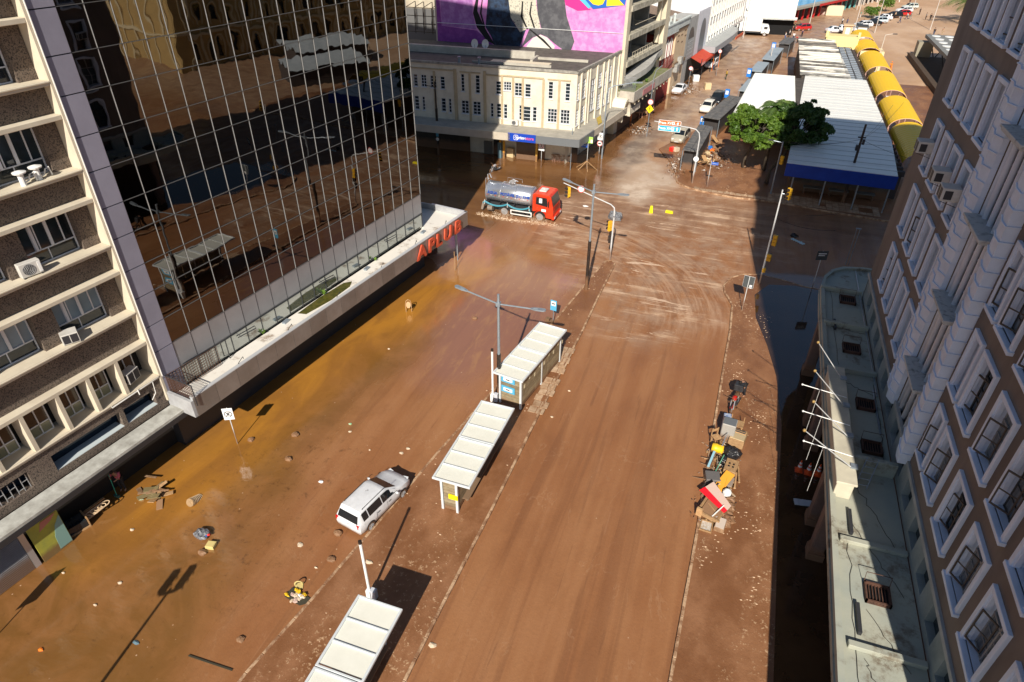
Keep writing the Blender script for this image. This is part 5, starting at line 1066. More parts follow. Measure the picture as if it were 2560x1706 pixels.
def camera_pole(label,x,y,h):
    t_=thing('white_pole',label,'pole',(x,y,.12),0)
    m=MB(); m.tube([(0,0,0),(0,0,h-.25)],.065,12); m.obj('pole',cleanw,t_); m=MB(); m.cyl(0,0,h-.25,h-.1,.08,12); m.obj('cap',blackp,t_)
    m=MB(); m.box(.08,-.12,.05,.34,.12,.62); m.obj('cabinet',mat('grey_cabinet',(.55,.57,.62),.4),t_,bevel=.01); m=MB(); m.box(-.12,-.12,0,.12,.12,.55); m.obj('plinth',cleanw,t_)
camera_pole('slim white pole with a small cabinet beside the lamp between the shelters',-11.46,29.34,4.0); camera_pole('slim white pole with a small cabinet at the head of the nearest bus shelter',-11.72,14.68,3.9)
def shelter(label,x,y,deg,zr=2.5,back=False,endsign=False,posts=True):
    t_=thing('bus_shelter',label,'bus shelter',(x,y,.12),deg)
    fr=mat('shelter_frame',(.66,.69,.7),.45,n=2,col2=(.56,.59,.6)); pn=mat('shelter_panel',(.78,.77,.68),.45,n=1.2,col2=(.72,.71,.62)); W_=1.0; Lh=3.15; z=zr-.12
    m=MB(); 
    for a,b_ in ((-Lh,-.02),(.02,Lh)):
        m.box(-W_,a,z-.06,-W_+.1,b_,z+.06); m.box(W_-.1,a,z-.06,W_,b_,z+.06); m.box(-W_+.1,a,z-.06,W_-.1,a+.08,z+.06); m.box(-W_+.1,b_-.08,z-.06,W_-.1,b_,z+.06)
    m.obj('roof_frame',fr,t_,bevel=.01)
    for k in range(6):
        a=-Lh+.08+(k//3)*(Lh+.02)+(k%3)*((Lh-.18)/3); w_=(Lh-.18)/3
        p=MB(); p.box(-W_+.1,a+.07,z-.045,W_-.1,a+w_,z-.01); p.obj('roof_panel',pn,t_)
        if k%3: 
            p=MB(); p.box(-W_+.1,a-.0,z-.03,W_-.1,a+.05,z+.05); p.obj('roof_rib',fr,t_)
    m=MB()
    xb=.72 if back else .12
    m=MB(); 
    for yy in (-Lh+.35,0,Lh-.35): p=MB(); p.box(xb-.06,yy-.06,0,xb+.06,yy+.06,z-.06); p.obj('post',fr,t_); p=MB(); p.box(-W_+.15,yy-.04,z-.12,W_-.15,yy+.04,z-.045); p.obj('cross_beam',fr,t_)
    p=MB(); p.box(-.75,-Lh+.3,0,-.63,-Lh+.42,z-.06); p.obj('post',fr,t_)
    slat=mat('muddy_slat',(.3,.25,.16),.6,n=3,col2=(.22,.16,.09),rnd=.2,dirt=.5)
    for j in range(9): p=MB(); p.box(-.6,-Lh+.34,.1+j*.22,xb-.08,-Lh+.38,.29+j*.22); p.obj('end_slat',slat,t_)
    for j in range(7):
        for q in range(3):
            p=MB(); y0=-Lh+.45+q*(2*Lh-.9)/3; p.box(xb-.01,y0+.02,.15+j*.29,xb+.03,y0+(2*Lh-.9)/3-.02,.42+j*.29); p.obj('back_slat',slat,t_)
    p=MB(); p.box(.1,-Lh+.9,.45,.5,Lh-.6,.5); p.box(.2,-Lh+1.2,0,.3,-Lh+1.3,.45); p.box(.2,Lh-1.2,0,.3,Lh-1.1,.45); p.obj('bench',mat('brown_bench',(.2,.13,.08),.6),t_)
    p=MB(); p.box(-.35,-Lh+1.2,2.0,.3,-Lh+1.26,2.2); p.obj('hanging_plank',mat('muddy_plank',(.32,.22,.13),.7),t_)
    if back:
        for q in range(9): p=MB(); y0=-Lh+.7+q*.68; p.box(xb+.035,y0,1.35+(q%2)*.25,xb+.045,y0+.14,1.6+(q%2)*.25); p.obj('notice',mat('cream_notice',(.7,.62,.42),.6),t_)
    if endsign:
        for zz_ in (1.75,1.0):
            p=MB(); p.box(-.55,-Lh+.25,zz_,.35,-Lh+.3,zz_+.45); p.obj('stop_sign_plate',mat('light_blue_sign',(.1,.42,.65),.4),t_); p=MB(); p.box(-.4,-Lh+.235,zz_+.12,.2,-Lh+.25,zz_+.34); p.obj('sign_face',tw_,t_); p=MB(); p.box(-.22,-Lh+.225,zz_+.2,.02,-Lh+.235,zz_+.27); p.obj('bus_symbol',blackp,t_)
    else: p=MB(); p.box(-.3,-Lh+.25,.95,.2,-Lh+.3,1.25); p.obj('yellow_board',mat('bright_yellow',(.85,.7,.01),.5),t_)
    return t_
shelter('pale roofed bus shelter farthest up the median, its slatted back wall showing',-9.88,32.05,-8.8,back=True,endsign=True)
shelter('pale roofed bus shelter in the middle of the row, yellow board on its near end',-10.06,23.25,-.8)
shelter('nearest pale roofed bus shelter, running out of the bottom of the picture',-10.13,10.1,.3)
def plate_sign(name,label,x,y,h,deg,pw,ph,face,pole=(.6,.62,.62),sym=None,cat='road sign',z0=0,tilt=0,backm=None):
    t_=thing(name,label,cat,(x,y,z0),deg)
    if tilt: t_.rotation_euler=(R(tilt),0,R(deg))
    m=MB(); m.tube([(0,0,-.1),(0,0,h)],.028,8); m.obj('post',mat('post_grey',pole,.5,dirt=1.0),t_)
    m=MB(); m.box(-pw/2,-.05,h-ph,pw/2,-.035,h); m.obj('plate',face,t_,bevel=.004)
    if backm: m=MB(); m.box(-pw/2+.01,-.034,h-ph+.01,pw/2-.01,-.03,h-.01); m.obj('plate_back',backm,t_)
    if sym: sym(t_,h-ph/2,min(pw,ph))
    return t_
def circ(m,r,z,y=-.056,w_=.02,x=0,n=20): m.tube([(x+r*math.cos(2*PI*i/n),y,z+r*math.sin(2*PI*i/n)) for i in range(n+1)],w_,4,cap=False)
def sym_E(t_,z,s):
    m=MB(); circ(m,s*.36,z); m.tube([(-s*.25,-.056,z+s*.25),(s*.25,-.056,z-s*.25)],.016,4); m.tube([(-s*.25,-.056,z-s*.25),(s*.25,-.056,z+s*.25)],.016,4); m.obj('prohibition_symbol',blackp,t_)
    me=textmesh('E',s*.5,.003,blackp,'letter_e',bold=.01); put('letter_e',me,t_,TR(0,-.055,z,rx=90))
def sym_redE(t_,z,s):
    m=MB(); circ(m,s*.36,z+s*.1,w_=.022); m.tube([(-s*.25,-.056,z+s*.35),(s*.25,-.056,z-s*.15)],.02,4); m.obj('prohibition_ring',red,t_); me=textmesh('E',s*.5,.003,blackp,'letter_e',bold=.008); put('letter_e',me,t_,TR(0,-.05,z+s*.1,rx=90))
plate_sign('no_stopping_sign','white crossed-E sign standing in the orange water by the white canopy corner',-23.86,20.94,2.65,28,.55,.8,tw_,sym=sym_E)
plate_sign('no_parking_sign','white plate sign with red ring standing in the flood before the cream building',-21.25,70.74,3.0,-12,.75,1.0,tw_,sym=sym_redE)
t_=plate_sign('street_name_post','post with lime green board over a blue street name plate by the cream corner',-16.24,72.22,3.7,-5,1.05,.72,mat('lime_board',(.4,.68,.12),.5))
m=MB(); m.box(-.95,-.05,2.45,-.05,-.03,2.8); m.obj('street_name_plate',blue,t_); m=MB(); m.box(.28,-.062,3.05,.5,-.052,3.4); m.obj('pale_patch',tw_,t_); put('lettering',textmesh('Mal Floriano',.13,.002,tw_),t_,TR(-.5,-.055,2.65,rx=90))
t_=plate_sign('no_parking_sign','white crossed E sign above a round truck sign beside the tall lamp pole',-15.59,75.45,3.3,-8,.62,.85,tw_,sym=sym_E)
def disc(t_,r,z,face,ring=None,name='round_plate',y=-.04):
    m=MB(); m.prism([(r*math.cos(2*PI*i/22),z+r*math.sin(2*PI*i/22)) for i in range(22)],y-.01,y,axis='y'); o=m.obj(name,face,t_)
    if ring: m=MB(); circ(m,r*.88,z,y=y-.015,w_=r*.1); m.obj('ring',ring,t_)
    return o
disc(t_,.33,2.05,tw_,red); m=MB(); m.box(-.18,-.07,1.98,.15,-.055,2.12); m.obj('truck_symbol',blackp,t_)
t_=thing('bus_stop_sign','blue bus stop flag sign at the top end of the farthest bus shelter','road sign',(-10.53,39.31,.12),-8)
m=MB(); m.cyl(0,0,0,1.75,.03,8); m.obj('post',steel,t_); m=MB(); m.box(-.24,-.05,1.0,.24,-.03,1.85); m.obj('plate',mat('light_blue_sign',(.1,.42,.65),.4),t_); m=MB(); m.box(-.17,-.062,1.4,.17,-.05,1.75); m.obj('sign_face',tw_,t_); m=MB(); m.box(-.12,-.07,1.53,.12,-.062,1.62); m.obj('bus_symbol',blackp,t_)
m=MB(); m.box(-.5,-.3,0,-.2,.05,.3); m.box(-.15,-.35,0,.1,-.1,.22); m.obj('rubbish_at_foot',muddy,t_)
t_=plate_sign('road_sign','dark-backed square road sign on a white post at the right pavement tip',2.45,45.72,2.9,170,.78,.95,tw_,z0=.12,backm=mat('sign_back_grey',(.07,.08,.085),.5))
m=MB(); m.box(-.3,-.028,2.05,-.12,-.02,2.22); m.box(-.3,-.028,1.95,-.08,-.02,2.0); m.obj('back_label',tw_,t_)
t_=plate_sign('road_sign','dark directional sign in the tower shadow beyond the grey marquise',7.45,50.52,3.7,20,.85,.75,mat('sign_back_grey',(.07,.08,.085),.5),z0=0)
m=MB(); m.box(-.3,-.07,3.45,.3,-.055,3.52); m.box(-.3,-.07,3.3,.2,-.055,3.36); m.obj('sign_text_line',tw_,t_)
t_=thing('crossing_sign','tall thin post with a round white disc and yellow pedestrian diamond in the flooded street','road sign',(-11.85,86.93,0),-5)
m=MB(); m.tube([(0,0,-.1),(0,0,7.2),(.25,-.0,8.2),(.9,0,8.8)],.05,8); m.obj('post',steel,t_); disc(t_,.36,4.35,tw_,red,y=-.08)
m=MB(); m.prism([(0,2.95),(.5,3.5),(0,4.05),(-.5,3.5)],-.09,-.07,axis='y'); m.obj('yellow_diamond',mat('bright_yellow',(.85,.7,.01),.5),t_); m=MB(); m.tube([(-.1,-.1,3.25),(0,-.1,3.5),(.1,-.1,3.25)],.03,4); m.tube([(0,-.1,3.5),(0,-.1,3.75)],.05,4); m.ball((0,-.1,3.85),.06,6); m.obj('walker_symbol',blackp,t_)
t_=thing('direction_sign','curved-arm post carrying orange and light blue direction boards over the parked silver car','road sign',(-4.23,71.44,.13),0)
m=MB(); m.tube([(0,0,0),(0,0,4.9),(-.12,0,5.4),(-.5,.0,5.75),(-1.1,0,5.85),(-5.0,1.0,5.9)],[.075,.065,.06,.055,.05,.045],10); m.obj('post',softw,t_); disc(t_,.28,2.7,tw_,None,y=-.1)
for z,c_,nm in ((5.98,mat('direction_orange',(.75,.13,.015),.4),'orange_board'),(5.42,mat('direction_cyan',(.02,.42,.62),.4),'cyan_board')):
    m=MB(); m.box(-4.45,-.1,z-.27,-2.15,-.06,z+.27); o=m.obj(nm,c_,t_,M=TR(0,.55,0)); m=MB()
    for q in ((-4.47,-4.42,z-.28,z+.28),(-2.18,-2.13,z-.28,z+.28),(-4.47,-2.13,z+.25,z+.29),(-4.47,-2.13,z-.29,z-.25)): m.box(q[0],-.115,q[2],q[1],-.1,q[3])
    m.box(-3.08,-.112,z-.16,-2.78,-.1,z+.16); m.prism([(-2.47,z+.2),(-2.62,z+.02),(-2.53,z+.02),(-2.53,z-.17),(-2.41,z-.17),(-2.41,z+.02),(-2.32,z+.02)],-.112,-.1,axis='y'); m.obj('white_border',tw_,o); put('lettering',textmesh('Praça XV',.36,.004,tw_,bold=.012),o,TR(-3.78,-.108,z,rx=90)); put('lettering',textmesh('P',.24,.004,c_,bold=.01),o,TR(-2.93,-.118,z,rx=90))
t_=plate_sign('street_name_post','thin post with a royal blue street name plate on the corner of the market block',-2.6,70.92,2.9,-4,.06,.06,blue,z0=.13)
m=MB(); m.box(.05,-.04,2.45,.75,-.02,2.75); m.obj('street_name_plate',blue,t_); m=MB(); m.box(-.02,-.0,2.5,.0,.7,3.3); m.obj('dark_cross_plate',darkmet,t_); put('lettering',textmesh('Mal.Floriano',.11,.002,tw_),t_,TR(.4,-.045,2.6,rx=90))
# traffic lights
sgw=mat('signal_lens_dark',(.02,.02,.02),.3)
def head(t_,M,n=3):
    m=MB()
    for i in range(n): z=-.3*i; m.box(-.16,-.1,z-.27,.16,.12,z)
    o=m.obj('signal_head',yellow,t_,bevel=.015,M=M)
    for i in range(n):
        z=-.3*i-.135; v=MB(); pts=[(.11*math.cos(a),.11*math.sin(a)) for a in [PI*k/8 for k in range(-1,10)]]
        vs=[(x,-.1,z+q) for x,q in pts]+[(x,-.32,z+q) for x,q in pts]; v.add(vs,[(k,k+1,12+k-1+1-1+0,11+k) for k in range(10)] if False else [(k,k+1,11+k+1,11+k) for k in range(10)]); v.obj('visor',blackp,o,fix=False)
        l=MB(); l.prism([(.1*math.cos(2*PI*k/12),z+.1*math.sin(2*PI*k/12)) for k in range(12)],-.115,-.1,axis='y'); l.obj('lens',sgw,o)
t_=thing('traffic_light','white mast arm with yellow signals reaching left from the median tip','traffic light',(-8.74,50.42,.13),0)
m=MB(); m.tube([(0,0,0),(0,0,4.4),(-.05,0,4.75),(-.35,0,5.0),(-4.4,-.1,6.35)],[.075,.07,.06,.05,.035],10); m.obj('mast',softw,t_); head(t_,TR(-.25,-.1,3.6,rz=-120)); head(t_,TR(-3.95,0,6.0,rz=-60)); disc(t_,.3,5.75,tw_,red); t_.children[-1]; 
for ch in t_.children:
    if ch.name.startswith(('round_plate','ring')): ch.location=(-2.9,-.05,.25)
m=MB(); m.box(-.25,-.12,2.3,-.05,.12,2.7); m.box(-.28,-.1,1.6,-.08,.12,2.15); m.obj('pedestrian_signal',blackp,t_)
t_=thing('traffic_light','tall white pole with three yellow signals at the edge of the tower shadow','traffic light',(3.55,50.56,.13),0)
m=MB(); m.tube([(0,0,0),(0,0,7.9)],[.08,.05],10); m.obj('mast',softw,t_); head(t_,TR(.5,-.05,8.1,rz=-50)); head(t_,TR(.33,-.05,4.3,rz=160)); head(t_,TR(.22,-.05,2.65,rz=160),2); m=MB(); m.tube([(0,0,7.6),(.5,0,7.6)],.03,6); m.tube([(0,0,3.9),(.3,0,3.9)],.03,6); m.obj('bracket',steel,t_)
m=MB(); m.box(-.05,-.13,1.05,.2,.1,1.4); m.obj('push_button_box',yellow,t_)
t_=thing('traffic_light','grey pole with a short arm and yellow signal beside the dark tree','traffic light',(3.92,71.13,.13),0)
m=MB(); m.tube([(0,0,0),(0,0,5.5)],[.09,.07],10); m.tube([(0,0,5.4),(-1.2,0,5.55)],.04,6); m.obj('mast',steel,t_); head(t_,TR(.3,-.05,4.1,rz=150)); m=MB(); m.box(-1.4,-.1,5.5,-.9,.1,5.62); m.obj('camera_box',darkmet,t_)
# curved lamp poles of the far left street
for (x,y,h,lab,rz_) in ((-15.4,76.3,8.3,'tall galvanised lamp pole at the cream building corner, its arm reaching over the canopy',22),):
    t_=thing('street_lamp',lab,'street lamp',(x,y,0),rz_); m=MB(); m.tube([(0,0,-.1),(0,0,h-.8),(.15,.0,h-.3),(.7,0,h),(3.0,0,h+.35)],[.1,.08,.07,.06,.05],10); m.obj('pole',steel,t_); m=MB(); m.prism([(2.9,-.1),(3.3,-.16),(3.9,-.15),(3.9,.15),(3.3,.16),(2.9,.1)],h+.3,h+.4); m.obj('lamp_head',steel,t_)
t_=thing('thin_pole','thin grey steel pole standing in the flood in front of the cream building corner','pole',(-17.89,71.17,0),0); m=MB(); m.cyl(0,0,-.1,3.4,.04,8); m.cyl(0,0,3.4,4.75,.045,8); m.obj('pole',steel,t_)
t_=thing('black_pole','black lamp pole with blue and white stickers in the shade before the cream building','pole',(-34.24,70.94,0),0); m=MB(); m.cyl(0,0,0,5.4,.14,10); m.cyl(0,0,5.4,8.4,.09,8); m.tube([(0,0,7.8),(-1.1,0,7.9)],.04,6); m.obj('pole',blackp,t_); m=MB(); m.box(-.16,-.17,2.2,.16,-.14,3.4); m.obj('blue_sticker',mat('light_blue_sign',(.1,.42,.65),.4),t_); disc(t_,.2,1.9,tw_,None,y=-.15)
t_=thing('utility_pole','dark utility pole with transformer brackets in front of the blue-fronted market hall','pole',(10.89,71.14,.13),0)
m=MB(); m.tube([(0,0,0),(0,0,7.9)],[.16,.1],10); m.obj('pole',blackp,t_); m=MB(); m.box(-.35,-.06,6.6,.35,.06,6.72); m.box(-.3,-.2,5.4,.0,.2,5.9); m.cyl(.25,0,6.0,6.5,.12,8); m.obj('crossarm',darkmet,t_)
wi=thing('overhead_wires','black overhead wires from the utility pole across the white roof','cable',(10.89,71.14,0),0)
m=MB()
def cat(a,b_,sag,n=10): a=Vector(a);b_=Vector(b_); return [tuple(a.lerp(b_,i/n)-Vector((0,0,sag*4*(i/n)*(1-i/n)))) for i in range(n+1)]
for b_,s_ in (((9,-2.2,5.5),.5),((-9,-.6,6.0),.6),((6,24,4.6),.6),((7.5,26,4.6),.6),((-7,.5,5.6),.4)): m.tube(cat((0,0,6.6),b_,s_),.014,4)
m.obj('wire',blackp,wi)
wl=thing('overhead_wires','black overhead cables sagging over the shaded cross street beside the tower','cable',(4,61,0),0)
m=MB(); m.tube(cat((-1,3,.6),(5.2,-.6,3.0),.2),.02,4); m.tube(cat((0,.6,1.5),(5.0,-3.0,2.4),.4),.02,4); m.obj('wire',blackp,wl)
t_=thing('thin_pole','pair of slim posts with a wire clamp behind the grey marquise','pole',tuple(at(2117,663,0)),0); m=MB(); m.cyl(-.12,0,0,3.4,.03,6); m.cyl(.12,0,0,3.4,.03,6); m.box(-.2,-.05,3.3,.2,.05,3.4); m.obj('post',steel,t_)
t_=thing('stake','thin wooden stake standing in the rippled water by the letter sign','stake',tuple(zm(1815,900,640,430,3.647)),0); m=MB(); m.tube([(0,0,-.1),(0,0,1.75)],.03,6); m.obj('stake',wood,t_)
t_=thing('oval_sign_frame','small oval hoop sign on two legs standing alone in the orange water','sign',tuple(zm(1395,1275,640,430,3.647)),30); m=MB(); m.tube([(-.2,0,-.1),(-.22,0,.6),(-.15,0,.95),(0,0,1.05),(.15,0,.95),(.22,0,.6),(.2,0,-.1)],.03,6); m.obj('hoop',wood,t_); m=MB(); m.prism([(.17*math.cos(2*PI*i/14),.6+.28*math.sin(2*PI*i/14)) for i in range(14)],-.03,.0,axis='y'); m.obj('oval_plate',mat('tan_plate',(.6,.4,.22),.6),t_)
# signs whose shadows fall into the bottom left corner (they stand just outside the frame)
sh=Vector((-math.sin(R(SUN_AZ)),math.cos(R(SUN_AZ)),0))/math.tan(R(SUN_EL))
p=at(130,1440)-sh*3.0; plate_sign('road_sign','plate road sign just below the lower left corner',p.x,p.y,3.2,60,.8,1.3,mat('sign_back_grey',(.07,.08,.085),.5))
p=at(450,1440)-sh*6.4; t_=thing('traffic_light','twin-headed traffic signal just below the frame','traffic light',(p.x,p.y,0),40); m=MB(); m.tube([(0,0,0),(0,0,5.9)],[.09,.06],8); m.box(-.35,-.04,5.7,.35,.04,5.8); m.obj('mast',steel,t_); head(t_,TR(-.35,0,6.7)); head(t_,TR(.35,0,6.7))
# flag poles on the marquise plinth
for k,(bx,by,tx,ty,tz) in enumerate(((7.0,23.3,4.41,21.66,9.0),(6.96,25.3,4.79,23.64,9.0),(6.95,27.5,4.9,25.9,9.0),(6.95,29.7,5.1,28.3,9.0))):
    t_=thing('flagpole',['longest slanting flagpole, nearest the camera on the marquise plinth','slanting flagpole, second from the camera on the plinth','slanting flagpole, third from the camera on the plinth','slanting flagpole farthest from the camera on the plinth'][k],'flagpole',(bx,by,6.36),0,'flagpoles fanned out over the marquise')
    d=Vector((tx-bx,ty-by,tz-6.36)); m=MB(); m.tube([(0,0,-.1),tuple(d)],[.03,.018],8); m.obj('pole',softw,t_); m=MB(); m.ball(tuple(d),.07,8); m.obj('finial',mat('gilt',(.6,.4,.15),.4,metal=.6),t_); m=MB(); m.box(-.14,-.14,0,.14,.14,.08); m.obj('foot',steel,t_)
for k,y in enumerate((23.9,26.0,28.1)):
    t_=thing('flagpole',['short level pole between the two nearest long flagpoles','short level pole in the middle of the plinth','short level pole toward the far end of the plinth'][k],'flagpole',(7.0,y,6.4),0,'short level poles over the marquise edge')
    m=MB(); m.tube([(0,0,0),(-2.0,.15,.15)],.02,6); m.tube([(-1.2,.1,.1),(-1.2,.1,-2.6)],.008,4); m.obj('pole',cleanw,t_); m=MB(); m.ball((-2.0,.15,.15),.05,6); m.obj('finial',cleanw,t_)
t_=thing('ladder','short grey ladder lying against the inner step of the marquise roof','ladder',(8.1,24.2,5.45),0)
m=MB(); m.tube([(-.45,.1,.75),(-.85,-1.1,.05)],.025,6); m.tube([(.0,.1,.75),(-.4,-1.1,.05)],.025,6)
for i in range(5): f=(i+.5)/5; a=Vector((-.45,.1,.75)).lerp(Vector((-.85,-1.1,.05)),f); b_=Vector((0,.1,.75)).lerp(Vector((-.4,-1.1,.05)),f); m.tube([tuple(a),tuple(b_)],.02,5)
m.obj('rails_and_rungs',steel,t_)
# window air conditioners on the tower
for k,(y,z) in enumerate(((36.95,15.9),(32.65,15.9),(30.45,15.9))):
    ac_window(['boxed air conditioner in the farthest tower window of its row','boxed air conditioner third window from the far corner of the tower','boxed air conditioner in the tower window next to the stepped bay'][k],(8.15,y,z-.3),-90,.75,.55,.7)
def cone(label,x,y):
    t_=thing('traffic_cone',label,'traffic cone',(x,y,.12),0,'traffic cones under the marquise')
    m=MB(); m.box(-.2,-.2,0,.2,.2,.04); m.tube([(0,0,.04),(0,0,.75)],[.15,.03],14); m.obj('cone',mat('cone_orange',(.75,.1,.02),.5),t_)
    for z,h in ((.3,.12),(.52,.1)): r=.15-.12*(z-.04)/.71+.004; r2=.15-.12*(z+h-.04)/.71+.004; m=MB(); m.tube([(0,0,z),(0,0,z+h)],[r,r2],14); m.obj('white_band',tw_,t_)
for k,(x,y) in enumerate(((6.35,29.4),(6.81,29.35),(7.31,29.41),(7.8,29.5))): cone(['orange traffic cone outermost of the four under the marquise','second orange cone from the street under the marquise','third orange cone from the street under the marquise','innermost orange cone, half hidden by the marquise'][k],x,y)
t_=thing('paper_sheet','crumpled bluish paper lying in the dark water by the marquise column','litter',(6.6,27.0,.13),10); m=MB()
for i in range(5): m.box(-.5+i*.2,-.18,random.uniform(0,.03),-.31+i*.2,.2,random.uniform(.04,.07),rot=(random.uniform(-.1,.1),random.uniform(-.15,.15),0))
m.obj('sheet',mat('blueish_paper',(.5,.55,.6),.7),t_)

# ================================================ VEHICLES
def paint(n,c): return mat('car_paint_'+n,c,.28,spec=.6,dirt=.42,n=3,col2=tuple(c_*.86 for c_ in c))
tail=mat('tail_light',(.5,.01,.01),.2); headl=mat('head_light',(.75,.78,.8),.1); plate_m=mat('number_plate',(.55,.57,.58),.4)
def wheel(r=.29,w_=.19):
    m=MB(); m.tube([(0,-w_/2,0),(0,-w_/2+.03,0),(0,w_/2-.03,0),(0,w_/2,0)],[r-.03,r,r,r-.03],20); ty=m.mesh('tyre',rubber)
    m=MB(); m.tube([(0,-w_/2-.005,0),(0,-w_/2+.03,0)],[r*.66,r*.6],20); 
    for i in range(9): a=2*PI*i/9; m.tube([(0,-w_/2-.012,0),(r*.6*math.cos(a),-w_/2-.01,r*.6*math.sin(a))],.018,4)
    m.tube([(0,-w_/2-.02,0),(0,-w_/2,0)],.05,10); return ty,m.mesh('rim',mat('alloy_rim',(.5,.5,.5),.35,metal=.6))
WH={}
def car(label,loc,deg,pm,kind='hatch',L_=4.0,W_=1.66,H_=1.42,group=None,cat='car',name='parked_car',detail=True,sink=0):
    """x forward; stations: x, half width, z bottom, z belt, z top, half width of top"""
    t_=thing(name,label,cat,(loc[0],loc[1],(loc[2] if len(loc)>2 else 0)-sink),deg,group); h=W_/2
    f=L_/2; r=-L_/2; belt=.86; hood=.93 if kind!='suv' else 1.0
    if kind=='wagon': st=[(r,.86,.42,.78,.80,.80),(r+.06,.94,.25,.86,.93,.86),(r+.22,.97,.22,.9,1.30,.74),(r+.38,.98,.2,.92,H_,.74),(0,1,.2,.9,H_+.01,.76),(f-1.75,1,.2,.88,H_-.04,.72),(f-1.02,.99,.2,.86,.96,.82),(f-.5,.96,.2,.8,.88,.84),(f-.12,.88,.22,.66,.74,.78),(f,.78,.3,.56,.6,.7)]
    elif kind=='sedan': st=[(r,.84,.42,.84,.86,.78),(r+.08,.93,.25,.92,.97,.84),(r+.6,.97,.2,.94,1.0,.84),(r+1.2,.98,.2,.93,H_-.04,.70),(0,1,.2,.9,H_,.72),(f-1.8,1,.2,.88,H_-.06,.7),(f-1.1,.99,.2,.86,.97,.8),(f-.5,.96,.2,.8,.88,.82),(f-.12,.88,.22,.66,.74,.76),(f,.78,.3,.56,.6,.7)]
    elif kind=='suv': st=[(r,.88,.45,.9,.95,.82),(r+.06,.95,.3,.98,1.1,.86),(r+.3,.98,.28,1.02,H_-.12,.78),(r+.5,1,.26,1.02,H_,.78),(0,1,.26,1.0,H_+.02,.8),(f-1.7,1,.26,.98,H_-.05,.76),(f-1.05,.99,.26,.97,1.08,.84),(f-.45,.97,.26,.92,1.02,.86),(f-.1,.9,.28,.78,.86,.82),(f,.82,.34,.64,.7,.76)]
    elif kind=='pickup': st=[(r,.9,.5,.9,.92,.9),(r+.05,.97,.35,.98,1.0,.93),(r+1.5,.98,.3,.98,1.0,.93),(r+1.62,1,.3,1.0,H_,.78),(0.2,1,.28,1.0,H_,.78),(f-1.75,1,.28,.98,H_-.05,.76),(f-1.1,.99,.28,.97,1.08,.84),(f-.45,.97,.28,.92,1.02,.86),(f-.1,.9,.3,.78,.86,.82),(f,.82,.36,.64,.7,.76)]
    else: st=[(r,.84,.42,.8,.84,.8),(r+.06,.93,.25,.88,.98,.84),(r+.3,.97,.2,.92,H_-.2,.74),(r+.6,.98,.2,.92,H_,.74),(0,1,.2,.9,H_+.01,.76),(f-1.7,1,.2,.88,H_-.06,.72),(f-1.0,.99,.2,.86,.96,.82),(f-.45,.96,.2,.8,.88,.82),(f-.1,.88,.22,.66,.74,.76),(f,.78,.3,.56,.6,.7)]
    def ring(s,o=0):
        x,wb,zb,zt,zr,wt=s; w_=wb*h; wr=wt*h
        half=[(0,zb),(w_*.9,zb),(w_,zb+.14),(w_,(zb+zt)/2+.05),(w_*.975,zt),(max(wr,0),zr-.05),(wr-.09,zr),(wr*.5,zr+.02),(0,zr+.025)]
        return [(x,y+(o if y>0 else 0),z+ (o if i>=5 else 0)) for i,(y,z) in enumerate(half)]+[(x,-y-(o if y>0 else 0),z+(o if i>=5 else 0)) for i,(y,z) in list(enumerate(half))[-2:0:-1]]
    rg=[ring(s) for s in st]; n=len(rg[0]); vs=[v for q in rg for v in q]; fs=[]
    for i in range(len(rg)-1):
        for k in range(n): fs.append((i*n+k,i*n+(k+1)%n,(i+1)*n+(k+1)%n,(i+1)*n+k))
    fs+=[tuple(range(n)),tuple(range((len(rg)-1)*n,len(rg)*n))[::-1]]
    m=MB(); m.add(vs,fs); body=m.mesh('body',pm); 
    o=put('body',body,t_); body.shade_smooth() if hasattr(body,'shade_smooth') else None
    try: body.set_sharp_from_angle(angle=R(38))
    except Exception: pass
    # glass: side panes between belt and roof, windscreen and rear screen
    def pt(s,idx,side): q=ring(s,.012)[idx]; return Vector((q[0],q[1]*side,q[2]))
    def lerp2(a,b_,t): return tuple(x+(y-x)*t for x,y in zip(a,b_))
    cab=[i for i,s in enumerate(st) if s[4]>H_-.25]; a,b_=cab[0],cab[-1]
    x0,x1=st[a][0]+(.12 if kind!='wagon' else .1),st[b_][0]
    def sta(x):
        for i in range(len(st)-1):
            if st[i][0]<=x<=st[i+1][0]: return lerp2(st[i],st[i+1],(x-st[i][0])/(st[i+1][0]-st[i][0]))
    xa=x0; xb=st[b_+1][0]-.12; nw=3 if kind in('wagon','suv') else 2; cuts=[xa+ (xb-xa)*q for q in ((0,.16,.55,1) if nw==3 else (0,.46,1))]
    for side in (1,-1):
        for q in range(len(cuts)-1):
            m=MB(); P=[]; c0,c1=cuts[q]+.035,cuts[q+1]-.035; N=4
            bot=[];top=[]
            for j in range(N+1):
                x=c0+(c1-c0)*j/N; s=sta(x); B_=pt(s,4,side); T_=pt(s,5,side); bot.append(B_.lerp(T_,.12)); 
                lim=min(1,.93); top.append(B_.lerp(T_,lim))
            for j in range(N+1):
                if top[j].z<bot[j].z+.03: top[j]=bot[j]+Vector((0,0,.02))
            m.add([tuple(v+Vector((0,side*.006,0))) for v in bot+top],[(j,j+1,N+1+j+1,N+1+j) for j in range(N)]); m.obj('side_window',glass_d,t_,fix=False)
    def screen(s0,s1,t0,t1,name):
        m=MB(); N=6; rows_=[]
        for tt in (t0,t1):
            s=lerp2(s0,s1,tt); w_=s[5]*h-.07; rows_.append([(s[0],-w_+2*w_*j/N,s[4]+.012+.02*(1-abs(2*j/N-1))) for j in range(N+1)])
        m.add(rows_[0]+rows_[1],[(j,j+1,N+1+j+1,N+1+j) for j in range(N)])
        # push out along x a little
        m.obj(name,glass_d,t_,fix=False)
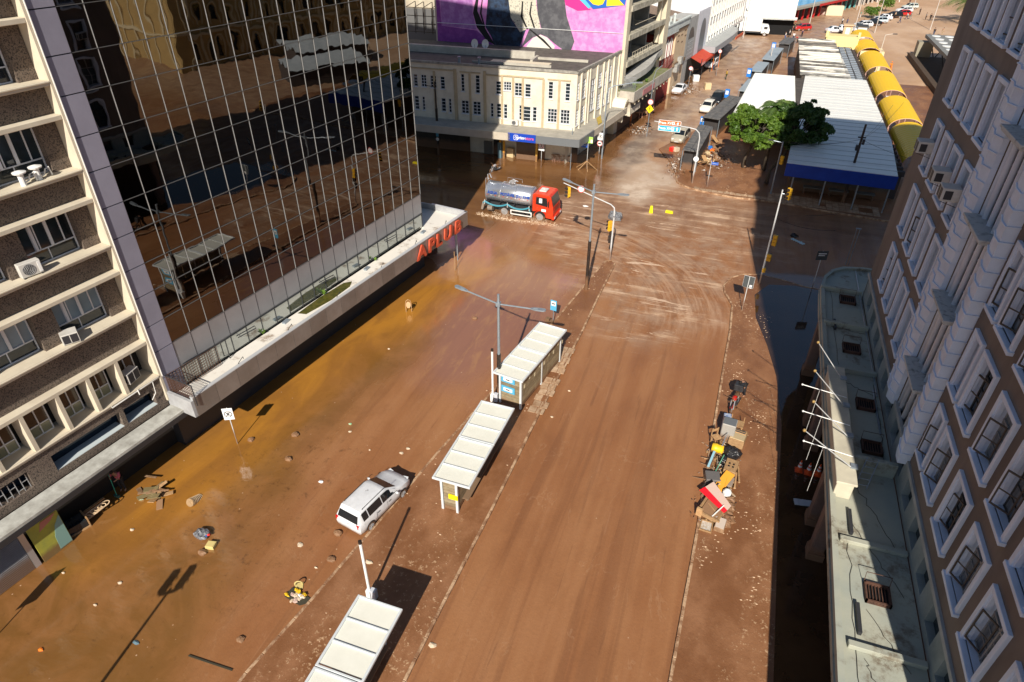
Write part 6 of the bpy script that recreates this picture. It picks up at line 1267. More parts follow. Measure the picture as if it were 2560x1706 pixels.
    screen(st[b_],st[b_+1],.08,.93,'windscreen')
    if kind in('wagon',): 
        m=MB(); m.add([(r+.045,-.66*h*1.15,.93),(r+.045,.66*h*1.15,.93),(r+.2,.62*h*1.1,1.31),(r+.2,-.62*h*1.1,1.31)],[(0,1,2,3)]); m.obj('rear_window',glass_d,t_,fix=False)
    elif kind=='pickup': pass
    else: screen(st[a-1],st[a],.12,.9,'rear_window')
    key=(round(.29 if kind not in('suv','pickup') else .35,2)); 
    if key not in WH: WH[key]=wheel(key)
    ty,rm=WH[key]; fx_=f-.78; rx=fx_-(.617*L_ if kind!='wagon' else 2.47)
    for x in (fx_,rx):
        for side in (1,-1):
            M=TR(x,side*(h-.1),key,rz=0 if side<0 else 180); wo=put('wheel',ty,t_,M); put('rim',rm,wo)
            if detail: m=MB(); m.prism([(x+(key+.05)*math.cos(2*PI*i/20),key+.01+(key+.05)*math.sin(2*PI*i/20)) for i in range(11)],side*(h-.02)-.01,side*(h-.02)+.012*side,axis='y'); m.obj('wheel_arch',darkmet,t_)
    for side in (1,-1):
        m=MB(); m.box(f-.16,side*h*.58-.14,.62,f-.03,side*h*.58+.14,.74,rot=(0,0,side*-.25)); m.obj('headlight',headl,t_,bevel=.01)
        m=MB(); m.box(r-.0,side*h*.78-.07,.66,r+.14,side*h*.78+.1,.9,rot=(0,0,side*.3)); m.obj('tail_light',tail,t_,bevel=.01)
        m=MB(); s=sta(st[b_+1][0]-.25); m.ball((s[0]-.05,side*(h+.1),s[3]+.08),(.06,.1,.07),8); m.obj('wing_mirror',pm,t_)
    m=MB(); m.box(f-.02,-.22,.36,f+.015,.22,.46); m.obj('number_plate',plate_m,t_); m=MB(); m.box(f-.06,-.4,.48,f-.005,.4,.56); m.obj('grille',darkmet,t_)
    m=MB(); m.box(r-.012,-.2,.5,r+.02,.2,.6); m.obj('number_plate',plate_m,t_)
    if detail:
        m=MB()
        for side in (1,-1): m.tube([(r+.55,side*h*.66,H_+.0),(r+.6,side*h*.66,H_+.05),(.55,side*h*.68,H_+.06),(.62,side*h*.68,H_-.0)],.014,5)
        m.obj('roof_rail',blackp,t_)
        for side in (1,-1):
            for x in (.12,-.72): m=MB(); m.box(x,side*(h+.004)-.008,.74,x+.17,side*(h+.004)+.008,.775); m.obj('door_handle',darkmet,t_)
            m=MB(); 
            for x in (.95,.02,-.78): m.box(x,side*h-.003,.3,x+.01,side*h+.003,.86)
            m.obj('door_seam',darkmet,t_)
        m=MB(); m.box(r+.0,-.12,.72,r+.03,.0,.8); m.obj('badge',darkmet,t_); m=MB(); m.tube([(-.3,.0,H_+.03),(-.55,0,H_+.2)],.008,4); m.obj('aerial',blackp,t_)
        m=MB(); m.tube([(f-1.12,.1,.97),(f-1.35,.6,1.13)],.012,4); m.tube([(f-1.12,-.45,.97),(f-1.35,.1,1.13)],.012,4); m.obj('wiper',blackp,t_)
    return t_
car('white estate car with roof rails parked half in the mud left of the bus shelters',(-14.12,19.47,.0),78.5,paint('white',(.75,.76,.78)),'wagon',3.98,1.68,1.47,name='parked_car')
car('white sedan standing hub-deep in the flooded far street',(-11.0,112.2),-98.5,paint('white',(.75,.76,.78)),'sedan',4.1,1.66,1.4,detail=False,sink=.15)
car('white hatchback parked nose to us beside the dark kiosk roofs',(-5.65,102.2),-98.5,paint('cream_white',(.76,.73,.66)),'hatch',3.9,1.66,1.45,detail=False)
car('black car parked tight behind the white hatchback by the kiosks',(-4.7,107.3),-98.5,paint('black',(.012,.014,.018)),'suv',4.2,1.75,1.6,detail=False)
car('silver beige hatchback parked under the orange and blue direction sign',(-7.5,86.6),-98.5,paint('champagne',(.42,.38,.3)),'hatch',4.0,1.68,1.5,detail=False)
car('white SUV with dark roof standing by the red awning in the far street',(-7.9,132.9),-98.5,paint('white',(.75,.76,.78)),'suv',4.4,1.8,1.62,detail=False)
car('red hatchback on the far street by the blue shop',(8.3,181.8),-150,paint('red',(.5,.02,.02)),'hatch',4.0,1.7,1.5,detail=False)
W_=paint('white',(.75,.76,.78)); K_=paint('black',(.012,.014,.018))
row=[((15.4,180.6),20,W_,'sedan','white sedan at the near end of the parked row on the square'),((18.2,183.6),22,W_,'hatch','white hatchback, second in the parked row on the square'),((20.9,187.2),20,paint('steel_grey',(.12,.14,.16)),'pickup','grey pickup truck in the parked row'),((22.2,191.5),205,W_,'suv','white SUV behind the grey pickup in the row'),((24.6,195.5),200,K_,'sedan','dark sedan below the first street bush in the row'),((26.4,200),200,paint('ice_blue',(.5,.58,.62)),'hatch','pale blue hatchback after the dark sedan in the row'),((28.0,205.5),200,W_,'sedan','white sedan beside the round bush in the row'),((31.0,211),205,K_,'suv','black SUV next to the red car in the row'),((33.6,215.5),205,paint('red',(.5,.02,.02)),'hatch','red car in the parked row on the square'),((34.8,222),205,W_,'suv','white SUV behind the red car in the row'),((37.4,231),205,paint('pale_green',(.6,.66,.6)),'wagon','pale green estate car near the far end of the row'),((46,262),205,paint('silver',(.45,.46,.48)),'hatch','silver car at the far end of the square'),((52,268),200,paint('red2',(.4,.03,.03)),'sedan','dark red car at the far end of the square')]
for p,d,pm,k,lab in row: car(lab,p,d,pm,k,4.2,1.72,1.5,'cars parked in a row on the far square',detail=False)
# box truck far
t_=thing('box_truck','white box truck parked at the end of the wet street','truck',(-2.3,170.9,0),4)
m=MB(); m.box(-3.2,-1.15,.95,1.5,1.15,3.4); m.obj('cargo_box',cleanw,t_,bevel=.03); m=MB(); m.prism([(1.6,.6),(3.3,.6),(3.4,1.3),(3.0,2.3),(1.6,2.4)],-1.05,1.05,axis='y'); m.obj('cab',cleanw,t_,bevel=.05)
m=MB(); m.box(2.1,-1.07,1.45,2.85,-1.04,2.0); m.obj('side_window',glass_d,t_); m=MB(); m.add([(3.39,-.9,1.35),(3.39,.9,1.35),(3.04,.9,2.2),(3.04,-.9,2.2)],[(0,1,2,3)]); m.obj('windscreen',glass_d,t_,fix=False); m=MB(); m.box(-3.1,-.9,.6,1.6,.9,.95); m.obj('chassis',darkmet,t_)
ty,rm=wheel(.42,.25)
for x in (-2.1,2.4):
    for s_ in (1,-1): wo=put('wheel',ty,t_,TR(x,s_*.95,.42,rz=0 if s_<0 else 180)); put('rim',rm,wo)
# tanker
t_=thing('tanker_truck','red cab tanker truck with polished steel tank driving through the flood','truck',(-18.75,57.65,-.12),-2)
chrome=NG('polished_tank_steel'); n1=chrome.noise(1.5,(1,1,1),3); chm=chrome.fin(chrome.mix(chrome.rng(n1,.3,.7),(.66,.68,.73),(.55,.57,.62)),.24); chrome.b.inputs['Metallic'].default_value=.75
cabm=mat('cab_red',(.72,.05,.015),.25,n=2,col2=(.62,.04,.012))
def tankring(x,f=1.0,n=28): return [(x,1.02*f*math.cos(2*PI*i/n),2.02+.93*f*math.sin(2*PI*i/n)) for i in range(n)]
m=MB(); xs_=[(-3.98,.6),(-3.93,.85),(-3.83,1),(.8,1),(.92,.88),(.98,.6),(1.0,.2)]; vs=[];n=28
for x,f in [(-4.0,.2)]+xs_: vs+=tankring(x,f)
m.add(vs,[(i*n+k,i*n+(k+1)%n,(i+1)*n+(k+1)%n,(i+1)*n+k) for i in range(len(xs_)) for k in range(n)]+[tuple(range(n)),tuple(range(len(xs_)*n,(len(xs_)+1)*n))[::-1]]); o=m.obj('tank',chm,t_,smooth=True)
for x in (-3.85,-2.35,-.75,.8): m=MB(); m.tube([(p[0],p[1]*1.01,2.02+(p[2]-2.02)*1.01) for p in tankring(x)+tankring(x)[:1]],.035,6,cap=False); m.obj('tank_hoop',mat('bright_steel',(.6,.6,.62),.3,metal=.8),t_)
m=MB(); m.cyl(-1.4,0,3.05,3.2,.3,14); m.cyl(-1.4,0,3.2,3.25,.34,14); m.tube([(-2.3,-.5,2.95),(-2.1,-.5,3.3),(-.9,-.5,3.3),(-.7,-.5,2.95)],.02,5); m.tube([(-2.1,.5,3.0),(-2.1,.5,3.35),(-.6,.5,3.35),(-.5,.3,3.1)],.02,5); m.tube([(-1.7,-.2,3.1),(-1.4,.1,3.4),(-.9,.2,3.2)],.04,6); m.obj('manhole',mat('bright_steel',(.6,.6,.62)),t_)
m=MB(); m.tube([(-4.05,.2,2.9),(-4.1,.2,3.5),(-3.9,.2,3.6),(-3.7,.2,3.2)],.05,6); m.tube([(-4.1,-.3,.8),(-4.1,-.3,3.3),(-3.7,-.3,3.3)],.03,6); m.tube([(-4.1,.3,.8),(-4.1,.3,3.3)],.03,6); m.obj('rear_ladder',alum,t_)
for s_,x_ in (('ÁGUA',-3.1),('POTÁVEL',-1.5),('(51) 3348',.05)): 
    me=textmesh(s_,.36,.004,mat('tank_blue',(.01,.06,.35),.4),'tank_lettering',bold=.012); put('tank_lettering',me,t_,TR(x_,-1.075,2.22,rx=83))
m=MB()
for i in range(11): m.box(-3.7+i*.42,-1.095,1.96,-3.58+i*.42,-1.08,2.0,mi=i%2)
m.obj('reflector_strip',[red,tw_],t_)
m=MB(); m.box(-4.1,-.55,.75,1.4,.55,1.05); m.box(-3.9,-1.1,.9,.9,-1.0,1.12); m.box(-3.9,1.0,.9,.9,1.1,1.12)
for x in (-3.6,-2.4,-.9,.6): m.box(x-.06,-1.05,.95,x+.06,1.05,1.25)
m.box(-1.0,-.95,.5,.2,-.5,.95); m.cyl(.5,-.75,.45,.95,.2,10); m.obj('chassis',darkmet,t_)
m=MB(); m.tube([(-4.25,-.9,.45),(-4.1,-.9,1.05),(-3.9,-.8,1.1)],.14,8); m.box(-4.35,-1.0,.3,-4.15,-.5,.75,rot=(0,.3,.2)); m.tube([(-3.6,-.95,.62),(-3.1,-.95,.62)],.3,10); m.obj('rear_pump',mat('muddy_steel',(.3,.25,.2),.6,n=3,col2=(.15,.12,.1)),t_)
hb=mat('blue_hose',(.08,.42,.55),.5)
m=MB(); 
for a,b_ in ((-3.9,-1.5),(-1.5,.75)):
    for o_ in (0,.06): m.tube([(a+(b_-a)*i/10,-1.12-o_,1.32-.32*4*(i/10)*(1-i/10)-o_) for i in range(11)],.025,6)
m.tube([(-4.1,-1.1,1.0),(-3.9,-1.12,1.32)],.03,6); m.tube([(.75,-1.15,1.3),(.9,-1.1,.6)],.03,6); m.obj('blue_hose',hb,t_)
m=MB(); 
for x in (-1.5,-3.9,.75): m.box(x-.02,-1.16,.95,x+.02,-1.1,1.45)
m.obj('hose_hook',white,t_)
m=MB(); m.box(-1.15,-1.22,.75,1.05,-1.15,.85); m.box(-1.15,-1.22,.38,1.05,-1.15,.48); m.box(-1.15,-1.22,.48,-1.05,-1.15,.75); m.box(.95,-1.22,.48,1.05,-1.15,.75); m.obj('side_guard',white,t_)
ty,rm=wheel(.53,.3)
for x in (-1.8,1.85):
    for s_ in (1,-1):
        wo=put('wheel',ty,t_,TR(x,s_*1.0,.53,rz=0 if s_<0 else 180)); put('rim',rm,wo)
        m=MB(); m.tube([(x+.6*math.cos(PI*i/10),s_*1.02,.5+.6*math.sin(PI*i/10)) for i in range(11)],.04,5); m.obj('mudguard',darkmet if x<0 else cabm,t_)
# cab with real window openings
m=MB(); yy=1.14; prof=[(1.08,.75),(1.1,1.05),(1.3,1.05),(1.3,.95),(2.45,.62),(2.45,.5),(3.1,.5),(3.16,1.0),(3.1,1.72),(2.86,2.62),(2.72,2.72),(1.2,2.78),(1.08,2.6)]
prof=[(1.08,1.0),(1.35,1.02),(1.5,1.12),(2.2,1.12),(2.42,.95),(2.5,.48),(3.12,.48),(3.18,1.0),(3.12,1.68),(2.88,2.62),(2.74,2.74),(1.22,2.80),(1.08,2.66)]
m.prism(prof,-yy,yy,axis='y'); m.obj('cab',cabm,t_,bevel=.035)
for s_ in (1,-1):
    m=MB(); y=s_*(yy+.006); m.add([(1.42,y,1.78),(2.58,y,1.62),(2.62,y,1.9),(2.5,y,2.5),(1.45,y,2.52)],[(0,1,2,3,4)]); m.obj('side_window',glass_d,t_,fix=False)
    m=MB(); 
    for a,b_ in (((1.38,1.15),(1.38,2.58)),((1.38,2.58),(2.56,2.55)),((2.56,2.55),(2.72,1.6)),((2.72,1.6),(2.55,1.0)),((1.4,1.7),(2.7,1.55))): m.tube([(a[0],s_*(yy+.004),a[1]),(b_[0],s_*(yy+.004),b_[1])],.012,4)
    m.obj('door_seam',mat('dark_red_seam',(.2,.01,.005),.5),t_)
    m=MB(); m.box(2.72,s_*(yy+.22)-.05,1.75,2.8,s_*(yy+.22)+.1,2.25); m.tube([(2.78,s_*yy,2.4),(2.78,s_*(yy+.2),2.3)],.02,5); m.obj('wing_mirror',blackp,t_)
    m=MB(); m.box(1.6,s_*(yy+.008)-.006,1.5,1.78,s_*(yy+.008)+.006,1.54); m.obj('door_handle',blackp,t_)
    m=MB(); m.box(2.0,s_*(yy+.008)-.004,1.12,2.45,s_*(yy+.008)+.004,1.36); m.obj('white_sticker',tw_,t_)
m=MB(); m.add([(3.145,-1.02,1.72),(3.145,1.02,1.72),(2.9,.98,2.6),(2.9,-.98,2.6)],[(0,1,2,3)]); m.obj('windscreen',glass_d,t_,fix=False)
m=MB(); m.box(3.17,-.75,1.1,3.2,.75,1.5); m.obj('grille',mat('dark_red_grille',(.3,.02,.01),.4),t_); m=MB(); m.box(3.05,-1.18,.4,3.3,1.18,.72); m.obj('bumper',cabm,t_,bevel=.03)
for s_ in (1,-1): m=MB(); m.box(3.29,s_*.85-.16,.5,3.32,s_*.85+.16,.68); m.obj('headlight',headl,t_)
m=MB(); m.box(1.5,-.45,2.79,2.2,.45,2.9); m.cyl(1.85,0,2.9,2.97,.08,8); m.obj('roof_hatch',white,t_,bevel=.02)
m=MB(); m.box(1.75,-1.16,1.95,2.05,-1.15,2.4); m.ball((1.8,-1.1,2.1),(.15,.04,.2),8); m.obj('driver_sleeve',tw_,t_)
# splash and wake ridges where the wheels cut the water
fo=NG('foam'); n1=fo.noise(3,(1,1,1),5,.7); fom=fo.fin(fo.mix(fo.rng(n1,.4,.6),(.72,.58,.44),(.5,.34,.2)),.4,n1,.05,.8)
m=MB()
for i in range(900):
    u_=random.random(); x=-23.2+8.0*u_+random.gauss(0,.2); y=56.25+random.gauss(-.15,.22)-.35*math.sin(PI*u_); s_=random.uniform(.015,.05)
    m.add([(x-s_*1.6,y,-.01),(x,y-s_,-.01),(x+s_*1.6,y,-.01),(x,y+s_,-.01),(x,y,s_*random.uniform(.3,1.1))],[(0,1,4),(1,2,4),(2,3,4),(3,0,4)])
for cx in (-20.5,-16.9):
    for i in range(150): a=random.uniform(PI*.9,2*PI); r_=random.uniform(.3,.8); s_=random.uniform(.012,.035); x=cx-.3+r_*math.cos(a)*1.4; y=56.6+r_*math.sin(a)*.7; z=random.uniform(0,.22); m.add([(x-s_,y,z),(x,y-s_,z),(x+s_,y,z),(x,y,z+s_*1.4)],[(0,1,3),(1,2,3),(2,0,3)])
o=m.obj('wheel_splash',fom,None,fix=False); tag(o,'brown white foam thrown up along the near wheels of the tanker','splash'); o['kind']='stuff'

# motorbikes
def moto(label,loc,deg,tank,lean=0,box=True):
    t_=thing('motorcycle',label,'motorcycle',loc,deg); t_.rotation_euler=(R(lean),0,R(deg))
    for x in (.66,-.62):
        m=MB(); m.tube([(x+.29*math.cos(2*PI*i/22),0,.3+.29*math.sin(2*PI*i/22)) for i in range(23)],.055,8,cap=False); wo=m.obj('wheel',rubber,t_)
        m=MB(); 
        for i in range(8): a=2*PI*i/8; m.tube([(x,0,.3),(x+.25*math.cos(a),0,.3+.25*math.sin(a))],.012,4)
        m.tube([(x,-.05,.3),(x,.05,.3)],.06,8); m.obj('rim',alum,wo)
    m=MB(); m.tube([(.66,-.1,.3),(.48,-.1,.85)],.03,6); m.tube([(.66,.1,.3),(.48,.1,.85)],.03,6); m.tube([(-.62,.1,.3),(-.1,.12,.35),(.3,.05,.75)],.03,6); m.tube([(-.62,-.1,.3),(-.1,-.12,.35),(.3,-.05,.75),(-.5,0,.75)],.03,6); m.obj('frame',alum,t_)
    m=MB(); m.tube([(.42,-.36,1.02),(.44,-.1,.98),(.44,.1,.98),(.42,.36,1.02)],.02,6); m.ball((.52,0,.85),(.09,.1,.1),8); m.tube([(.42,.3,1.0),(.45,.36,1.15)],.012,4); m.tube([(.42,-.3,1.0),(.45,-.36,1.15)],.012,4); m.obj('handlebar',blackp,t_)
    m=MB(); m.ball((.18,0,.8),(.26,.15,.14),12); m.prism([(.9,.52),(.5,.62),(.5,.58),(.88,.48)],-.07,.07,axis='y'); m.obj('fuel_tank',tank,t_,smooth=True)
    m=MB(); m.ball((-.32,0,.78),(.36,.13,.07),12); m.obj('seat',blackp,t_,smooth=True); m=MB(); m.box(-.12,-.14,.28,.25,.14,.6); m.tube([(.2,.14,.3),(-.7,.17,.32)],.045,8); m.obj('engine',darkmet,t_,bevel=.03)
    if box: m=MB(); m.box(-.95,-.27,.86,-.48,.27,1.3); m.obj('delivery_box',mat('black_box',(.02,.02,.022),.4,n=5,col2=(.05,.05,.055)),t_,bevel=.03)
    return t_
moto('red motorcycle with a black box on the right pavement, its rider bending over it',(2.68,33.75,.13),-103,mat('moto_red',(.55,.015,.01),.3),lean=6)
moto('black and white motorcycle left at the shadow edge in the flooded crossing',(-25.8,67.9,-.08),-112,mat('moto_silver',(.5,.5,.52),.3),box=False,lean=-5)
# ================================================ PEOPLE
PC={}
def skin_mesh(key,J,E,rad,root,m,sub=1,extra=None):
    if key in PC: return PC[key]
    me=bpy.data.meshes.new('s'); me.from_pydata(J,E,[]); o=bpy.data.objects.new('s',me); C.objects.link(o)
    md=o.modifiers.new('k','SKIN'); md.use_smooth_shade=True
    for i,r_ in enumerate(rad): me.skin_vertices[0].data[i].radius=(r_[0],r_[1]) if isinstance(r_,tuple) else (r_,r_)
    for i in range(len(J)): me.skin_vertices[0].data[i].use_root=(i==root)
    s=o.modifiers.new('u','SUBSURF'); s.levels=sub; s.render_levels=sub
    dg=bpy.context.evaluated_depsgraph_get(); dg.update(); out=bpy.data.meshes.new_from_object(o.evaluated_get(dg)); bpy.data.objects.remove(o)
    out.materials.clear(); out.materials.append(m); PC[key]=out; return out
def pose(kind):
    # pelvis, waist, chest, neck, head low, head top, then arms L/R (shoulder, elbow, wrist, hand), legs L/R (hip, knee, ankle, toe)
    base=dict(pe=(0,0,.95),wa=(0,0,1.1),ch=(0,0,1.32),ne=(0,.0,1.47),h0=(.01,0,1.56),h1=(.015,0,1.7),
      sl=(0,.18,1.4),el=(-.03,.25,1.13),wl=(.03,.27,.9),hl=(.05,.26,.81),sr=(0,-.18,1.4),er=(-.03,-.25,1.13),wr=(.03,-.27,.9),hr=(.05,-.26,.81),
      il=(0,.09,.9),kl=(.03,.1,.5),al=(0,.1,.09),tl=(.14,.12,.04),ir=(0,-.09,.9),kr=(.03,-.1,.5),ar=(0,-.1,.09),tr=(.14,-.12,.04))
    up={}
    if kind=='walk': up=dict(kl=(.2,.1,.52),al=(.2,.1,.1),tl=(.34,.1,.06),kr=(-.05,-.1,.5),ar=(-.28,-.1,.13),tr=(-.16,-.1,.05),el=(-.14,.25,1.16),wl=(-.1,.27,.93),hl=(-.07,.26,.85),er=(.1,-.25,1.14),wr=(.22,-.24,.96),hr=(.28,-.22,.9))
    if kind=='arms': up=dict(el=(.1,.45,1.3),wl=(.2,.68,1.36),hl=(.24,.77,1.38),er=(.05,-.46,1.28),wr=(.15,-.66,1.12),hr=(.18,-.74,1.06),kl=(.1,.14,.5),al=(.02,.18,.09),tl=(.16,.2,.04))
    if kind=='bend': up=dict(pe=(-.05,0,.92),wa=(.1,0,1.05),ch=(.3,0,1.2),ne=(.44,0,1.27),h0=(.52,0,1.3),h1=(.65,0,1.33),sl=(.35,.18,1.23),el=(.45,.26,1.0),wl=(.62,.2,.9),hl=(.7,.16,.88),sr=(.35,-.18,1.23),er=(.48,-.28,1.02),wr=(.64,-.2,.95),hr=(.72,-.15,.93),kl=(.1,.14,.5),kr=(.05,-.14,.5),al=(-.02,.16,.09),ar=(-.06,-.16,.09))
    if kind=='broom': up=dict(wa=(.04,0,1.09),ch=(.12,0,1.3),ne=(.2,0,1.43),h0=(.25,0,1.5),h1=(.33,0,1.62),sl=(.13,.18,1.37),el=(.28,.22,1.15),wl=(.42,.08,1.1),hl=(.47,.03,1.08),sr=(.13,-.18,1.37),er=(.3,-.22,1.2),wr=(.44,-.1,1.28),hr=(.48,-.03,1.3))
    base.update(up); return base
NM=['pe','wa','ch','ne','h0','h1','sl','el','wl','hl','sr','er','wr','hr','il','kl','al','tl','ir','kr','ar','tr']
def person(label,loc,deg,kind,top,legs,hair=(.015,.012,.01),sc_=1.0,group=None,cap=None):
    P_=pose(kind); ix={k:i for i,k in enumerate(NM)}; J=[P_[k] for k in NM]
    E=[(ix[a],ix[b_]) for a,b_ in (('pe','wa'),('wa','ch'),('ch','ne'),('ne','h0'),('h0','h1'),('ch','sl'),('sl','el'),('el','wl'),('wl','hl'),('ch','sr'),('sr','er'),('er','wr'),('wr','hr'),('pe','il'),('il','kl'),('kl','al'),('al','tl'),('pe','ir'),('ir','kr'),('kr','ar'),('ar','tr'))]
    rad=[(.11,.13),(.1,.12),(.11,.14),.055,.08,.085,.06,.045,.033,.04,.06,.045,.033,.04,.09,.06,.042,.04,.09,.06,.042,.04]
    t_=thing('person',label,'person',loc,deg,group); t_.scale=(sc_,)*3
    o=put('body',skin_mesh('body'+kind,J,E,rad,0,skin),t_)
    hd=Vector(P_['h0']).lerp(Vector(P_['h1']),.55); ax=(Vector(P_['h1'])-Vector(P_['h0'])).normalized(); fwd=Vector((ax.z,0,-ax.x)).normalized()
    m=MB(); m.ball(tuple(hd+ax*.035-fwd*.02),(.1,.088,.105),12); m.obj('hair',mat('hair_%d'%int(hair[0]*1000),hair,.8) if not cap else cap,o,smooth=True)
    m=MB(); m.ball(tuple(hd+fwd*.1),(.02,.015,.025),6); m.obj('nose',skin,o); m=MB(); m.ball(tuple(hd+fwd*.088+ax*.02+Vector((0,.032,0))),.011,6); m.ball(tuple(hd+fwd*.088+ax*.02+Vector((0,-.032,0))),.011,6); m.obj('eyes',blackp,o)
    SJ=['wa','ch','sl','el','sr','er','pe']; si={k:i for i,k in enumerate(SJ)}
    put('shirt',skin_mesh('shirt'+kind+top.name,[P_[k] for k in SJ],[(si[a],si[b_]) for a,b_ in (('pe','wa'),('wa','ch'),('ch','sl'),('sl','el'),('ch','sr'),('sr','er'))],[(.125,.145),(.125,.16),.08,.062,.08,.062,(.125,.15)],0,top),o)
    LJ=['pe','il','kl','al','ir','kr','ar']; li={k:i for i,k in enumerate(LJ)}
    put('trousers',skin_mesh('legs'+kind+legs.name,[P_[k] for k in LJ],[(li[a],li[b_]) for a,b_ in (('pe','il'),('il','kl'),('kl','al'),('pe','ir'),('ir','kr'),('kr','ar'))],[(.12,.145),.105,.078,.062,.105,.078,.062],0,legs),o)
    return t_
def cl(n,c): return mat('cloth_'+n,c,.85)
blk=cl('black',(.014,.014,.017)); den=cl('denim',(.04,.06,.12)); wht=cl('white',(.65,.65,.63)); org=cl('orange',(.75,.2,.02)); pink=cl('pink',(.55,.12,.16)); grn=cl('green',(.03,.3,.24)); blu=cl('blue',(.03,.1,.35)); yel=cl('yellow',(.6,.4,.03)); olv=cl('olive',(.06,.07,.04)); redc=cl('red',(.4,.03,.03)); tanc=cl('tan',(.4,.3,.2))
person('person in black leaning over the red motorcycle with its box',(3.05,35.1,.13),-120,'bend',blk,blk)
person('person in a pink shirt sweeping with a green broom under the dark canopy',(-27.1,16.0,.05),-70,'broom',pink,blk)
t_=thing('broom','green-handled broom held by the person in pink','broom',(-27.05,15.5,.05),0); m=MB(); m.tube([(0,0,.05),(-.03,.1,1.5)],.018,6); m.obj('handle',mat('green_handle',(.02,.35,.25),.5),t_); m=MB(); m.box(-.16,-.05,0,.16,.05,.14); m.obj('brush_head',mat('bristles',(.05,.12,.1),.9),t_)
person('person in a yellow vest and dark trousers wading across the far street, arms out',(-4.58,123.2,0),200,'arms',yel,olv,cap=blackp)
person('person in orange overalls walking beside the yellow vaults',(22.7,140.6,0),-60,'walk',org,org,cap=orange)
G='people on foot in the far square'
for (x,y,d,k,a,b_,lab) in ((17.6,193.3,30,'stand',wht,blk,'person in white top standing behind the parked cars, left of a pair'),(18.7,193.2,200,'stand',blu,den,'person in blue standing behind the parked cars, right of a pair'),(31.5,202,160,'walk',blu,den,'person in dark blue walking across the square alone'),(33.9,209,150,'walk',wht,den,'person in white walking, left of a couple on the square'),(34.9,210.2,150,'walk',cl('grey',(.2,.22,.22)),cl('grey',(.2,.22,.22)),'person in grey walking, right of a couple on the square'),(29.8,206.4,120,'walk',wht,olv,'person in pale top beside the black SUV'),(31.2,209.7,140,'stand',tanc,blk,'person in tan top behind the person by the black SUV'),(33.7,239.5,90,'walk',olv,den,'person far off beyond the round bush'),(22.8,207.4,0,'stand',grn,wht,'person in green top behind the bush in the street'),(38.2,219,20,'stand',blk,blk,'person in black at the edge of the palm shade'),(38.4,210,190,'stand',cl('grey',(.2,.22,.22)),blk,'person in grey in the palm shade'),(39.3,209.2,60,'stand',blk,blk,'second person in black in the palm shade'),(36.4,184.8,100,'stand',blk,den,'person at the edge of the terminal canopy, with white bag'),(38.2,185.4,240,'stand',tanc,tanc,'person in tan by the terminal canopy'),(22.2,192.5,10,'stand',tanc,den,'person in tan between the parked white SUV and the road'),(38.9,243,60,'walk',redc,blk,'person in red far up the square')): person(lab,(x,y,0),d,k,a,b_,group=G)
G2='people gathered by the kiosks and shops of the far street'
for i,(px,py,a,b_,k,lab) in enumerate(((1110,790,wht,blu,'stand','person in white and blue at the near side of the crowd by the yellow tub'),(1190,740,wht,blk,'stand','person in white holding the edge of the yellow tub'),(1180,640,blu,den,'stand','person in blue behind the yellow tub'),(1290,620,olv,blk,'walk','person in dark clothes between the crowd and the red car'),(1440,730,cl('purple',(.06,.03,.09)),blk,'stand','person in dark purple by the old roof corner'),(1360,850,redc,blk,'bend','person in dark red bending at the back of the grey kiosk'),(1130,1090,wht,blk,'walk','person in white behind the blue-grey kiosk roof'),(900,640,cl('grey',(.2,.22,.22)),blk,'stand','person in grey next to the box truck door'),(840,640,wht,den,'stand','person in white right beside the box truck'),(1270,800,wht,den,'stand','person in white leaning on the far kiosk'))):
    p=zm(px,py,1820,0,7.84); person(lab,(p.x,p.y,0),random.uniform(0,360),k,a,b_,group=G2)
for px,py,a,b_,lab in ((1390,440-60,blu,blk,'person in blue among the debris before the red awning'),(1460,400-60,wht,blk,'person in white carrying goods before the red awning'),(1520,300-30,blk,olv,'person in black behind the debris of the awning shop'),(1900,1110-900,wht,den,'person in white in the doorway under the grey street canopy')):
    p=zm(px,py,1540,150,7.84); person(lab,(p.x,p.y,0),random.uniform(0,360),'stand',a,b_,group=G2)
# ================================================ KIOSKS of the far street
kr=mat('dark_kiosk_roof',(.075,.075,.078),.6,n=2,col2=(.17,.16,.15)); kg=mat('blue_grey_kiosk_roof',(.33,.38,.42),.5,n=1,col2=(.28,.33,.37))
def kiosk(label,pts,z,roofm,n=2,wall=(.05,.045,.045)):
    c=sum((Vector((x,y,0)) for x,y in pts),Vector())/len(pts); t_=thing('kiosk',label,'kiosk',(c.x,c.y,0),0); q=[(x-c.x,y-c.y) for x,y in pts]
    A_,B_,C_,D_=[Vector((x,y,0)) for x,y in q]   # near-left, near-right, far-right, far-left
    for i in range(n):
        f0,f1=i/n,(i+1)/n
        for s0,s1 in ((0,.5),(.5,1)) if n>1 else ((0,1),):
            def P(f,s): return A_.lerp(D_,f).lerp(B_.lerp(C_,f),s)
            P4=[P(f0+.01,s0+.01),P(f0+.01,s1-.01),P(f1-.01,s1-.01),P(f1-.01,s0+.01)]
            m=MB(); m.prism([(v.x,v.y) for v in P4],z-.08,z+random.uniform(0,.02)); m.obj('roof_panel',roofm,t_)
    m=MB(); k=.86; m.prism([(v.x*k,v.y*k) for v in (A_,B_,C_,D_)],.1,z-.3); m.obj('kiosk_body',mat('kiosk_dark_%d'%int(wall[0]*100),wall,.7,n=1,dirt=.8),t_)
    m=MB()
    for v in (A_,B_,C_,D_): m.cyl(v.x*.95,v.y*.95,0,z-.08,.05,6)
    m.obj('kiosk_post',steel,t_); return t_
kiosk('nearest dark kiosk roof, next to the silver beige car',[(-6.1,75.0),(-4.3,74.8),(-3.7,85.5),(-5.4,85.9)],2.5,kr,4)
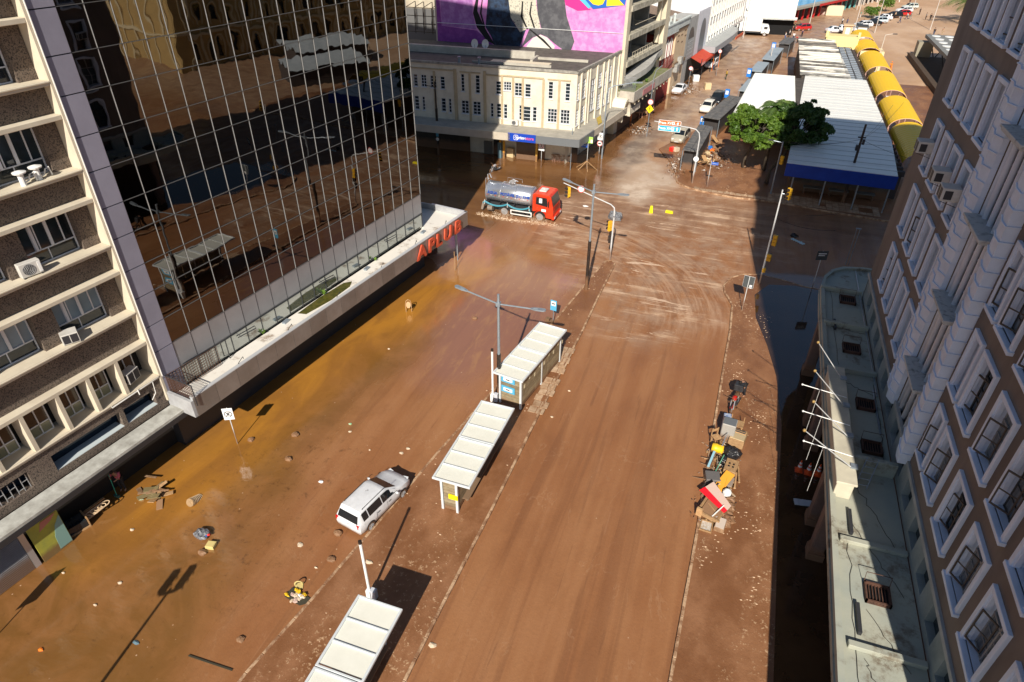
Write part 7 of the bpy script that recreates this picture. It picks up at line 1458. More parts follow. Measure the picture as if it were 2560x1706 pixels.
kiosk('second dark kiosk roof, next to the white hatchback',[(-5.4,89.3),(-3.2,88.7),(-.9,101.5),(-2.9,102.2)],2.5,kr,4)
kiosk('blue-grey kiosk roof nearest the white annexe',[(-1.9,104.5),(.7,104.0),(1.4,112.5),(-.9,113)],2.7,kg,1)
kiosk('blue-grey kiosk roof, middle of three',[(-1.0,118.8),(.9,118.3),(1.9,126.5),(0,127)],2.7,kg,1)
kiosk('blue-grey kiosk roof farthest up the street, the longest',[(.5,129.1),(2.6,128.5),(4.1,141),(2.0,141.6)],2.7,kg,1)
kiosk('small dark canopy beyond the blue-grey kiosks',[(3.0,147),(5.2,146.5),(6.4,154),(4.4,154.6)],2.5,kr,2)
def bluebox(label,p,s=1.0):
    t_=thing('blue_kiosk_sign',label,'sign',(p.x,p.y,p.z),-10); m=MB(); m.box(-.45*s,-.3*s,0,.45*s,.3*s,1.7*s); m.obj('box',mat('bright_blue_box',(.02,.2,.65),.4),t_,bevel=.02); m=MB(); m.box(-.3*s,-.32*s,.7*s,.3*s,-.3*s,1.45*s); m.obj('white_panel',tw_,t_)
bluebox('blue box sign at the far end of the row of blue-grey kiosks',zm(880,990,1820,0,7.84,2.2),.8); bluebox('blue box sign between two blue-grey kiosk roofs',zm(400,1510,1820,0,7.84,2.2),.75); bluebox('small blue sign at the end of the second dark kiosk',zm(2165,740,1540,150,7.84,1.2),.7); bluebox('small blue sign between the two dark kiosk roofs',zm(900,250,1640,280,7.84,1.2),.6)
for k,(x,y,c_,lab) in enumerate(((17.6,176.6,(.6,.42,.26),'tan street kiosk at the edge of the square'),(20.5,176.6,(.62,.62,.6),'white street kiosk with dark roof at the edge of the square'))):
    t_=thing('street_kiosk',lab,'kiosk',(x,y,0),0); m=MB(); m.box(-.9,-.7,0,.9,.9,2.3); m.obj('kiosk_body',mat('kiosk_c%d'%k,c_,.6),t_); m=MB(); m.box(-1.1,-1,2.3,1.1,1.1,2.55); m.obj('roof',darkmet if k else mat('kiosk_c0'),t_) if k else m.obj('roof',mat('kiosk_c0',c_),t_); m=MB(); m.box(-.4,-.72,.3,.4,-.7,1.9); m.obj('shutter',cleanw,t_)
# ================================================ TREES
def leafcloud(name,centres,n,leaf,m_,parent,seed=1,aspect=.5,flat=.35):
    rg=np.random.RandomState(seed); C_=np.array([c[:3] for c in centres]); Rr=np.array([c[3] for c in centres]); k=rg.choice(len(C_),n,p=(Rr**2)/sum(Rr**2))
    d=rg.normal(size=(n,3)); d/=np.linalg.norm(d,axis=1)[:,None]; d[:,2]=np.where(d[:,2]<-.4,-d[:,2],d[:,2]); rad=Rr[k]*(rg.uniform(.45,1.0,n)**.5)
    P_=C_[k]+d*rad[:,None]*np.array([1,1,.75]); nn=d*.6+rg.normal(size=(n,3))*.85+np.array([0,0,.35]); nn/=np.linalg.norm(nn,axis=1)[:,None]
    t=np.cross(nn,rg.normal(size=(n,3))); t/=np.linalg.norm(t,axis=1)[:,None]; s=np.cross(nn,t); L_=leaf*rg.uniform(.6,1.3,n)[:,None]
    a=P_-t*L_; b_=P_+s*L_*aspect+nn*L_*.15; c=P_+t*L_; e=P_-s*L_*aspect+nn*L_*.15
    V=np.stack([a,b_,c,e],1).reshape(-1,3); F=np.arange(4*n).reshape(-1,4)
    me=bpy.data.meshes.new(name); me.from_pydata(V.tolist(),[],F.tolist()); me.materials.append(m_); me.update(); return put(name,me,parent)
def leafmat(name,a,b_):
    g_=NG(name); n1=g_.noise(.9,(1,1,1),4); n2=g_.noise(9,(1,1,1),2); m_=g_.fin(g_.mix(g_.rng(g_.math('ADD',g_.math('MULTIPLY',n1,.6),g_.math('MULTIPLY',n2,.4)),.38,.62),a,b_),.45); g_.b.inputs['Subsurface Weight'].default_value=0
    tr_=g_.N.new('ShaderNodeBsdfTranslucent'); mx=g_.N.new('ShaderNodeMixShader'); mx.inputs[0].default_value=.25; tr_.inputs[0].default_value=(*[c*1.6 for c in b_],1); o_=g_.N['Material Output']; g_.t.links.new(g_.b.outputs[0],mx.inputs[1]); g_.t.links.new(tr_.outputs[0],mx.inputs[2]); g_.t.links.new(mx.outputs[0],o_.inputs[0]); return m_
lf1=leafmat('ficus_leaf',(.055,.12,.014),(.15,.24,.028)); lf2=leafmat('shaded_leaf',(.02,.06,.012),(.06,.12,.02)); lf3=leafmat('palm_leaf',(.06,.12,.03),(.14,.2,.05)); bark=mat('bark',(.11,.085,.06),.9,n=6,col2=(.05,.04,.03),stretch=(1,1,.2))  # lf2 is a darker leaf copy with the second tree's shade in its colour
def tree(name,label,x,y,th,crown,nclump,nleaf,leaf,lm_,seed,z0=.1,lean=(0,0),cat='tree'):
    t_=thing(name,label,cat,(x,y,z0),0); rg=random.Random(seed); cx,cy,cz,rx,ry,rz_=crown; m=MB()
    top=Vector((cx*.7+lean[0],cy*.7+lean[1],th)); m.tube([(0,0,-.1),(.03,.02,th*.4),tuple(top*.8),tuple(top)],[.24,.17,.15,.12],9); cs=[]
    for i in range(nclump):
        u=rg.uniform(-1,1); a=rg.uniform(0,2*PI); q=math.sqrt(1-u*u); f=rg.uniform(.55,1.0); zc=cz+rz_*u*f*(.95 if u>0 else .75); c=(cx+rx*q*math.cos(a)*f,cy+ry*q*math.sin(a)*f,zc,rg.uniform(.4,1.1)*min(rx,rz_)*.25); cs.append(c)
        if i%2==0: v=Vector(c[:3]); m.tube([tuple(top),tuple(top.lerp(v,.5)+Vector((0,0,.15))),tuple(v)],[.09,.055,.02],5)
    m.obj('trunk',bark,t_,smooth=True); leafcloud('crown',cs,nleaf,leaf,lm_,t_,seed); return t_
tree('broadleaf_tree','sunlit bright green tree on the corner of the market block',.7,78.6,3.0,(.6,-1.2,5.0,3.6,4.6,2.4),110,20000,.2,lf1,3)
tree('broadleaf_tree','dark shaded tree between the bright tree and the white market roof',3.4,74.2,3.6,(2.2,3.2,5.4,2.8,3.9,2.9),90,15000,.21,lf2,8)
def palm(label,x,y,h,n,L_,seed,droop=1.0):
    t_=thing('palm_tree',label,'palm tree',(x,y,0),0); rg=random.Random(seed); m=MB(); m.tube([(0,0,0),(.05,0,h*.5),(0,0,h)],[.22,.17,.15],9)
    for i in range(12): m.tube([(0,0,h*i/12),(0,0,h*i/12+.06)],[.215-.004*i,.2-.004*i],9)
    m.obj('trunk',bark,t_)
    for i in range(n):
        a=2*PI*i/n+rg.uniform(-.2,.2); e=rg.uniform(.15,1.25); l=L_*rg.uniform(.8,1.1); m=MB(); pts=[]
        for k in range(9):
            s=k/8; pts.append(Vector((l*s*math.cos(e)*math.cos(a),l*s*math.cos(e)*math.sin(a),h+l*s*math.sin(e)-droop*l*.55*s*s)))
        for k in range(8):
            d=(pts[k+1]-pts[k]).normalized(); sd=d.cross(Vector((0,0,1))).normalized(); w_=l*.26*math.sin(PI*(k+.8)/9.5)
            for s_ in (1,-1):
                for q in (0,.33,.66):
                    p=pts[k].lerp(pts[k+1],q); tip=p+sd*s_*w_+d*w_*.5-Vector((0,0,w_*.45)); m.add([tuple(p),tuple(p+d*.09),tuple(tip)],[(0,1,2)])
        m.tube([tuple(p) for p in pts],[.035]*8+[.01],4); m.obj('frond',lf3,t_,fix=False)
pp=at(1946,262,7.4); palm('feathery palm rising behind the bright green tree',pp.x,pp.y,7.0,34,2.7,4,1.2)
palm('palm at the far right edge of the square, light green heart',45.5,207,5.5,30,6.0,6)
palm('low palm beside the large palm at the edge of the square',49,214,4.0,22,5.0,9)
def bush(label,x,y,r,h,seed,lm_=lf1):
    t_=thing('bush',label,'bush',(x,y,0),0); m=MB(); m.tube([(0,0,0),(0,0,h*.6)],[.12,.06],6); m.obj('stem',bark,t_); rg=random.Random(seed)
    leafcloud('foliage',[(rg.uniform(-r,r)*.6,rg.uniform(-r,r)*.6,h*rg.uniform(.4,.8),r*.5) for i in range(9)],1500,.2,lm_,t_,seed)
bush('round bush between the parked white sedan and the red car',30.2,222,2.0,3.6,2); bush('low spreading bush among the parked cars',25.6,208.5,2.2,2.4,5)
# plaza lamp poles
for k,(x,y,h) in enumerate(((19.6,182.4,9),(24.2,184.2,8),(27.8,220.8,10),(29.1,221.4,10),(37.1,193.7,12),(38.0,229,10),(23.2,223.1,9),(9.7,182.2,11),(-4.1,165.5,11),(2.0,132.3,4.6),(19.2,133,7),(37.5,170,12))):
    t_=thing('lamp_pole',['pale lamp pole in front of the grey pickup','pale pole beside the white street kiosk','twin pale pole left of the round bush','twin pale pole right of the round bush','tall pale mast in the middle of the square','pale pole near the palm shadow','pale pole by the yellow shuttered building','tall pole between the red car and the blue shop','tall pole at the corner of the box truck','small dark curved lamp above the middle blue-grey kiosk','pinkish pole crossing the yellow vault','tall pale mast behind the terminal canopy'][k],'lamp pole',(x,y,0),k*37); m=MB(); m.tube([(0,0,0),(0,0,h)],[.1,.06],6); m.tube([(0,0,h),(1.3,0,h+.25)],.05,5); m.obj('pole',mat('pale_pole',(.55,.5,.45),.6),t_); m=MB(); m.box(1.1,-.12,h+.15,1.8,.12,h+.27); m.obj('lamp_head',darkmet,t_)
t_=thing('speed_sign_post','round red ringed sign on a post beside the awning shop','road sign',tuple(zm(1960,1490,1540,0,7.84)),-5); m=MB(); m.cyl(0,0,0,4.6,.04,6); m.obj('post',steel,t_); disc(t_,.32,4.0,tw_,red)
t_=thing('speed_sign_post','round red ringed sign on a post in front of the flooded white sedan','road sign',tuple(zm(1410,560,1540,150,7.84)),-5); m=MB(); m.cyl(0,0,0,3.4,.04,6); m.obj('post',steel,t_); disc(t_,.32,3.1,tw_,red)
# ================================================ RUBBISH AND DEBRIS
def lump(name,label,cat,loc,r,m_,seed=0,flat=.6,jit=.25,group=None,deg=0):
    random.seed(seed+int(abs(loc[0])*13+abs(loc[1])*7)); m=MB(); m.ball((0,0,r*flat*.45),(r,r*random.uniform(.7,1),r*flat),9,jit=jit); o=m.obj(name,m_); o.location=loc; o.rotation_euler=(0,0,R(deg)); return tag(o,label,cat,group)
def boxy(name,label,cat,loc,size,m_,deg=0,tilt=0,group=None,inner=None,roll=0):
    x,y,z=size; t_=thing(name,label,cat,loc,deg,group); t_.rotation_euler=(R(roll),R(tilt),R(deg)); m=MB(); m.box(-x/2,-y/2,0,x/2,y/2,z); m.obj('casing',m_,t_,bevel=min(x,y,z)*.06)
    m=MB(); m.box(-x/2+.04,-y/2+.03,z,x/2-.04,y/2-.03,z+.012); m.obj('top_panel',inner or m_,t_); return t_
bagm=mat('black_bag',(.014,.014,.016),.22,n=8,col2=(.03,.03,.035),bump=.8,bscale=10)
Zp=.13
boxy('crate','blue and white printed box at the end of the pile nearest the motorcycle','box',(2.28,31.5,Zp),(.42,.5,1.0),mat('blue_print',(.12,.2,.42),.5,n=6,col2=(.55,.58,.6)),5)
boxy('fridge','grey topped fridge standing in the kerb pile','fridge',(2.42,30.6,Zp),(.75,.7,1.35),mat('fridge_grey',(.36,.34,.31),.5,dirt=.7),-6,inner=mat('fridge_top',(.14,.15,.16),.4))
t_=thing('chest_of_drawers','pale wooden chest with two open drawer fronts lying on its back in the kerb pile','furniture',(3.03,30.6,Zp),-10); t_.rotation_euler=(R(-12),0,R(-10))
m=MB(); m.box(-.42,-.7,0,.42,.55,.5); m.obj('carcass',wood,t_,bevel=.01)
for k in range(2): m=MB(); m.box(-.36,.12+k*.22,.5,.36,.3+k*.22,.56); m.obj('drawer_front',wood,t_); 
m=MB(); m.box(-.3,.1,.56,.3,.12,.62); m.box(-.3,.33,.56,.3,.35,.62); m.obj('drawer_gap',darkmet,t_); m=MB(); m.box(-.38,-.68,.5,.38,.05,.53); m.obj('pale_panel',mat('pale_ply',(.62,.48,.28),.6),t_)
t_=thing('wooden_table','small wooden table upended behind the chest in the kerb pile','table',(2.85,31.55,Zp),-8); m=MB(); m.box(-.4,-.3,.55,.4,.3,.6); m.obj('top',wood,t_)
for x in(-.37,.33): 
    for y in (-.27,.23): m=MB(); m.box(x,y,0,x+.04,y+.04,.95 if y>0 else .55); m.obj('leg',wood,t_)
t_=thing('drum','yellow plastic drum lying in the kerb pile','drum',(2.0,29.15,Zp+.45),-5); m=MB(); m.tube([(-.32,0,0),(-.3,0,0),(-.05,0,0),(0,0,0),(.28,0,0),(.31,0,0)],[.2,.25,.27,.24,.26,.2],14); m.obj('body',mat('drum_yellow',(.78,.5,.02),.4),t_,smooth=True); m=MB(); m.tube([(.3,0,0),(.42,0,0)],.07,10); m.obj('cap',mat('drum_yellow'),t_)
for k,(x,y,z,r_,lab) in enumerate(((2.78,29.05,Zp+.2,.5,'large shiny black bin bag on the right of the kerb pile'),(2.45,28.5,Zp+.1,.36,'smaller black bin bag in the middle of the kerb pile'),(2.1,26.35,Zp,.3,'dark bag squeezed under the red and white panel'))): lump('bin_bag',lab,'bin bag',(x,y,z),r_,bagm,k,flat=.9,jit=.16)
t_=thing('office_chair','pale wooden chair upturned in the kerb pile','chair',(1.85,29.9,Zp+.3),40); m=MB(); m.box(-.22,-.22,.3,.22,.22,.34); m.obj('seat',wood,t_)
for x,y in ((-.2,-.2),(.16,-.2),(-.2,.16),(.16,.16)): m=MB(); m.box(x,y,-.15,x+.04,y+.04,.3); m.obj('leg',wood,t_)
m=MB(); m.box(-.22,.2,.34,-.18,.24,.8); m.box(.18,.2,.34,.22,.24,.8); m.box(-.2,.2,.6,.2,.23,.75); m.obj('backrest',wood,t_)
def plank(label,loc,L_,w_,h_,deg,pitch,m_,name='plank',cat='plank',g_=None):
    m=MB(); m.box(-L_/2,-w_/2,0,L_/2,w_/2,h_); o=m.obj(name,m_,bevel=.005); o.location=loc; o.rotation_euler=(0,R(pitch),R(deg)); return tag(o,label,cat,g_)
plank('light blue tube laid along the left of the kerb pile',(1.75,28.2,Zp+.4),1.15,.12,.1,80,-8,mat('blue_tube',(.3,.52,.62),.4),'tube','tube')
plank('long grey metal strip crossing the kerb pile from the fridge to the bags',(2.3,29.6,Zp+1.0),2.4,.05,.03,82,14,alum,'metal_strip','strip')
plank('green handled pole lying in the middle of the kerb pile',(2.2,27.9,Zp+.5),1.3,.05,.05,75,-12,mat('green_pole',(.1,.3,.2),.5),'pole','pole')
plank('thick orange tan sheet of board leaning in the kerb pile',(2.45,26.6,Zp+.35),1.6,.5,.05,62,-22,mat('orange_board2',(.75,.33,.03),.6),'board','board')
plank('thin orange lath beside the leaning orange board',(2.62,26.2,Zp+.3),1.5,.07,.04,85,-18,mat('orange_board2'),'lath','lath')
for k,(x,y,d) in enumerate(((2.98,27.0,83),(3.12,27.2,88),(3.24,27.6,95))): plank(['pale wooden post on the right flank of the pile, leftmost of three','pale wooden post on the right flank of the pile, middle of three','pale wooden post on the right flank of the pile, rightmost of three'][k],(x,y,Zp+.1+.1*k),1.3,.09,.09,d,4,wood,'wooden_post','post')
t_=thing('breeze_cabinet','tan cabinet panel with four holes on the right of the kerb pile','cabinet',(2.8,27.9,Zp+.3),-8); m=MB(); m.box(-.32,-.5,0,.32,.5,.3); m.obj('panel',wood,t_,bevel=.01)
for x in (-.12,.1):
    for y in (-.1,.12): m=MB(); m.box(x-.05,y-.06,.3,x+.05,y+.06,.306); m.obj('hole',dark,t_)
boxy('grey_board','grey square board under the pale cabinet in the kerb pile','board',(2.72,27.05,Zp+.15),(.6,.7,.1),mat('board_grey',(.3,.25,.21),.6),-10)
boxy('grey_suitcase','round-cornered grey case on the left of the kerb pile','case',(1.95,26.95,Zp+.1),(.75,.7,.35),mat('case_grey',(.14,.13,.125),.5),12)
lump('white_jug','white plastic jug lying beside the leaning orange board','jug',(2.75,26.0,Zp+.25),.24,cleanw,2,flat=1.2,jit=.03)
t_=thing('fallen_sign_panel','red and white wedge-shaped panel lying on top of the near kerb pile','panel',(2.3,25.3,Zp+.6),-35); t_.rotation_euler=(R(25),R(8),R(-40))
m=MB(); m.prism([(-.8,-.1),(-.75,.42),(.75,.2),(.8,-.1)],0,.04); m.obj('pale_face',mat('pale_pink_board',(.5,.36,.3),.6),t_); m=MB(); m.prism([(-.85,-.45),(-.8,-.1),(.8,-.1),(.8,-.32)],0,.05); m.obj('red_band',mat('panel_red',(.7,.01,.02),.4),t_)
t_=thing('bed_frame','pale wooden bed frame and base heaped at the near end of the kerb pile','furniture',(2.05,24.7,Zp+.1),-18)
m=MB(); m.box(-.35,-.5,.2,.55,.5,.24); m.obj('base_board',mat('mud_ply',(.3,.17,.09),.6),t_)
for q in ((-.5,-.6,.0,-.38,.9,.3),(-.3,.5,.1,.6,.58,.28),(-.35,-.62,.1,.7,-.5,.3),(.55,-.5,.05,.65,.5,.25),(-.5,-.65,0,-.2,-.5,.5)): m=MB(); m.box(*q); m.obj('rail',wood,t_,bevel=.01)
t_=thing('picture_frame','small wooden frame with crumpled paper at the very near end of the pile','frame',(1.98,23.75,Zp),-4); m=MB()
for q in ((-.3,-.35,.3,-.29),(-.3,.29,.3,.35),(-.3,-.29,-.24,.29),(.24,-.29,.3,.29)): m.box(q[0],q[1],0,q[2],q[3],.08)
m.obj('frame',wood,t_); m=MB(); m.box(-.24,-.29,0,.24,.29,.03); m.obj('paper',mat('crumpled_paper',(.62,.6,.56),.8,n=10,col2=(.4,.3,.2)),t_)
boxy('cardboard_box','mud-stained cardboard box at the near end of the pile','box',(2.62,23.95,Zp),(.5,.75,.3),muddy,-8,inner=mat('torn_white',(.6,.5,.42),.8))
for k in range(7): lump('mud_sack','wet brown sacking heaped on the right of the red panel',
  'sack',(2.9+.12*math.sin(k*2.1),24.2+.28*k,Zp),.3,mudc,k,flat=.7,jit=.3,group='wet brown sacks beside the bed frame')
rr=random.Random(12)
for k in range(46):
    y=24.2+rr.random()*5.6; x=2.35+rr.gauss(0,.38)*(.6 if y>29 else 1); z=Zp+rr.uniform(.0,.55)*(1-abs(x-2.35)/1.2)
    c_=rr.choice([('pale wooden',wood),('mud-brown',muddy),('dark metal',darkmet),('reddish brown',mat('mud_ply',(.3,.17,.09),.6)),('tan',tanc),('white',white)]); l2=rr.uniform(.3,1.1); plank(('long ' if l2>.75 else 'short ')+c_[0]+' stick in the '+('near' if y<26 else 'middle' if y<28.2 else 'far')+' part of the kerb-side pile',(x,y,z),l2,rr.uniform(.03,.09),rr.uniform(.02,.06),rr.uniform(0,180),rr.uniform(-25,25),c_[1],'stick','stick','broken sticks and slats in the kerb-side pile')
heap=MB(); 
for k in range(900):
    y=24+rr.random()*6.2; x=2.35+rr.gauss(0,.42); s=rr.uniform(.03,.12); z=Zp+max(0,rr.uniform(-.02,.4)*(1-abs(x-2.35)/.9)); a=[(x+rr.uniform(-s,s),y+rr.uniform(-s,s),z+rr.uniform(-s,s)*.6) for _ in range(4)]; heap.add(a,[(0,1,2),(0,2,3),(0,3,1),(1,3,2)],rr.randrange(4))
o=heap.obj('loose_rubbish',[muddy,darkmet,wood,mat('pale_scrap',(.5,.45,.4),.7)],None,fix=False); o['kind']='stuff'; tag(o,'loose muddy scraps filling the gaps of the kerb-side pile','rubbish')
# debris lying in the left lane
stone=mat('muddy_clod',(.3,.17,.09),.6,n=5,col2=(.2,.1,.05),bump=.3,bscale=12)
cl_=[((1995,1010),0)]
for k,(px,py,r_,lab) in enumerate(((739,1088,.32,'dark wet clod at the water edge, upper of two above the white car'),(722,1149,.28,'rounded clod in the shallow orange water, lower of two above the white car'),(828,1400,.26,'dome-shaped clod on the kerb below the white car'),(845,1335,.3,'ragged clod in the mud behind the white car'),(602,1600,.22,'small clod with a sharp shadow near the bottom left of the mud'),(1187,797,.26,'lone clod in the mauve water left of the lamp pole'),(628,1100,.25,'dark clump beside the shadow of the no-stopping sign'),(506,1383,.32,'tan clod next to the yellow box in the left lane'))): p=at(px,py); lump('clod',lab,'clod',(p.x,p.y,0),r_*.8,stone,k,flat=.45,jit=.16)
p=at(506,1340); t_=thing('bin_bag','split grey bin bag with scraps in the left lane mud','bin bag',(p.x,p.y,0),0); m=MB(); m.ball((0,0,.12),(.42,.3,.24),10,jit=.2); m.obj('bag',mat('grey_bag',(.06,.06,.07),.25,n=9,col2=(.3,.31,.33),bump=.8,bscale=12),t_)
for i in range(4): m=MB(); m.ball((.1+.1*i,-.2+.08*i,.2),(.09,.07,.05),6,jit=.3); m.obj('scrap',[tw_,mat('pale_scrap'),blue,red][i],t_)
p=at(529,1367); boxy('yellow_box','small pale yellow box in the mud beside the split bin bag','box',(p.x,p.y,0),(.42,.38,.2),mat('yellow_card',(.62,.5,.2),.6),12)
p=at(490,1250); t_=thing('wicker_bin','ribbed tan cylinder basket standing in the orange water','basket',(p.x,p.y,0),0); t_.rotation_euler=(R(62),R(-8),R(8)); m=MB(); m.cyl(0,0,-.3,.45,.19,16,r2=.22); m.obj('basket',mat('wicker',(.4,.26,.13),.7,n=12,col2=(.2,.12,.06)),t_); 
for i in range(7): m=MB(); m.tube([(.205*math.cos(2*PI*j/16),.205*math.sin(2*PI*j/16),-.28+i*.11) for j in range(17)],.02,4); m.obj('band',mat('wicker_pale',(.58,.42,.26),.7),t_)
# heap of soaked boards and pallets by the canopy
base=at(385,1235); k=0
for i in range(26):
    x=base.x+rr.gauss(0,.5); y=base.y+rr.gauss(0,.4); c_=rr.choice([('mud-brown',muddy),('pale',wood),('reddish',mat('mud_ply')),('olive',mat('olive_ply',(.22,.17,.08),.6))]); w2=rr.uniform(.1,.34); plank(c_[0]+(' wide' if w2>.2 else ' narrow')+' soaked board in the heap near the person in pink',(x,y,rr.uniform(0,.28)),rr.uniform(.3,.75),w2,.03,rr.uniform(0,180),rr.uniform(-20,20),c_[1],'board','board','soaked boards heaped in the orange water')
p=at(352,1248); lump('green_bag','small green and white bag at the corner of the soaked boards','bag',(p.x,p.y,.0),.16,mat('green_bag',(.25,.55,.25),.4,n=8,col2=(.6,.6,.5)),1)
p=at(225,1300)
for i in range(9):
    o=MB(); o.tube([(.28*math.cos(2*PI*j/14),.12*math.sin(2*PI*j/14),0) for j in range(15)],.03,5); q=o.obj('basket_hoop',mat('wicker_pale')); q.location=(p.x+.0+.09*i-.3,p.y+.16*i-.6,.1+.06*i); q.rotation_euler=(R(50),0,R(30+i*5)); tag(q,'tan hoop of the collapsed wicker rack under the canopy','hoop','hoops of the collapsed wicker rack')
plank('long wooden beam lying across the wicker hoops under the canopy',(p.x-.3,p.y-.2,.35),2.6,.12,.08,75,-6,wood,'beam','beam')
t_=thing('display_case','dark glass display case tipped over at the canopy edge','display case',tuple(at(178,1330)),70); m=MB(); m.box(-.8,-.4,0,.8,.4,.08); m.box(-.8,-.4,.08,-.74,.4,.6); m.box(.74,-.4,.08,.8,.4,.6); m.obj('frame',wood,t_); m=MB(); m.box(-.72,-.36,.1,.72,.36,.5); m.obj('glass',wgl,t_)
# scraps of paper, bottles
sc2=[((738*1.088,1108*1.088),'white',.16,'small white bag in the open mud up-left of the white car'),((805*1.088,975*1.088),'green',.12,'green and white carton in the mid lane mud'),((690*1.088,1252*1.088),'tan',.2,'pale round lid in the dark mud patch'),((848*1.088,1296*1.088),'tan',.2,'pale round dish on the median behind the white pole'),((330,1325),'tan',.13,'yellowish scrap floating in the orange water'),((300,1458),'tan',.11,'pale scrap in the lower left water, higher one'),((238,1513),'tan',.09,'pale scrap in the lower left water, lower one'),((102,1625),'orange',.13,'orange scrap near the lower left corner'),((340,1607),'blue',.16,'blue grey scrap in the lower left mud'),((158,1433),'tan',.08,'pale speck beside the big sign shadow'),((1020,1122),'pale',.14,'pale curled scrap up-left of the white car, right one'),((1003,1133),'pale',.15,'pale curled scrap up-left of the white car, left one'),((875,1080),'pale',.12,'pale torn scrap in the middle of the mud'),((924,1126),'pale',.07,'tiny pale scrap above the white car'),((1082,1614),'pale',.2,'muddy can on the road beside the median, bottom'),((1423,978),'tan',.1,'white bit on the road right of the farthest shelter'),((1380,1043),'tan',.12,'pinkish rag on the road right of the middle shelter'),((972,1013-140),'pale',.1,'tan lump by the orange water edge'),((1464,516),'white',.3,'flat white sheet on the crossing beside the lamp'),((690+100,1300+120),'pale',.08,'small flake near the kerb below the car')]
cm={'white':tw_,'green':mat('green_bag'),'tan':mat('pale_scrap2',(.62,.5,.36),.6),'pale':mat('pale_scrap2'),'orange':orange,'blue':mat('dull_blue',(.12,.2,.24),.5)}
for k,((px,py),c_,s,lab) in enumerate(sc2):
    p=at(px,py); m=MB(); n_=7; rim=[(s*math.cos(2*PI*i/n_)*rr.uniform(.7,1.1),s*.7*math.sin(2*PI*i/n_)*rr.uniform(.7,1.1),rr.uniform(.01,.05)) for i in range(n_)]; m.add(rim+[(0,0,.07)]+[(x,y,-.02) for x,y,z in rim],[(i,(i+1)%n_,n_) for i in range(n_)]+[(i,n_+1+i,n_+1+(i+1)%n_,(i+1)%n_) for i in range(n_)])
    z=.125 if (px,py) in ((848*1.088,1296*1.088),) else .0
    o=m.obj('litter',cm[c_]); o.location=(p.x,p.y,z); tag(o,lab,'litter')
p=at(752,1490); t_=thing('rubbish_heap','torn pink and white rubbish on a dark board at the kerb of the median','rubbish',(p.x,p.y,0),-20); m=MB(); m.box(-.55,-.4,0,.5,.1,.06,rot=(.1,.1,.2)); m.obj('dark_board',mat('wet_board',(.05,.045,.03),.5),t_)
for i in range(16): m=MB(); m.ball((rr.gauss(0,.22),rr.gauss(-.1,.14),.1),(rr.uniform(.06,.16),rr.uniform(.05,.12),.06),7,jit=.35); m.obj('torn_scrap',rr.choice([mat('pale_scrap2'),mat('pale_pink_board'),tw_,mat('drum_yellow')]),t_)
p=at(748,1466); t_=thing('tin','curled ochre tin strip behind the torn rubbish heap','tin',(p.x,p.y,0),30); m=MB(); m.tube([(.17*math.cos(a),0,.18+.17*math.sin(a)) for a in [PI*i/8 for i in range(-1,10)]],.03,5); m.box(-.2,-.16,0,.18,.16,.04); m.obj('strip',mat('yellow_card'),t_,bevel=.005)
m=MB(); m.box(-.0,-.03,-.02,2.1,.03,.05); o=m.obj('plank',mat('wet_board')); p=at(472,1640); q=at(582,1677); o.location=(p.x,p.y,.0); o.rotation_euler=(0,0,math.atan2(q.y-p.y,q.x-p.x)); tag(o,'thin submerged lath near the bottom edge of the left lane','plank')
# yellow bollards at the crossing
p=at(1627,533); t_=thing('barrier','upright yellow plastic barrier block on the crossing','barrier',(p.x,p.y,0),10); m=MB(); m.prism([(-.2,0),(.2,0),(.12,.75),(-.12,.75)],-.12,.12,axis='y'); m.obj('block',mat('bright_yellow'),t_,bevel=.03)
p=at(1673,533); t_=thing('barrier','toppled yellow plastic barrier block on the crossing','barrier',(p.x,p.y,0),-5); m=MB(); m.prism([(-.38,0),(.38,0),(.34,.22),(-.38,.24)],-.15,.15,axis='y'); m.obj('block',mat('bright_yellow'),t_,bevel=.03)
p=zm(1595,540,1100,400,3.647); lump('bin_bag','heap of black bags behind the white signal mast','bin bag',(p.x,p.y,.0),.75,mat('grey_bag'),4,flat=.7,jit=.25)
# litter in the shaded cross street
p=at(1985,592); lump('bin_bag','black bag on the shaded cross street','bin bag',(p.x,p.y,0),.35,bagm,3)
p=at(1995,605); m=MB(); 
for i in range(6): m.box(-.7+i*.22,-.15,0,-.5+i*.24,.12,.06,rot=(random.uniform(-.3,.3),random.uniform(-.3,.3),-.5))
o=m.obj('plastic_sheet',mat('pale_cyan_sheet',(.45,.6,.62),.5)); o.location=p; o.rotation_euler=(0,0,R(-40)); tag(o,'pale cyan sheet lying next to the black bag in the shaded street','plastic')
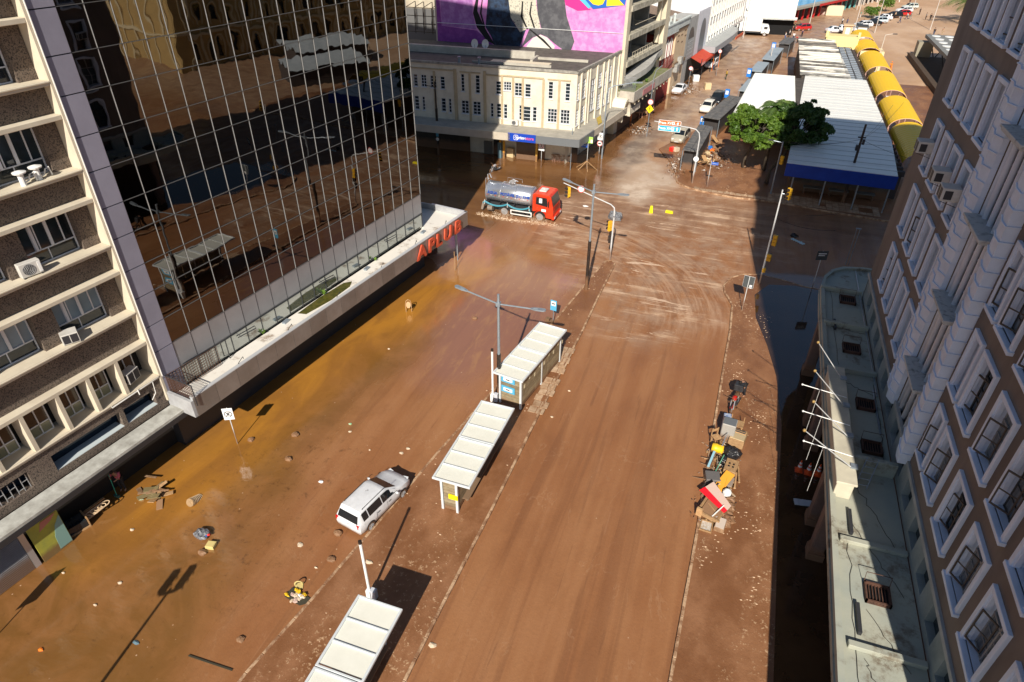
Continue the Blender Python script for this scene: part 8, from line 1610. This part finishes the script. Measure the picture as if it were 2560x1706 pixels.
# scrap heap by the kiosks
for i in range(70):
    p=at(rr.uniform(1735,1800),rr.uniform(350,420)); c_=rr.choice([('brown mud-caked',muddy),('pale',wood),('dark brown wet',mudc),('reddish brown',mat('mud_ply'))]); w2=rr.uniform(.08,.5); plank(c_[0]+(' broad board' if w2>.3 else ' narrow slat' if w2<.16 else ' board')+' in the debris heap beside the nearest kiosk',(p.x,p.y,rr.uniform(.1,.7)),rr.uniform(.4,1.3),w2,.05,rr.uniform(0,180),rr.uniform(-35,35),c_[1],'debris_board','debris','debris boards heaped by the nearest kiosk')
for i,(px,py,c_,lab) in enumerate(((1778,372,mat('bright_blue_box',(.02,.2,.65),.4),'bright blue plastic seat on the debris heap by the kiosk'),(1751,382,mat('blue_tube'),'light blue scrap on the debris heap'),(1768,387,mat('pale_ply'),'pale wooden box on the debris heap by the kiosk'),(1780,380,orange,'orange plastic scrap on the debris heap'),(1760,345,mat('drum_yellow'),'dull yellow sack at the back of the debris heap'),(1733,367,mat('pale_scrap2'),'pale bundle at the left of the debris heap'),(1690,375,mat('pale_scrap2'),'pale bundle on the road before the silver car'),(1681,374,red,'red scrap on the road before the silver car'))): p=at(px,py,.3); boxy('debris_box',lab,'debris',(p.x,p.y,.1),(.7,.5,.5),c_,rr.uniform(0,90),tilt=rr.uniform(-15,15))
t_=thing('pallet','broken wooden pallet propped in front of the debris heap','pallet',(*at(1768,412)[:2],.1),-10); t_.rotation_euler=(R(65),0,R(-10))
for i in range(5): m=MB(); m.box(-.7,-.5+i*.25,0,.7,-.38+i*.25,.03); m.obj('slat',mat('pale_ply'),t_)
for i in range(4): m=MB(); m.box(-.65+i*.4,-.6,-.08,-.55+i*.4,.7,0); m.obj('bearer',mat('pale_ply'),t_)
dm=MB()
for i in range(1500):
    c0=rr.choice([(1740,385,45,30),(1800,410,50,25),(1600,330,25,8),(1690,420,25,30),(1720,230,30,12)]); p=at(c0[0]+rr.gauss(0,c0[2]*.5),c0[1]+rr.gauss(0,c0[3]*.5),0); s=rr.uniform(.05,.2); z=.1+max(0,rr.gauss(.1,.15)); a=[(p.x+rr.uniform(-s,s),p.y+rr.uniform(-s,s),z+rr.uniform(-s,s)*.7) for _ in range(4)]; dm.add(a,[(0,1,2),(0,2,3),(0,3,1),(1,3,2)],rr.randrange(3))
o=dm.obj('mud_rubble',[mudc,muddy,mat('pale_scrap')],None,fix=False); o['kind']='stuff'; tag(o,'fine muddy rubble strewn around the kiosks and kerbs','rubble')
# flooded stools, tables and shop goods before the cream building
def stool(label,x,y,d,g_):
    t_=thing('stool',label,'stool',(x,y,0),d,g_); mm=mat('rusty_pink_metal',(.45,.25,.18),.6)
    m=MB(); m.prism([(.2*math.cos(2*PI*i/10),.2*math.sin(2*PI*i/10)) for i in range(10)],.68,.73); m.obj('seat',mat('tan_seat',(.5,.33,.22),.6),t_)
    for a in range(4): m=MB(); m.tube([(.13*math.cos(a*PI/2),.13*math.sin(a*PI/2),.68),(.2*math.cos(a*PI/2),.2*math.sin(a*PI/2),-.1)],.018,4); m.obj('leg',mm,t_)
for i in range(13):
    p=zm(1270+i*32,[800,830,790][i%3],1220,300,7.84); stool('rusty stool '+('left' if i<4 else 'middle' if i<9 else 'right')+' in the flooded cluster, '+['front','back','centre'][i%3]+' rank',p.x,p.y,i*25,'rusty stools before the shop')
for i,(px,py,w_,h_,c_,lab) in enumerate(((445,720,.9,1.1,mat('pale_ply'),'pale yellow cabinet standing in the flood under the blue store sign'),(240,740,.45,1.9,mat('dull_blue'),'narrow stacked goods at the shadow edge by the shop'),(340,660,.9,.8,mat('muddy_goods',(.45,.2,.1),.7,n=5,col2=(.6,.35,.1)),'orange muddy goods between the posts of the store'),(640,700,2.0,.6,mat('muddy_goods'),'long low heap of muddy goods in front of the store shutter'),(660,620,1.8,1.3,mat('muddy_goods2',(.4,.26,.2),.7,n=7,col2=(.6,.45,.38)),'stacked pinkish goods on the store floor'),(1190,650,1.3,1.3,mat('glass_counter',(.38,.36,.3),.3,n=3,col2=(.2,.2,.2)),'tilted glass shop counter half in the flood'),(1500,640,1.2,.9,mat('cream_counter',(.5,.42,.32),.6),'cream counter behind the rusty stools'),(1250,700,.4,.75,mat('pink_plastic',(.6,.2,.18),.5),'pink plastic chair at the left of the stools'),(1545,690,.45,.75,red,'red plastic chair among the rusty stools'),(1285,560,.35,.3,blue,'blue tub on top of the goods by the counter'),(1720,650,.9,.5,mat('glass_counter'),'grey metal tub beside the shop corner'))):
    p=zm(px,py,1220,300,7.84); boxy('shop_item',lab,'shop goods',(p.x,p.y,-.05 if 'blue tub' not in lab else 1.2),(w_,.5,h_),c_,rr.uniform(-15,15))
t_=thing('market_stall','dark market stall frame with white door standing in the shaded flood','stall',tuple(at(1162,352)),2); m=MB(); m.box(-2.2,-.8,2.2,1.8,.9,2.3); m.obj('roof',mat('dull_blue'),t_); m=MB()
for x in (-1.4,1.3):
    for y in (-.6,.6): m.box(x,y,-.1,x+.1,y+.1,2.2)
m.box(-1.3,-.5,.3,1.2,.5,1.1); m.obj('counter',mat('stall_grey',(.16,.15,.13),.6),t_); m=MB(); m.box(1.6,-.9,-.1,1.7,.0,2.0); m.obj('white_door',mat('stall_door',(.5,.5,.48),.5),t_)
t_=thing('grey_cabinet','grey cabinet by a yellow post at the edge of the shade','cabinet',tuple(at(1222,383)),0); m=MB(); m.box(-.5,-.3,-.1,.5,.3,1.5); m.obj('body',mat('stall_grey'),t_); m=MB(); m.cyl(.0,.5,0,3.2,.06,8); m.obj('yellow_post',mat('bright_yellow'),t_)
t_=thing('crossed_poles','cluster of driftwood branches round the street name post','branches',(-16.24,72.22,0),0)
for i in range(6): m=MB(); a=i*1.0; m.tube([(1.3*math.cos(a),1.0*math.sin(a),-.05),(0,0,.9)],.04,5); m.obj('branch',wood,t_)
t_=thing('overturned_table','overturned table heap beside the flooded pavement of the far street','rubbish',tuple(zm(520,1090,1540,150,7.84)),0)
for i in range(22): m=MB(); x,y=rr.gauss(0,.9),rr.gauss(0,.9); m.tube([(x,y,-.05),(x+rr.gauss(0,.3),y+rr.gauss(0,.3),rr.uniform(.5,1.4))],.03,4); m.obj('table_leg',mat('rusty_pink_metal'),t_)
for i in range(9): m=MB(); x,y=rr.gauss(0,.7),rr.gauss(0,.8); m.box(x-.5,y-.4,rr.uniform(.5,.8),x+.5,y+.4,.85,rot=(rr.uniform(-.4,.4),rr.uniform(-.4,.4),0)); m.obj('table_top',rr.choice([muddy,mat('pale_scrap'),mat('mud_ply')]),t_)
p=zm(245,1200,1540,150,7.84); t_=thing('fuel_pump','orange and white pump-shaped machine standing in the flood','machine',(p.x,p.y,0),0); m=MB(); m.box(-.35,-.3,-.1,.35,.3,1.2); m.obj('body',orange,t_,bevel=.04); m=MB(); m.box(-.2,-.32,.75,.2,-.3,1.1); m.obj('white_panel',tw_,t_); m=MB(); m.box(-.3,-.2,1.2,.3,.2,1.6); m.obj('head',red,t_)
for i in range(40):
    p=zm(rr.uniform(1060,1650),rr.uniform(250,420),1540,150,7.84); c_=rr.choice([('mud-brown',muddy),('dark wet',mudc),('pale grey',mat('pale_scrap')),('wooden',wood),('dull red',redc)]); w2=rr.uniform(.1,.6); plank(c_[0]+(' broad' if w2>.3 else ' thin')+' scrap in the heap before the red awning shop',(p.x+rr.gauss(0,.4)-1.5,p.y,rr.uniform(.0,.9)),rr.uniform(.5,1.5),w2,.06,rr.uniform(0,180),rr.uniform(-45,45),c_[1],'scrap_board','debris','muddy scraps heaped before the awning shop')
for i,(px,py,c_,lab) in enumerate(((1140,330,mat('bright_yellow'),'yellow crate at the end of the moss-topped arcade'),(1080,320,mat('red_iron'),'red locker at the end of the moss-topped arcade'),(1560,420,cleanw,'white refrigerator lying before the flooded sedan'),(1790,580,mat('pale_ply'),'pale box debris in the middle of the wet street'))): p=zm(px,py,1540,150,7.84); boxy('street_item',lab,'debris',(p.x,p.y,0),(1.0,.8,1.0),c_,20)
for i,(px,py,w_,h_,c_,lab) in enumerate(((1010,650,3.6,2.0,mat('pale_ply'),'pale wooden counter box beside the crowd of the far street'),(1150,660,1.3,1.0,mat('drum_yellow'),'yellow tub carried by the crowd'),(2060,310,4.2,2.4,mat('pale_ply2',(.68,.55,.38),.6),'tall pale crate by the far shops'),(1860,290,3.8,1.8,mat('market_goods',(.35,.12,.1),.8,n=1.2,col2=(.5,.4,.35)),'jumble of red and grey goods in front of the teal shop'))): p=zm(px,py,1820,0,7.84); boxy('street_item',lab,'shop goods',(p.x,p.y,0),(w_,1.5,h_),c_,10)
t_=thing('orange_stall','orange canopy stall at the far end of the street','stall',(32,247,0),30); m=MB(); m.box(-4,-3,4.2,4,3,4.6); m.obj('canopy',orange,t_); m=MB()
for x in(-3.8,3.6):
    for y in (-2.8,2.6): m.box(x,y,0,x+.2,y+.2,4.2)
m.obj('stall_post',white,t_)
# mud flakes on the pavements
fl=MB(); 
for i in range(1600):
    r_=rr.random()
    if r_<.5: x,y,z=rr.uniform(1.8,4.6),rr.uniform(20,50),.121; 
    elif r_<.8: x,y,z=rr.uniform(-13.5,-8.6),rr.uniform(10,49),.121
    else: x,y,z=rr.uniform(-5,9),rr.uniform(68.9,72),.141
    if mnoise.noise(Vector((x*.6,y*.35,2)))<.18: continue
    if r_>=.5 and r_<.8 and not(-14.6+(y-10)*.12<x<-8.7): continue
    s=rr.uniform(.02,.07); fl.add([(x-s,y,z),(x,y-s*.7,z),(x+s,y,z),(x+.2*s,y+s*.8,z),(x,y,z+s*.5)],[(0,1,4),(1,2,4),(2,3,4),(3,0,4)])
o=fl.obj('mud_crumbs',mat('dry_crumb',(.58,.4,.26),.8),None,fix=False); o['kind']='stuff'; tag(o,'dried pale mud crumbs scattered on the pavements','mud crumbs')
